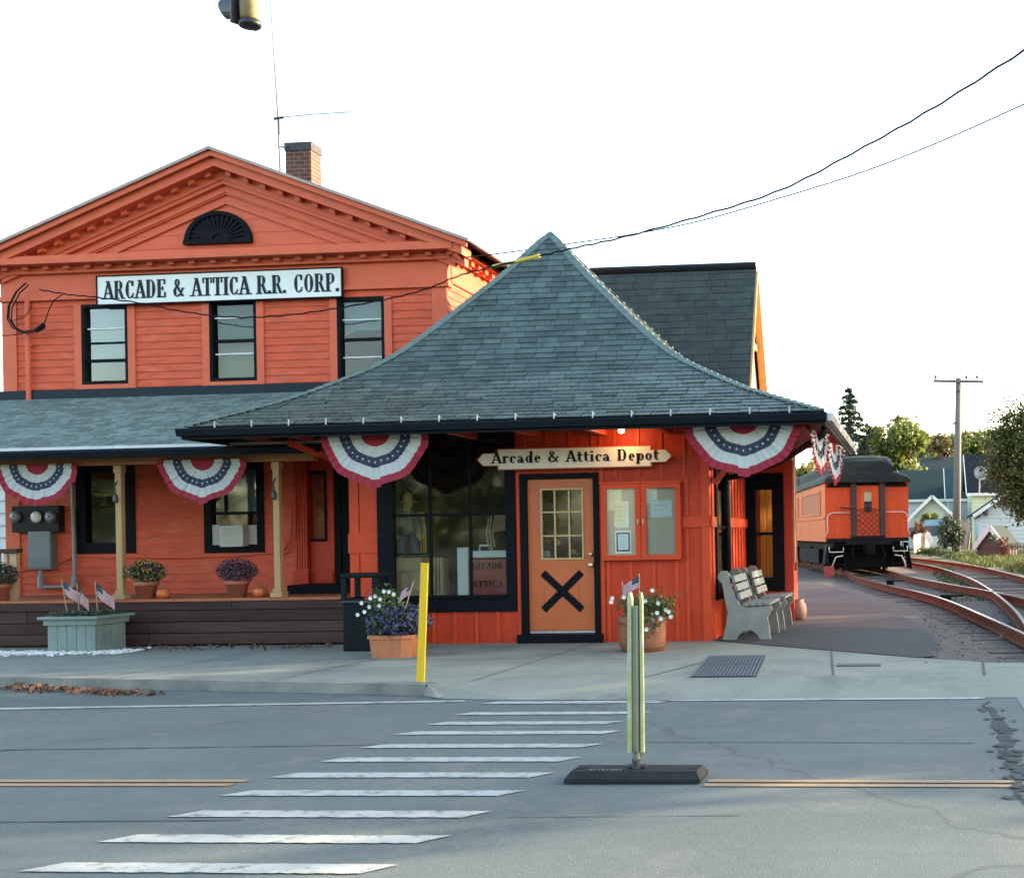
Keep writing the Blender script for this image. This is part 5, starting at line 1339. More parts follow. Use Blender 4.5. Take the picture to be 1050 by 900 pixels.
prof = [(r*.90,0),(r*.97,.10),(r*1.0,.2),(r*1.0,.32),(r*1.02,.44),(r*.95,.44),(r*.92,.38)]
mb = MB(); mb.lathe(prof, cb, 26); mb.build('tub', M['barrel_wood'], bt, True)
for z0, z1, s in ((.05,.09,.965),(.33,.365,1.02)):
    mb = MB(); mb.lathe([(r*s,z0),(r*s*1.015,z0+.003),(r*s*1.02,z1-.003),(r*s,z1)], cb, 26); mb.build('hoop', M['barrel_hoop'], bt)
mb = MB(); scatter(mb, cb+Vector((-.03,0,.55)), (.32,.28,.18), 420, .05, 0, .2); scatter(mb, cb+Vector((.28,-.05,.52)), (.22,.2,.2), 260, .045, 0, .2); scatter(mb, cb+Vector((.16,-.24,.34)), (.12,.08,.18), 120, .045)
for k in range(40):
    a = random.uniform(0,2*pi); p = cb+Vector((.2*cos(a),.2*sin(a),.42)); e = p+Vector((random.gauss(0,.14)+.08,random.gauss(0,.1),random.uniform(.12,.36)))
    mb.tube([p, (p+e)/2+Vector((0,0,.04)), e], .004, 3)
    for j in range(4): mb.leaf(p.lerp(e,.4+.2*j), .045)
mb.build('foliage', M['plant_green'], bt, fixn=False)
mb = MB()
for u, v in ((669,605),(628,613),(627,617),(662,616),(675,618),(683,625),(688,632),(686,627),(670,629),(669,635),(674,628),(666,651),(663,645),(678,634),(640,612)): bloom(mb, P(u,v,14.4+random.uniform(-.1,.1)), .032)
mb.build('blossoms', M['petal_white'], bt, fixn=False)
stick_flag(P(656,617,14.5), P(655.3,588,14.5), -.21, .15, .12, 'small flag in the barrel planter right behind the crosswalk sign', 0, .012)
mb = MB(); mb.tube([P(640,622,14.55), P(638,596,14.55)], .005, 6); tag(mb.build('bare_stick', M['raw_wood']), 'thin bare stick standing at the left of the barrel planter', 'stick')
# yellow marker post at the kerb
ym = MB(); b0 = P(430.5,700.5,11.6); t0 = P(435,577,11.6)
d = (t0-b0); n_ = Vector((d.z,0,-d.x)).normalized()
for off, w_, th in ((0,.034,.006),):
    ym.prism([b0-n_*w_, b0+n_*w_, t0+n_*w_*.92, t0-n_*w_*.92], (0,.006,0))
    for s in (-1,1): ym.prism([b0+n_*s*w_*.98, b0+n_*s*w_*1.12, t0+n_*s*w_*1.04, t0+n_*s*w_*.9], (0,.03,0))
for k in range(9):
    p = b0.lerp(t0, .05+.1*k); ym.lathe([(.004,-.003),(.0,-.004)], p, 6, axis='Y')
tag(ym.build('marker_post', M['yellow_post']), 'leaning flat yellow marker post standing at the kerb', 'marker post')
# in-street crosswalk sign seen edge-on, on its rubber foot
yr = G(583,804,RZ).y+.08; x0, x1 = px(582,800,yr), px(720,800,yr)
cs_ = thing('crosswalk_sign', ((x0+x1)/2, yr+.08, RZ), 'yellow-green in-street crosswalk sign seen edge-on over a black rubber base', 'sign')
mb = MB(); hz_ = .072
mb.add([(x0,yr-.08,RZ+.006),(x1,yr-.08,RZ+.006),(x1,yr+.22,RZ+.006),(x0,yr+.22,RZ+.006),(x0+.0,yr-.08,RZ+.03),(x1,yr-.08,RZ+.03),(x1,yr+.22,RZ+.03),(x0,yr+.22,RZ+.03),(x0+.03,yr-.03,RZ+hz_),(x1-.03,yr-.03,RZ+hz_),(x1-.03,yr+.17,RZ+hz_),(x0+.03,yr+.17,RZ+hz_)],
       [(3,2,1,0),(0,1,5,4),(1,2,6,5),(2,3,7,6),(3,0,4,7),(4,5,9,8),(5,6,10,9),(6,7,11,10),(7,4,8,11),(8,9,10,11)])
bs = mb.build('rubber_base', M['rubber'], cs_)
mb = MB()
for x in (x0+.075, x1-.08): mb.lathe([(.02,0),(.02,.006),(0,.006)], (x,yr+.05,RZ+hz_-.002), 10)
mb.build('bolt', M['ink'], bs)
mb = MB()
for k, w_ in enumerate((.022,.012,.016,.02,.014,.03,.026,.018)):
    x = x0+.135+k*.027; mb.box(x, x+w_*.7, yr-.0, yr+.03, RZ+hz_, RZ+hz_+.0015)
mb.build('raised_marks', mk('faint_mark', (.13,.13,.12), .7), bs)
xc = px(652.5,780,yr+.06); yc2 = yr+.07; xt = px(651.5,610,yr+.06)
zt = pz(652,609,yr+.06)
mb = MB(); mb.tube([(xc,yc2,RZ+hz_),(xc,yc2,RZ+hz_+.06)], .03, 10); mb.tube([(xc-.05,yc2,RZ+hz_+.012),(xc+.06,yc2,RZ+hz_+.012)], .014, 8); mb.build('spring_mount', M['iron'], cs_)
mb = MB()      # rounded channel post
n = 8; zb0 = RZ+hz_+.05
def ring(z, x, w_): return [(x-w_*cos(pi*k/n), yc2-.03*sin(pi*k/n), z) for k in range(n+1)]
A_, B_, Cc = ring(zb0,xc,.024), ring(zb0+.15,xc,.026), ring(zt-.07,xt,.022)
for r0, r1 in ((A_,B_),(B_,Cc)):
    for k in range(n): mb.quad(r0[k], r0[k+1], r1[k+1], r1[k])
mb.add([Vector(p)+Vector((0,.0,0)) for p in A_]+[(xc+.024,yc2+.02,zb0),(xc-.024,yc2+.02,zb0)], [list(range(n+3))])
mb.box(xt-.02, xt+.02, yc2+.001, yc2+.02, zb0+.02, zt-.08)
mb.build('post', M['post_grey'], cs_, True)
mb = MB(); mb.lathe([(.006,-.032),(.0,-.036)], (xc,yc2,zb0+.05), 8, axis='Y'); mb.build('rivet', M['ink'], cs_)
for s, w0, dp in ((-1,.030,.05),(1,.020,.035)):
    mb = MB(); xa = xc+s*.040; xb = xt+s*.036
    poly = [(xa-w0/2,yc2-.02,RZ+hz_+.10),(xa+w0/2,yc2-.02,RZ+hz_+.10),(xb+w0*.42,yc2-.02,zt-.02),(xb+w0*.15,yc2-.02,zt+.01),(xb-w0*.15,yc2-.02,zt+.01),(xb-w0*.42,yc2-.02,zt-.02)]
    mb.prism(poly, (0,dp,0)); mb.build('sign_face', M['lime'], cs_)
# benches
def bench(y0, L_, x0):
    t = thing('platform_bench', (x0+.33, y0, 0), None, 'bench', 'concrete-ended slat benches by the depot wall')
    prof = [(.02,0),(.21,0),(.25,.07),(.33,.125),(.43,.135),(.52,.07),(.56,0),(.70,0),(.685,.16),(.66,.30),(.73,.40),(.73,.43),(.69,.455),(.36,.435),(.27,.47),(.20,.62),(.135,.80),(.135,.88),(.09,.925),(.02,.93),(-.03,.89),(-.035,.83),(.03,.75),(.06,.55),(.10,.38),(.075,.22)]
    for y in (y0, y0+L_-.075):
        mb = MB(); mb.prism([(x0+a*.95, y, b) for a, b in prof], (0,.075,0)); o = mb.build('end_panel', M['bench_grey'], t)
    for z, xx in ((.585,.235),(.70,.195),(.815,.16)):
        mb = MB(); c = Vector((x0+xx*.95+.025, y0+L_/2, z)); up = Vector((-.28,0,1)).normalized(); mb.obox(c, up.cross(Vector((0,1,0)))*.02, (0,L_/2-.0,0), up*.048); mb.build('back_slat', M['bench_slat'], t)
    for xx in (.36,.46,.56,.66):
        mb = MB(); mb.box(x0+xx*.95-.04, x0+xx*.95+.045, y0-.015, y0+L_+.015, .455+(xx-.36)*.04, .49+(xx-.36)*.04); mb.build('seat_slat', M['bench_slat'], t)
    return t
b1 = bench(15.92, 1.12, -2.60); b1['label'] = 'nearer grey slat bench with curved end panels at the depot corner'
dup(b1, (b1.location.x+.04, 17.38, 0), 'farther grey slat bench behind the first one along the depot wall')
# clay pot past the benches
cp_ = P(822,636,18.9); mb = MB(); mb.lathe([(.10,0),(.15,.08),(.16,.18),(.13,.28),(.10,.31),(.12,.34),(.10,.34),(.08,.3)], (-1.92,19.5,0), 20)
tag(mb.build('clay_urn', M['clay'], smooth=True), 'pinkish clay urn on the path past the farther bench', 'urn')
# ================================================================== railway
def smooth_path(pts, n=10):
    pts = [Vector((p[0], p[1], 0)) for p in pts]; out = []
    for i in range(len(pts)-1):
        p0 = pts[max(0,i-1)]; p1 = pts[i]; p2 = pts[i+1]; p3 = pts[min(len(pts)-1,i+2)]
        for k in range(n):
            t = k/n; out.append(.5*((2*p1)+(p2-p0)*t+(2*p0-5*p1+4*p2-p3)*t*t+(3*p1-p0-3*p2+p3)*t**3))
    out.append(pts[-1]); return out
def offset(path, d):
    o = []
    for i, p in enumerate(path):
        t = (path[min(i+1,len(path)-1)]-path[max(i-1,0)]).normalized(); o.append(p+Vector((t.y,-t.x,0))*d)
    return o
def rail(path, parent, z=.0):
    prof = [(-.065,0),(.065,0),(.065,.012),(.012,.03),(.012,.105),(.034,.115),(.034,.142),(.025,.15),(-.025,.15),(-.034,.142),(-.034,.115),(-.012,.105),(-.012,.03),(-.065,.012)]
    mb = MB(); k = len(prof); V = []
    for i, p in enumerate(path):
        t = (path[min(i+1,len(path)-1)]-path[max(i-1,0)]).normalized(); s = Vector((t.y,-t.x,0))
        V += [p+s*a+Vector((0,0,b+z)) for a, b in prof]
    o = len(mb.v)
    for i in range(len(path)-1):
        for j in range(k):
            mi = 1 if j in (7,) else 0
            mb.f.append((i*k+j, i*k+(j+1)%k, (i+1)*k+(j+1)%k, (i+1)*k+j)); mb.m.append(mi)
    mb.v = V
    return mb.build('rail', [M['rust'], M['rail_top']], parent)
main = smooth_path([(2.12,13.2),(2.05,14.6),(1.78,17.5),(1.27,22.3),(.72,25.6),(.12,28.4),(-.9,34),(-1.55,39),(-2.7,45.4),(-5.3,59),(-9,76)])
sidt = smooth_path([(2.12,14.6),(2.28,19),(2.32,24),(2.24,30),(1.98,35.5),(1.45,42.5),(.62,49),(-.4,55),(-2.2,64),(-5,78)])
def track(path, label, sleepers=True, cut=0, r0=0, left0=0):
    t = thing('railway_track', (path[0].x, path[0].y, -.02), label, 'railway track')
    rail(offset(path, -.7175)[left0:], t); rail(offset(path, .7175)[r0:], t)
    acc = 0; n = 0; last = path[0]; mbs = []
    for i in range(1, len(path)):
        seg = path[i]-path[i-1]; L_ = seg.length; d = seg.normalized(); s = Vector((d.y,-d.x,0)); q = 0.0
        while acc+(L_-q) >= .56:
            q += .56-acc; acc = 0; c = path[i-1]+d*q; n += 1
            if n < cut or n > 90: continue
            mb = MB(); j = random.uniform(-.05,.05); mb.obox(c+Vector((0,0,-.073+random.uniform(-.012,.008))), d*.11, s*(1.22+j), (0,0,.05)); mb.build('sleeper', M['sleeper'], t)
        acc += L_-q
    return t
tm = track(main, 'curving main track carrying the orange coach past the platform path')
for pts_, zz in (([(2.22,11.55),(2.16,12.4),(2.12,13.2)], -.144), ([(3.1,-9),(2.75,0),(2.4,7),(2.22,11.5)], RZ-.144)):
    for s in (-.7175,.7175): rail(offset(smooth_path(pts_,4), s), tm, zz)
track(sidt, 'diverging side track splitting off toward the grass bank on the right', cut=22, r0=0, left0=0)
# dark oiled ballast between the rails
mb = MB()
a = offset(main,-.35); b = offset(main,.35)
for i in range(22, 52): mb.quad((a[i].x,a[i].y,-.012),(b[i].x,b[i].y,-.012),(b[i+1].x,b[i+1].y,-.012),(a[i+1].x,a[i+1].y,-.012))
struct(mb.build('oiled_ballast', surf('oiled_ballast', (.07,.06,.055), (.035,.033,.034), 6, .9, 0, .9, 38)))
for k, (x, y, sx) in enumerate(((.62,24.3,1),(-.65,32,1))):
    mb = MB(); mb.bbox(x-.10, x+.10, y-.12, y+.12, 0, .13, .01); mb.tube([(x-.12,y,.1),(x+.35*sx,y+.05,.1)], .02, 6)
    tag(mb.build('switch_rod', M['under_black']), 'small black switch rod box by the near rail, %s one' % ('nearer' if k == 0 else 'farther'), 'switch rod')
# ------------------------------------------------------------------ passenger coach (built along +y, rear end at y=0, then turned)
def coach(y_end, x_c, ang, label, detail=True):
    t = thing('railway_coach', (0,0,0), label, 'railway coach', 'orange passenger coaches on the main track')
    W, L_, zb, ze, zt = 1.36, 12.5, 1.12, 3.02, 3.92
    mb = MB(); vs = 1.45       # body
    mb.box(-W, W, .05, L_, zb, ze+.1); body = mb.build('body', M['coach_red'], t)
    mb = MB(); mb.box(-W-.012, -W-.001, .05, L_, zb, ze+.02); mb.box(W+.001, W+.012, .05, L_, zb, ze+.02); sd = mb.build('side_panel', M['coach_side'], t)
    for sx in (-1,1):
        for y0, ln_, nsl in ((1.2,5.6,9),(8.2,3.2,6)):
            mb = MB(); X = sx*(W+.014)
            mb.box(min(X,X+sx*.03), max(X,X+sx*.03), y0, y0+ln_, 2.0, 2.07); mb.box(min(X,X+sx*.03), max(X,X+sx*.03), y0, y0+ln_, 2.76, 2.82)
            mb.box(min(X,X+sx*.03), max(X,X+sx*.03), y0, y0+.07, 2.07, 2.76); mb.box(min(X,X+sx*.03), max(X,X+sx*.03), y0+ln_-.07, y0+ln_, 2.07, 2.76)
            for j in range(1,nsl): 
                yy = y0+.07+j*(ln_-.14)/nsl; mb.box(min(X,X+sx*.012), max(X,X+sx*.012), yy-.012, yy+.012, 2.07, 2.76)
            w_ = mb.build('boarded_window', M['coach_side'], sd)
            mb = MB(); mb.box(min(X-sx*.001,X+sx*.006), max(X-sx*.001,X+sx*.006), y0+.07, y0+ln_-.07, 2.07, 2.76); mb.build('boards', MATS.get('side_boards') or mk('side_boards', (.44,.12,.045), .6, .15, 4), w_)
        mb = MB(); X = sx*(W+.014); mb.box(min(X,X+sx*.03), max(X,X+sx*.03), .1, L_, 1.86, 1.93); mb.build('belt_rail', M['coach_side'], sd)
    # roof: side decks with raised clerestory, both curving down at the end
    mb = MB(); n = 16
    def sec(y, w_, zl, zh): return [(w_*cos(pi*k/n), y, zl+(zh-zl)*sin(pi*k/n)**.8) for k in range(n+1)]
    ys = [(-.28,.55),(-.2,.78),(-.02,.93),(.35,1.0),(L_,1.0)]
    R_ = [sec(y, (W+.10)*(.94+.06*s), ze-.0, ze+.05+.42*s) for y, s in ys]
    for r0, r1 in zip(R_, R_[1:]):
        for k in range(n): mb.quad(r0[k], r0[k+1], r1[k+1], r1[k])
    mb.add(R_[0], [list(range(n+1))])
    rf = mb.build('roof', M['coach_roof'], t, True)
    mb = MB(); ys = [(-.24,.62),(-.05,.86),(.25,.97),(.6,1.0),(L_,1.0)]
    def csec(y, s):
        w_ = .86*(.9+.1*s); zl = ze+.12; zh = ze+.30+.60*s; return [(w_,y,zl),(w_,y,zh-.2),(w_*.97,y,zh-.12),(w_*.8,y,zh-.03),(w_*.4,y,zh),(-w_*.4,y,zh),(-w_*.8,y,zh-.03),(-w_*.97,y,zh-.12),(-w_,y,zh-.2),(-w_,y,zl)]
    R_ = [csec(*q) for q in ys]
    for r0, r1 in zip(R_, R_[1:]):
        for k in range(9): mb.quad(r0[k], r0[k+1], r1[k+1], r1[k])
    mb.add(R_[0], [list(range(10))])
    mb.build('clerestory', M['coach_roof'], rf, True)
    if detail:
        mb = MB(); mb.prism([(W*.98*cos(pi*k/12), -.012, ze-.14+.30*sin(pi*k/12)) for k in range(13)], (0,.06,0)); mb.build('end_arch', M['coach_black'], t)
        dx = .02; dw = .37
        mb = MB(); flatwall(mb, dx-dw, dx+dw, zb+.12, ze-.1, -.03, .06, [(dx-.13,dx+.13,2.05,2.72)])
        for k in range(6):
            x = dx-dw+.06+k*.125; mb.box(x-.005,x+.005,-.035,-.031,2.75,ze-.1)
        dr = mb.build('end_door', M['coach_red'], t)
        mb = MB(); mb.box(dx-.13,dx+.13,-.0,.02,2.40,2.72); mb.build('upper_glass', mk('amber_glass', (.45,.36,.2), .25), dr)
        mb = MB(); mb.box(dx-.13,dx+.13,-.0,.02,2.05,2.36); mb.build('lower_glass', M['coach_brown'], dr)
        mb = MB(); mb.box(dx-.13,dx+.13,-.02,.02,2.361,2.399); mb.box(dx-.01,dx+.01,-.015,.02,2.05,2.36); mb.build('window_bar', M['coach_black'], dr)
        for sx in (-1,1):
            mb = MB(); x = dx+sx*.47; mb.box(x-.085, x+.085, -.09, .04, zb+.03, ze+.05)
            for k in range(12): mb.lathe([(.014,-.095),(.014,-.105),(0,-.108)], (x-.05, 0, zb+.15+k*.15), 6, axis='Y'); mb.lathe([(.014,-.095),(.014,-.105),(0,-.108)], (x+.05, 0, zb+.15+k*.15), 6, axis='Y')
            mb.build('end_post', M['coach_brown'], t)
            mb = MB(); x0 = dx+sx*.60; x1 = sx*(W-.02)
            mb.tube([(x0,-.07,2.05),(x1-sx*.18,-.09,2.05),(x1-sx*.06,-.09,2.0),(x1-sx*.02,-.09,1.88),(x1-sx*.02,-.09,1.45),(x1+sx*.04,-.06,1.3)], .018, 6); mb.build('grab_rail', M['handrail'], t, True)
            mb = MB()
            mb.tube([(sx*.82,-.1,.92),(sx*.82,-.12,.78),(sx*1.28,-.12,.78),(sx*1.28,-.1,.95)], .02, 6); mb.tube([(sx*1.22,-.16,.28),(sx*1.08,-.18,.62),(sx*.84,-.18,.66)], .022, 6); mb.build('step_rail', M['handrail'], t, True)
            mb = MB()
            for k in range(3): mb.box(min(sx*.8,sx*(1.34+.06*(2-k))), max(sx*.8,sx*(1.34+.06*(2-k))), .0+.05*k, .6, .34+.26*k, .40+.26*k)
            mb.prism([(sx*1.42,-.05,.2),(sx*1.42,.7,.2),(sx*1.30,.7,1.05),(sx*1.30,-.05,1.05)], (sx*.03,0,0)); mb.prism([(sx*.78,-.05,.3),(sx*.78,.7,.3),(sx*.78,.7,1.05),(sx*.78,-.05,1.05)], (sx*.03,0,0)); mb.build('steps', M['under_black'], t)
        mb = MB()      # lattice gate across the door
        zg0, zg1 = zb+.16, 2.12
        nn = 4
        for k in range(-nn, nn+1):
            for s in (-1,1):
                x0 = dx+s*(k*.19)-s*.45; x1 = x0+s*.9; pts = []
                for q in range(25):
                    f = q/24; x = x0+(x1-x0)*f; z = zg0+(zg1-zg0)*f
                    if abs(x-dx) <= dw: pts.append((x,-.075-.004*s,z))
                if len(pts) > 2: mb.tube([pts[0], pts[-1]], .009, 4)
        mb.tube([(dx-dw,-.075,zg1),(dx,-.08,zg1+.09),(dx+dw,-.075,zg1)], .011, 5); mb.build('lattice_gate', M['coach_brown'], t)
        mb = MB(); mb.tube([(dx-.95,-.12,2.22),(dx-.6,-.16,2.19),(dx-.44,-.13,2.23)], .028, 6); mb.lathe([(.05,-.16),(.05,-.22),(.0,-.23)], (dx-.55,0,2.19), 8, axis='Y'); mb.build('brake_handle', M['coach_brown'], t)
        mb = MB(); mb.box(-W+.02, W-.02, -.02, .08, zb-.02, zb+.10); mb.box(-.75,.75,-.16,.2, zb-.12, zb+.08); mb.box(-.55,.55,-.2,-.02,zb+.081,zb+.17); mb.build('end_beam', M['coach_black'], t)
        mb = MB(); mb.box(-.16,.16,-.45,.3,.72,.98); mb.bbox(-.13,.13,-.62,-.40,.68,1.0,.05); mb.lathe([(.2,-.35),(.21,-.30),(.2,-.2)], (.0,0,.86), 14, axis='Y'); mb.tube([(.45,-.1,.95),(.5,-.3,.7),(.42,-.25,.42)], .035, 7); mb.tube([(-.5,-.1,.95),(-.55,-.28,.7),(-.5,-.22,.5)], .03, 7); mb.build('coupler', M['under_black'], t)
    mb = MB(); mb.box(-1.1,1.1,.1,L_-.1,.85,zb-.001); mb.box(-.95,.95,2.9,5.2,.35,.9); mb.box(-1.2,-.4,6,8.2,.4,.9); mb.box(.4,1.2,6,8.2,.4,.9); mb.box(-1.25,1.25,.3,.42,.25,.85); mb.box(-1.24,-1.12,3.1,9.3,.34,.849); mb.box(1.12,1.24,3.1,9.3,.34,.849); mb.box(-.5,.5,.45,12,.2,.6)
    mb.build('underframe', M['under_black'], t)
    for by in (1.6, L_-1.9):
        mb = MB(); mb.box(-.98,-.84,by-1.15,by+1.15,.38,.62); mb.box(.84,.98,by-1.15,by+1.15,.38,.62); mb.box(-.84,.84,by-.25,by+.25,.4,.8)
        for s in (-1,1):
            for k in (-.75,.75):
                mb.lathe([(.17,-.10),(.17,.10)], (s*.93,by+k,.5), 12, axis='X')
        bg = mb.build('bogie', M['under_black'], t)
        for s in (-1,1):
            for k in (-.75,.75):
                w_ = MB(); w_.lathe([(.40,-.07),(.47,-.065),(.49,-.04),(.44,-.03),(.44,.05),(.38,.06),(.1,.06)], (s*.7175,by+k,.15+.44), 22, axis='X'); w_.build('wheel', M['rust'], bg, True)
    t.location = (x_c, y_end, 0); t.rotation_euler.z = ang
    return t
coach(39.0, -1.50, radians(11.5), 'orange-red passenger coach with its end door and lattice gate facing the street')
coach(51.9, -4.15, radians(13.5), 'second orange coach coupled ahead, glimpsed between the depot and the nearer coach', False)
mb = MB(); c = P(850,580,38.2); mb.bbox(c.x-.15, c.x+.15, 38.0, 38.3, 0, .34, .02); mb.box(c.x-.12, c.x+.12, 37.9, 38.0, 0, .17)
tag(mb.build('step_box', M['box_red']), 'small red step box on the ground beside the coach steps', 'step box')
# ------------------------------------------------------------------ wires overhead
def cable(name, pts, r, m_, label, wob=0.0):
    V = [P(u,v,Y) for u, v, Y in pts]; path = []
    for i in range(len(V)-1):
        p0,p1,p2,p3 = V[max(0,i-1)],V[i],V[i+1],V[min(len(V)-1,i+2)]
        for k in range(12):
            t = k/12; q = .5*((2*p1)+(p2-p0)*t+(2*p0-5*p1+4*p2-p3)*t*t+(3*p1-p0-3*p2+p3)*t**3)
            path.append(q+Vector((0,0,wob*sin((i*12+k)*1.35))))
    path.append(V[-1]); mb = MB(); mb.tube(path, r, 5); o = mb.build(name, M[m_], smooth=True)
    return tag(o, label, 'cable') if label else o
cb_ = cable('service_cable', [(2300,-640,7),(1700,-300,8.5),(1300,-85,9.7),(1075,38,10.5),(1050,52,10.8),(960,109,12),(880,154,12.8),(800,195,13.4),(720,221,13.9),(640,243,14.3),(590,254,14.5),(555,262,14.6),(503,274,15.0),(470,283,16.0),(435,297,16.9),(395,307,17.0),(340,317,17.0),(285,324,17.02),(235,325,17.02),(185,319,17.02),(145,311,17.02),(100,305,17.02),(70,302,17.02),(40,297,17.2)], .011, 'cable_black', 'thick black service cable sweeping from upper right across the gable front', .006)
mb = MB(); mb.tube([P(553,262.3,14.6), P(530,268,14.75), P(506,273.3,15.0)], .024, 8); o = mb.build('cable_sleeve', M['cable_yellow'], cb_, True)
cable('telephone_wire', [(2300,-560,10),(1700,-210,11.8),(1300,-10,13),(1080,93,14),(1050,107,14.3),(960,147,15.3),(880,178,16),(800,203,16.5),(720,226,17),(650,240,17.2),(590,249,17.4),(520,259,17.4),(474,264,17.4)], .009, 'cable_grey', 'thin grey wire running below the black cable to the cornice corner')
cable('eave_wire', [(474,246,17.2),(490,260,19),(508,272,21)], .007, 'cable_grey', 'short thin wire sloping down from the gable eave corner')
cable('guy_wire', [(474,252,17.2),(487,266,19),(500,279,21)], .006, 'cable_grey', 'second short wire just below the first at the gable eave corner')
mb = MB(); yk = 17.32
for dx_, dv in ((0,0),(2.5,2),(-1.5,1)):
    mb.tube([P(27+dx_,290+dv,yk), P(18+dx_,298+dv,yk), P(10+dx_,313+dv,yk), P(9+dx_,326+dv,yk), P(14+dx_,335+dv,yk), P(24+dx_,340+dv,yk), P(36+dx_,338+dv,yk), P(44+dx_,334+dv,yk)], .010, 5)
mb.tube([P(37,339,yk), P(41,336,yk), P(45,333,yk)], .035, 7)
mb.tube([P(45,333,yk), P(50,318,yk), P(55,308,yk), P(64,302,yk)], .008, 5); mb.tube([P(12,329,yk), P(24,326,yk), P(31,318,yk), P(33,309,yk)], .006, 5)
mb.tube([P(-30,306,16.5), P(0,310,17.0), P(12,310,yk)], .008, 5); mb.tube([P(-30,343,16.5), P(8,344,17.2), P(24,342,yk)], .007, 5)
tag(mb.build('cable_coil', M['cable_black']), 'loop of black cables at the left corner of the gable wall', 'cable')
# ------------------------------------------------------------------ traffic signal hanging into the top of the frame
ts = thing('traffic_signal', P(243,0,9), 'hanging traffic signal with tan back and black visors at the top edge', 'traffic light')
b = P(254,27,9.0); top = P(252,-60,9.0); rot = Matrix.Translation(b) @ Matrix.Rotation(radians(-28),4,'Z') @ Matrix.Rotation(radians(3),4,'Y')
mb = MB(); mb.tf = rot; mb.lathe([(.0,.03),(.055,.035),(.068,.06),(.074,.16),(.074,.9),(.05,.96),(.02,1.0),(.02,1.6)], (.02,0,0), 16); mb.build('housing', M['signal_tan'], ts, True)
mb = MB(); mb.tf = rot; mb.lathe([(.0,.0),(.075,.0),(.082,.02),(.075,.045),(.0,.047)], (.03,0,-.012), 18, sx=1.15); mb.build('bottom_cap', M['signal_black'], ts, True)
for k in range(3):
    z = .13+.30*k; n = 16; mb = MB(); mb.tf = rot
    for j in range(n):
        a0, a1 = radians(-60)+radians(300)*j/n, radians(-60)+radians(300)*(j+1)/n; r = .10
        o0 = lambda a: (-.05, r*cos(a), z+r*sin(a)); o1 = lambda a: (-.24-.04*sin(a), r*cos(a), z+.03+r*sin(a)); i0 = lambda a: (-.05, .92*r*cos(a), z+.92*r*sin(a)); i1 = lambda a: (-.24-.04*sin(a), .92*r*cos(a), z+.03+.92*r*sin(a))
        mb.quad(o0(a0), o0(a1), o1(a1), o1(a0)); mb.quad(i0(a0), i0(a1), i1(a1), i1(a0)); mb.quad(o1(a0), o1(a1), i1(a1), i1(a0))
    mb.box(-.06,-.045,-.11,.11,z-.125,z+.15); mb.build('visor', M['signal_black'], ts)
    mb = MB(); mb.tf = rot; mb.lathe([(.09,-.062),(.06,-.075),(0,-.08)], (0,0,z), 16, axis='X'); mb.build('lens', M['lens_red'], ts)
# ------------------------------------------------------------------ utility pole
ub, ut = G(980.5,568), P(983,387.5,71.5); ub.y = 71.5; ub.x = P(980.5,568,71.5).x
up_ = thing('utility_pole', ub, 'tall grey wooden utility pole with one crossarm behind the tracks', 'utility pole')
mb = MB(); mb.tube([ub, ub.lerp(ut,.5), ut], [.26,.21,.17], 12); mb.build('pole', M['pole_wood'], up_, True)
a, b = P(957,390.5,71.3), P(1008.5,391.5,71.3)
mb = MB(); mb.beam(a, b, .12, .16); mb.build('crossarm', M['pole_wood'], up_)
for u in (959.5,991,1002):
    c = P(u,390,71.3); mb = MB(); mb.lathe([(.03,0),(.03,.12),(.09,.14),(.1,.2),(.06,.28),(0,.3)], c, 10); mb.build('insulator', M['iron'], up_, True)
mb = MB(); mb.tube([P(976.5,435,71.2),P(980,433,71.2)], .06, 6); mb.tube([P(981,402,71.2),P(984,400,71.2)], .06, 6); mb.build('step_bolt', M['iron'], up_)
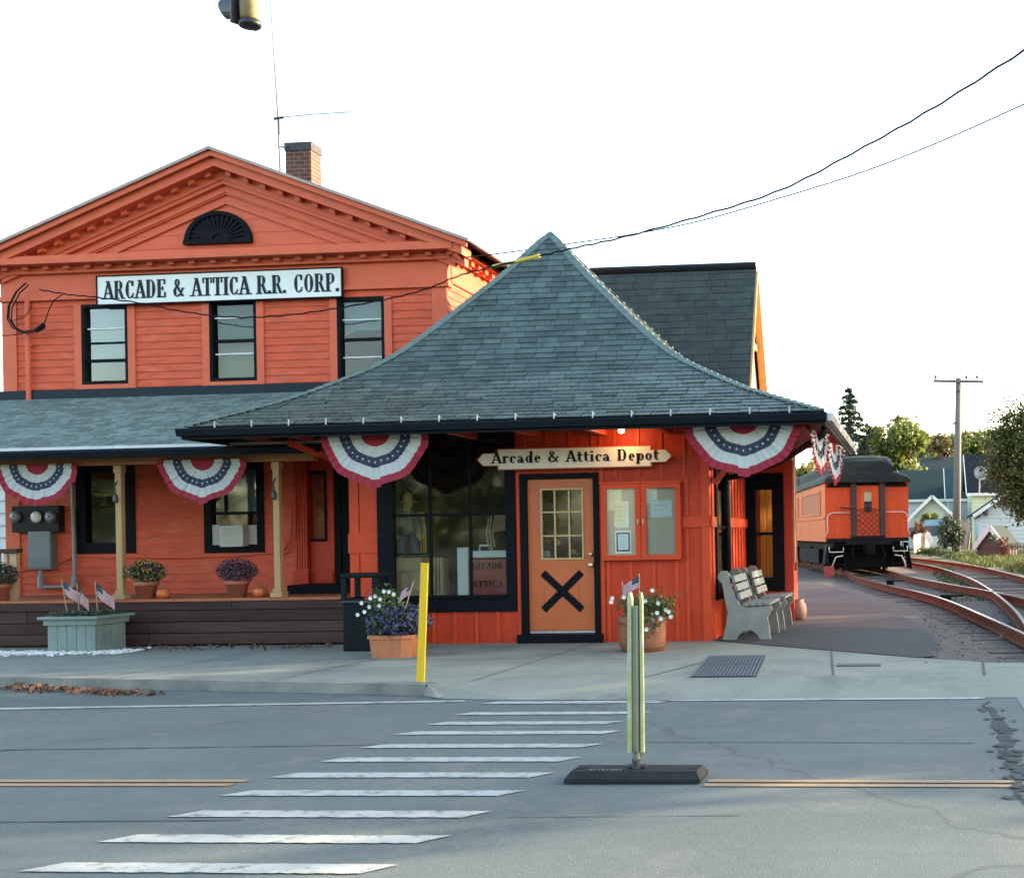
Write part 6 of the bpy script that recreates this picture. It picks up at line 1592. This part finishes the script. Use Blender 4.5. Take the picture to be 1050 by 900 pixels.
# ================================================================== houses behind the tracks
def house(name, u0, u1, vb, ve, vr, Y, depth, wall, roof, label, cat='house', ridge='x', over=.35, wins=(), zb=None, chim=None):
    """ridge 'x': eaves face the street; ridge 'y': gable faces the street"""
    a = P(u0,ve,Y); b = P(u1,ve,Y); x0, x1 = a.x, b.x; ze = (a.z+b.z)/2; zr = P((u0+u1)/2, vr, Y+(depth/2 if ridge=='x' else 0)).z; zb = -.2 if zb is None else zb
    t = thing(name, ((x0+x1)/2, Y, zb), label, cat); xm = (x0+x1)/2; ym = Y+depth/2
    mb = MB(); siding(mb, x0, x1, zb, ze, Y, [], .26, .045)
    mb.box(x0, x1, Y+.03, Y+depth, zb, ze)
    if ridge == 'y':
        siding(mb, x0, x1, ze, zr-.05, Y, [], .26, .045, lim=lambda z: (x0+(xm-x0)*(z-ze)/(zr-ze), x1-(x1-xm)*(z-ze)/(zr-ze)))
        mb.prism([(x0,Y+.03,ze),(x1,Y+.03,ze),(xm,Y+.03,zr-.05)], (0,depth-.03,0))
    else:
        for x in (x0, x1-.05): mb.prism([(x,Y+.03,ze),(x,Y+depth,ze),(x,ym,zr-.05)], (.05,0,0))
    mb.build('wall', M[wall], t)
    mb = MB(); th = .12
    if ridge == 'x':
        k = (zr-ze)/(depth/2)
        for s, y0 in ((-1,Y-over),(1,Y+depth+over)):
            p = [(x0-over,y0,ze-k*over),(x1+over,y0,ze-k*over),(x1+over,ym,zr),(x0-over,ym,zr)]; mb.prism(p, (0,0,th))
    else:
        k = (zr-ze)/((x1-x0)/2)
        for xe in (x0-over, x1+over):
            p = [(xe,Y-over,ze-k*over),(xm,Y-over,zr),(xm,Y+depth+over,zr),(xe,Y+depth+over,ze-k*over)]; mb.prism(p, (0,0,th))
    rf = mb.build('roof', M[roof], t)
    mb = MB()
    if ridge == 'x':
        k = (zr-ze)/(depth/2); mb.box(x0-over, x1+over, Y-over-.08, Y-over-.001, ze-k*over-.08, ze-k*over+.14)
        for xe in (x0-over-.06, x1+over+.001): mb.beam((xe+.03,Y-over,ze-k*over+.02),(xe+.03,ym,zr+.02),.06,.22,(0,0,1))
    else:
        k = (zr-ze)/((x1-x0)/2)
        for xe in (x0-over, x1+over): mb.beam((xe,Y-over-.04,ze-k*over+.02),(xm,Y-over-.04,zr+.02),.07,.22,(0,0,1))
    mb.build('trim', M['h_trim'], t)
    for (wu0, wv0, wu1, wv1) in wins:
        p, q = P(wu0,wv0,Y), P(wu1,wv1,Y); mb = MB(); e = .09
        mb.box(p.x-e,q.x+e,Y-.05,Y-.021,q.z-e,p.z+e); w_ = mb.build('window', M['h_trim'], t)
        mb = MB(); mb.box(p.x,q.x,Y-.06,Y-.051,q.z,p.z); mb.build('pane', M['car_glass'], w_)
    if chim:
        p = P(chim[0],chim[1],ym-.6); q = P(chim[2],chim[3],ym-.6); mb = MB(); mb.box(p.x,q.x,ym-.6,ym,q.z-.6,p.z); mb.build('chimney', M['brick'], rf)
    return t
house('white_house', 925, 993, 545, 511, 483, 100, 9, 'h_white', 'h_roof_green', 'low white house with a dark green roof behind the coach', wins=((975,520,982,530),))
house('green_roofed_house', 944, 1002, 540, 486, 469.5, 116, 9, 'h_grey', 'h_roof_green', 'house farthest back with a dark green roof and brick chimney', chim=(961,464.5,967,478))
house('blue_grey_house', 972, 994, 545, 511, 481, 97, 6, 'h_grey', 'h_roof_teal', 'narrow blue-grey house wing with a teal roof left of the utility pole', over=.2)
yh = house('yellow_house', 996, 1046, 560, 503.5, 467, 90, 8, 'h_yellow', 'h_roof_dark', 'pale yellow house with a steep dark roof and satellite dish', wins=())
house('cream_garage', 937, 975, 545, 527, 509, 88, 7, 'h_cream', 'h_roof_teal', 'small cream garage with a gable front beside the coach end', 'garage', 'y', .5)
house('white_garage', 1005, 1062, 575, 524, 505, 76, 8, 'h_white', 'h_roof_dark', 'white clapboard garage with a gable front at the right', 'garage', 'y', .45)
shd = house('garden_shed', 1000, 1033, 574, 560, 541, 62, 1.5, 'shed_brown', 'h_roof_green', 'small brown shed with a green roof on the grass bank', 'shed', 'y', .12, zb=-.1); shd.rotation_euler.z = radians(-30)
dt = thing('satellite_dish', P(1005,497,88), 'grey satellite dish on a mast in front of the dark steep roof', 'satellite dish')
c = P(1005.5,485,88); mb = MB(); mb.tf = Matrix.Translation(c) @ Matrix.Rotation(radians(-12),4,'X') @ Matrix.Rotation(radians(20),4,'Z'); mb.lathe([(.0,.12),(.3,.08),(.52,.0),(.53,.01),(.3,.10),(0,.14)], (0,0,0), 20, axis='Y'); mb.build('dish', M['dish'], dt, True)
mb = MB(); mb.tube([P(1004,505,88.1), P(1004.5,486,88.1)], .05, 6); mb.tube([c, c+Vector((.25,-.55,-.25))], .03, 5); mb.build('mast', M['dish'], dt)
mb = MB(); c = P(1010.5,523,75.7); mb.tube([c+Vector((-.0,.25,.1)), c], .03, 5); mb.lathe([(.05,.2),(.16,.1),(.13,-.3),(.05,-.36)], c, 8); tag(mb.build('wall_lantern', M['iron']), 'black lantern mounted at the left edge of the white garage', 'lantern')
# parked car, fences
cr_ = thing('parked_car', P(958,546,80), 'dark car with a pale blue windscreen parked before the cream garage', 'car')
c = P(958,552,80); mb = MB()
def carpt(x, z): return (c.x+x, 80, c.z-.05+z)
prof = [(-2.0,.2),(-2.0,.62),(-1.75,.78),(-1.05,.86),(-.55,1.32),(.7,1.36),(1.35,.92),(1.95,.84),(2.05,.55),(2.05,.2)]
mb.prism([carpt(*q) for q in prof], (0,1.7,0)); mb.build('body', M['car_paint'], cr_)
mb = MB(); mb.prism([carpt(*q) for q in ((-1.0,.88),(-.55,1.28),(.66,1.31),(1.2,.94))], (0,-.02,0)); mb.build('side_glass', M['car_glass'], cr_)
for x in (-1.25,1.25):
    mb = MB(); mb.lathe([(.1,-.12),(.3,-.12),(.34,-.08),(.34,.1),(.1,.1)], (c.x+x,80.1,c.z-.05+.3), 18, axis='Y'); mb.build('wheel', M['rubber'], cr_, True)
def fence(u0, v0, Y0, u1, v1, Y1, h, m_, label, gap=.02, w=.14):
    a, b = P(u0,v0,Y0), P(u1,v1,Y1); a.z -= .1; b.z -= .1; d = b-a; n = int(d.length/(w+gap)); d.normalize()
    t = thing('board_fence', a, label, 'fence'); s = Vector((-d.y,d.x,0)).normalized()
    mb = MB()
    for k in range(n):
        c = a+d*((w+gap)*(k+.5)); hh = h*random.uniform(.95,1.03); mb.obox(c+Vector((0,0,hh/2)), d*w/2, s*.012, (0,0,hh/2))
    mb.build('boards', M[m_], t)
    for z in (.3,.8):
        mb = MB(); mb.obox((a+b)/2+Vector((0,0,h*z))+s*.035, (b-a)/2, s*.02, (0,0,.045)); mb.build('rail', M[m_], t)
    return t
fence(937,565,66,953,561,70,1.0,'fence_pale','low pale pinkish board fence right of the coach end')
fence(984,562,72,997,562,72,1.75,'fence_pale','tall weathered board fence between the pole and the shed')
fence(1031,574,62,1064,575,62,1.0,'fence_wood','low brown picket fence at the right edge below the tree',.06,.08)
mb = MB(); pm = [P(951,557,68), P(953.5,549,68), P(955,556,68)]; mb.beam(P(950.5,547,68), P(955.5,557,68), .05, .35); tag(mb.build('leaning_board', M['h_trim']), 'white board leaning by the pale fence near the coach', 'board')
mb = MB(); mb.tube([P(992.5,563,70), P(994.5,545,70)], .06, 6); tag(mb.build('short_post', M['fence_wood']), 'short tan post standing beside the tall board fence', 'post')
# ================================================================== trees and vegetation
def tree(name, base, blobs, n, leaf, m_, trunk_r, label, cat='tree', group=None, dens=.35, spread=.24):
    base = Vector(base); t = thing(name, base, label, cat, group)
    top = max((Vector(b[0]) for b in blobs), key=lambda q: q.z)
    mb = MB(); mid = base.lerp(Vector((base.x, base.y, top.z)), .45)
    mb.tube([base-Vector((0,0,.2)), base.lerp(mid,.5)+Vector((.03,0,0)), mid, top], [trunk_r*1.25, trunk_r, trunk_r*.8, trunk_r*.2], 9)
    for b in blobs:
        c = Vector(b[0]); s = base.lerp(mid, random.uniform(.7,1.0)); mb.tube([s, s.lerp(c,.5)+Vector((0,0,.1*(c-s).length)), c], [trunk_r*.45, trunk_r*.3, trunk_r*.08], 6)
    mb.build('trunk', M['bark'], t)
    mb = MB(); vol = sum(b[1]**2 for b in blobs)
    for c, r in [(Vector(b[0]), b[1]) for b in blobs]:
        k = int(n*r*r/vol); twigs = max(6, k//28)
        for _ in range(twigs):      # leaf sprays on twigs, with gaps between
            d = Vector((random.gauss(0,1), random.gauss(0,1), random.gauss(0,.85))).normalized(); q = c+d*r*(random.random()**dens)*random.uniform(.85,1.12); sp = r*spread
            for _ in range(k//twigs):
                p = q+Vector((random.gauss(0,sp), random.gauss(0,sp), random.gauss(0,sp*.7))); mb.leaf(p, leaf, 0, d*.6+Vector((0,0,.35)))
    mb.build('crown', M[m_], t, fixn=False)
    return t
def round_blobs(c, R, H, n, r, seed):
    rnd = random.Random(seed); out = []
    for _ in range(n):
        a = rnd.uniform(0,2*pi); q = sqrt(rnd.random()); z = rnd.uniform(-1,1); w = sqrt(max(0,1-z*z*.8))
        out.append((Vector((c[0]+R*q*w*cos(a), c[1]+R*q*w*sin(a), c[2]+H*z)), r*rnd.uniform(.7,1.2)))
    return out
def rtree(u, vt, vb, wpx, Y, m_, label, n=5200, leaf=.3, seed=1, name='deciduous_tree', group='trees behind the railway'):
    c = P(u,(vt+vb)/2,Y); H = (P(u,vt,Y).z-P(u,vb,Y).z)/2; R = wpx/2*Y/FPX
    bl = round_blobs(c, R*.72, H*.72, 14, min(R,H)*.5, seed)
    return tree(name, (c.x, Y, -.2), bl, n, leaf, m_, .22*R/2.5+.08, label, 'tree', group)
rtree(927,428,492,58,112,'leaf_lime','bright yellow-green round tree right above the coach roof',6500,.42,3)
rtree(893,436,480,30,128,'leaf_gold','golden autumn tree left of the bright green tree',3200,.42,4)
rtree(1002,447,492,62,140,'leaf_lime','wide yellow-green tree behind the dark steep roof',5200,.5,5)
rtree(966,446,488,34,150,'leaf_rust','orange-brown autumn tree behind the brick chimney',3200,.5,6)
rtree(948,440,482,30,160,'leaf_lime','pale green tree between the bright green and orange trees',2600,.5,7)
rtree(988,440,476,30,170,'leaf_rust','reddish brown tree right behind the utility pole',2600,.5,8)
rtree(846,418,470,30,118,'leaf_olive','thin pale olive tree at the left of the tall spruce',1500,.4,9)
rtree(832,470,530,60,95,'leaf_gold','yellow tree glimpsed below the right eave behind the bunting',3000,.4,10)
# spruce
sb = P(872,470,110); st_ = P(871.5,399,110); spt = thing('spruce_tree', (sb.x,110,-.2), 'tall dark pointed spruce standing above the right eave', 'tree', 'trees behind the railway')
mb = MB(); mb.tube([(sb.x,110,-.2),(sb.x,110,st_.z)], [.35,.03], 8); mb.build('trunk', M['bark'], spt)
mb = MB(); zt = st_.z
for lev in range(26):
    f = lev/25; z = zt-.1-(zt-2.5)*f; r = .2+5.2*f**.85*random.uniform(.8,1.15); nb = 9+int(14*f)
    for k in range(nb):
        a = random.uniform(0,2*pi); rr = r*random.uniform(.6,1.1)
        for j in range(20):
            s = random.random()**.7; mb.leaf((sb.x+rr*s*cos(a)+random.gauss(0,.1), 110+rr*s*sin(a)+random.gauss(0,.1), z-.35*rr*s+.12*rr*s*s+random.gauss(0,.08)), .34)
mb.build('crown', M['leaf_spruce'], spt, fixn=False)
# olive-leaved tree leaning in at the right edge
cx3 = [(1046,455,40,1.0),(1034,448,40.3,.62),(1040,478,39.7,.75),(1052,490,40,1.0),(1030,468,40.2,.5),(1062,450,40.5,1.2),(1046,512,39.8,.55),(1060,515,40,.8),(1038,500,40.1,.5),(1066,480,40.3,1.2),(1028,442,39.9,.35),(1048,430,40.1,.55),(1060,425,40,.8),(1070,500,40.2,1.0),(1046,528,40,.3),(1020,452,39.8,.5),(1023,470,39.6,.52),(1031,490,39.7,.6),(1039,514,39.8,.5),(1035,430,40,.5),(1044,468,40.2,.9)]
rt = tree('leafy_tree', (P(1090,560,40.5).x, 40.5, -.1), [(P(u,v,Y), r) for u, v, Y, r in cx3], 19000, .105, 'leaf_bronze', .12, 'olive and bronze leaved tree leaning in at the right edge', 'tree', None, .75, spread=.34)
mb = MB(); lf = MB()
for (u0,v0),(u1,v1),(u2,v2) in (((1046,440),(1030,410),(1012,396)),((1050,440),(1036,405),(1018,386)),((1048,430),(1040,400),(1034,388)),((1040,445),(1022,425),(1003,418))):
    p0,p1,p2 = P(u0,v0,40), P(u1,v1,40), P(u2,v2,40); mb.tube([p0,p1,p2], [.015,.01,.005], 4)
    for k in range(26):
        s = random.uniform(.3,1.05); q = (p0.lerp(p1,s*2) if s < .5 else p1.lerp(p2,(s-.5)*2)); lf.leaf(q+Vector((random.gauss(0,.10),random.gauss(0,.1),random.gauss(0,.12))), .09)
mb.build('twigs', M['bark'], rt); lf.build('twig_leaves', M['leaf_bronze'], rt, fixn=False)
def bush(c, rad, n, leaf, m_, label, name='bush'):
    mb = MB()
    for _ in range(9):
        o = Vector((random.uniform(-.6,.6)*rad[0], random.uniform(-.6,.6)*rad[1], random.uniform(-.5,.55)*rad[2])); scatter(mb, Vector(c)+o, (rad[0]*.5,rad[1]*.5,rad[2]*.5), n//9, leaf, 0, .3, -.3)
    return tag(mb.build(name, M[m_], fixn=False), label, 'bush')
bush(P(972,545,69), (1.0,.8,1.15), 2400, .16, 'mum_leaf', 'dark green bush in front of the utility pole foot')
bush(P(953,533,84), (.7,.6,.7), 1300, .2, 'leaf_lime', 'sunlit yellow bush in front of the cream garage')
bush(P(943,548,72), (.5,.6,.9), 800, .16, 'brush_red', 'reddish dry brush beside the end of the coach')
bush(P(1018,552,60), (.25,.3,.25), 200, .1, 'plant_green', 'small green shrub against the brown shed')
bush(P(1030,560,58), (.45,.4,.55), 700, .1, 'brush_red', 'dry brown brush right of the brown shed')
bush(P(957,566,62), (1.0,.8,.35), 900, .1, 'grass', 'low green weed clump beside the side track')
bush(P(1046,583,44), (.5,.5,.35), 500, .08, 'grass', 'green weed clump at the right edge beside the side track')
mb = MB()      # grass along the bank
for _ in range(9000):
    y = random.uniform(40, 72); x = random.uniform(.0, 1)*6+ (2.9 if y < 46 else 2.3-(y-46)*.06) + .3
    h = random.uniform(.08,.3); a = random.uniform(0,pi); d = Vector((cos(a),sin(a),0))*.03; l = Vector((random.gauss(0,.06),random.gauss(0,.06),h))
    mb.add([Vector((x,y,-.03))-d, Vector((x,y,-.03))+d, Vector((x,y,-.03))+l], [(0,1,2)])
for _ in range(1500):
    y = random.uniform(24,48); x = random.uniform(.6,1.4) if random.random()<.4 else 3.4+random.random(); h = random.uniform(.03,.12); d = Vector((.02,0,0)); mb.add([Vector((x,y,-.03))-d, Vector((x,y,-.03))+d, Vector((x,y,-.03))+Vector((random.gauss(0,.03),0,h))], [(0,1,2)])
tag(mb.build('grass_bank', M['grass'], fixn=False), 'rough green grass on the bank beyond the side track', 'grass', kind='stuff')
struct(sheet('lawn', [[(3.2,36),(60,36),(60,130),(-30,130),(-1.5,62),(1.5,50)]], -.024, S_ground))
# hills on the skyline
mb = MB(); nx, ny = 90, 14
def hill(x, y): 
    q = (y-230)/260
    return -1+ (24+5*sin(x*.011+.6)+2.2*sin(x*.037)+1.2*sin(x*.09+y*.05))*min(1,max(0,q*1.7))**.8
for i in range(nx):
    for j in range(ny):
        x0, x1 = -420+900*i/nx, -420+900*(i+1)/nx; y0, y1 = 225+280*j/ny, 225+280*(j+1)/ny
        mb.quad((x0,y0,hill(x0,y0)),(x1,y0,hill(x1,y0)),(x1,y1,hill(x1,y1)),(x0,y1,hill(x0,y1)))
struct(mb.build('hills', surf('hill_floor', (.08,.08,.03), (.05,.06,.022), .05, .95, 0, .2, 1), origin=(0,0,0)))
mb = MB()
for _ in range(2600):
    x = random.uniform(-30, 75); y = random.uniform(235, 420); z = hill(x,y); r = random.uniform(1.2,2.6); mi = random.choice((0,0,1,2,1,3))
    for _ in range(14):
        d = Vector((random.gauss(0,1),random.gauss(0,1),random.gauss(0,1))).normalized(); mb.leaf(Vector((x,y,z+r*.9))+d*r*random.uniform(.7,1.05), 1.5, mi, d)
tag(mb.build('hill_woods', [M['leaf_lime'], M['leaf_olive'], M['leaf_gold'], M['leaf_rust']], fixn=False), 'distant wooded hillside in autumn colours on the skyline', 'woods', kind='stuff')
# sliver of the neighbouring white house at the far left
house('neighbour_house', -60, 7.2, 560, 482, 440, 24, 6, 'h_white', 'h_roof_dark', 'white house sliver behind the left corner of the porch', over=.1)
# out of view: trees mirrored in the panes, and a row added for shade
for k, (x, y, h, m_) in enumerate(SIDE_TREES if 'SIDE_TREES' in globals() else ()):
    pass
def yard_tree(x, y, h, R, m_, label, seed):
    bl = round_blobs((x,y,h*.62), R*.7, h*.30, 12, R*.5, seed)
    return tree('deciduous_tree', (x,y,-.15), bl, 2600, .42, m_, .2, label, 'tree')
for k, (x, y, h, R, w) in enumerate(((-41,-16,6.6,5,'sixth from the crosswalk'),(-34,-15,6.2,4.8,'fifth from the crosswalk'),(-27.5,-16,6.4,4.8,'fourth from the crosswalk'),(-21.5,-15,6,4.4,'third from the crosswalk'),(-15.5,-16,6.1,4.4,'second from the crosswalk'),(-8.5,-17,6,4.2,'nearest to the crosswalk'))):
    yard_tree(x, y, h, R, ('leaf_dark','leaf_green')[k%2], 'tree across the street behind the viewer, %s' % w, 40+k)
for k, (x, y, h, R, w) in enumerate(((14.2,15.2,6.6,2.8,'first along the street end'),(15,18.4,7,3,'second along the row'),(15.2,21.5,7.5,3.4,'third along the row'),(16,24.6,7.2,3.2,'fourth along the row'),(18.5,31,8,3.4,'fifth along the row'),(19,36,8,3.8,'sixth along the row'),(20,41,8,3.8,'seventh along the row'),(19,48,8,3.8,'eighth along the row'))):
    yard_tree(x, y, h, R, ('leaf_green','leaf_olive')[k%2], 'unseen tree added for shade beyond the tracks to the right, %s' % w, 60+k)
# ================================================================== sky, sun, camera
EL, AZ_ = radians(14), radians(66)       # sun: elevation, azimuth from +y towards +x
wd = bpy.data.worlds.new('World'); SC.world = wd; wd.use_nodes = True
nt = wd.node_tree; bg = nt.nodes['Background']; sk = nt.nodes.new('ShaderNodeTexSky'); sk.sky_type = 'NISHITA'; sk.sun_disc = False
sk.sun_elevation = EL; sk.sun_rotation = AZ_; sk.air_density = 1.0; sk.dust_density = 1.6; sk.ozone_density = 0.2
nt.links.new(sk.outputs[0], bg.inputs['Color']); bg.inputs['Strength'].default_value = .15
sl_ = bpy.data.lights.new('Sun', 'SUN'); sl_.energy = 3.0; sl_.angle = radians(.6); sl_.color = (1,.80,.56)
so = bpy.data.objects.new('Sun', sl_); COL.objects.link(so)
sd = Vector((sin(AZ_)*cos(EL), cos(AZ_)*cos(EL), sin(EL))); so.rotation_euler = sd.to_track_quat('Z','Y').to_euler(); so.location = (30,20,30)
cam = bpy.data.cameras.new('Camera'); co = bpy.data.objects.new('Camera', cam); COL.objects.link(co); SC.camera = co
cam.sensor_fit = 'HORIZONTAL'; cam.sensor_width = 36; cam.lens = 36*FPX/1050; cam.shift_x = -(CX-525)/1050; cam.shift_y = (CY-450)/1050
cam.clip_start = .05; cam.clip_end = 3000
Rv = Vector((cos(TH),sin(TH),0)); Fv = Vector((-sin(TH),cos(TH),0)); Zv = Vector((0,0,1))
cxv = cos(RO)*Rv-sin(RO)*Zv; cyv = sin(RO)*Rv+cos(RO)*Zv
mm = Matrix((cxv, cyv, -Fv)).transposed().to_4x4(); mm.translation = (0,0,HC); co.matrix_world = mm
vs_ = SC.view_settings; vs_.view_transform = 'Standard'; vs_.look = 'None'; vs_.exposure = 2.55; vs_.gamma = 1
SC.cycles.max_bounces = 6; SC.cycles.transparent_max_bounces = 12; SC.cycles.caustics_reflective = False; SC.cycles.caustics_refractive = False
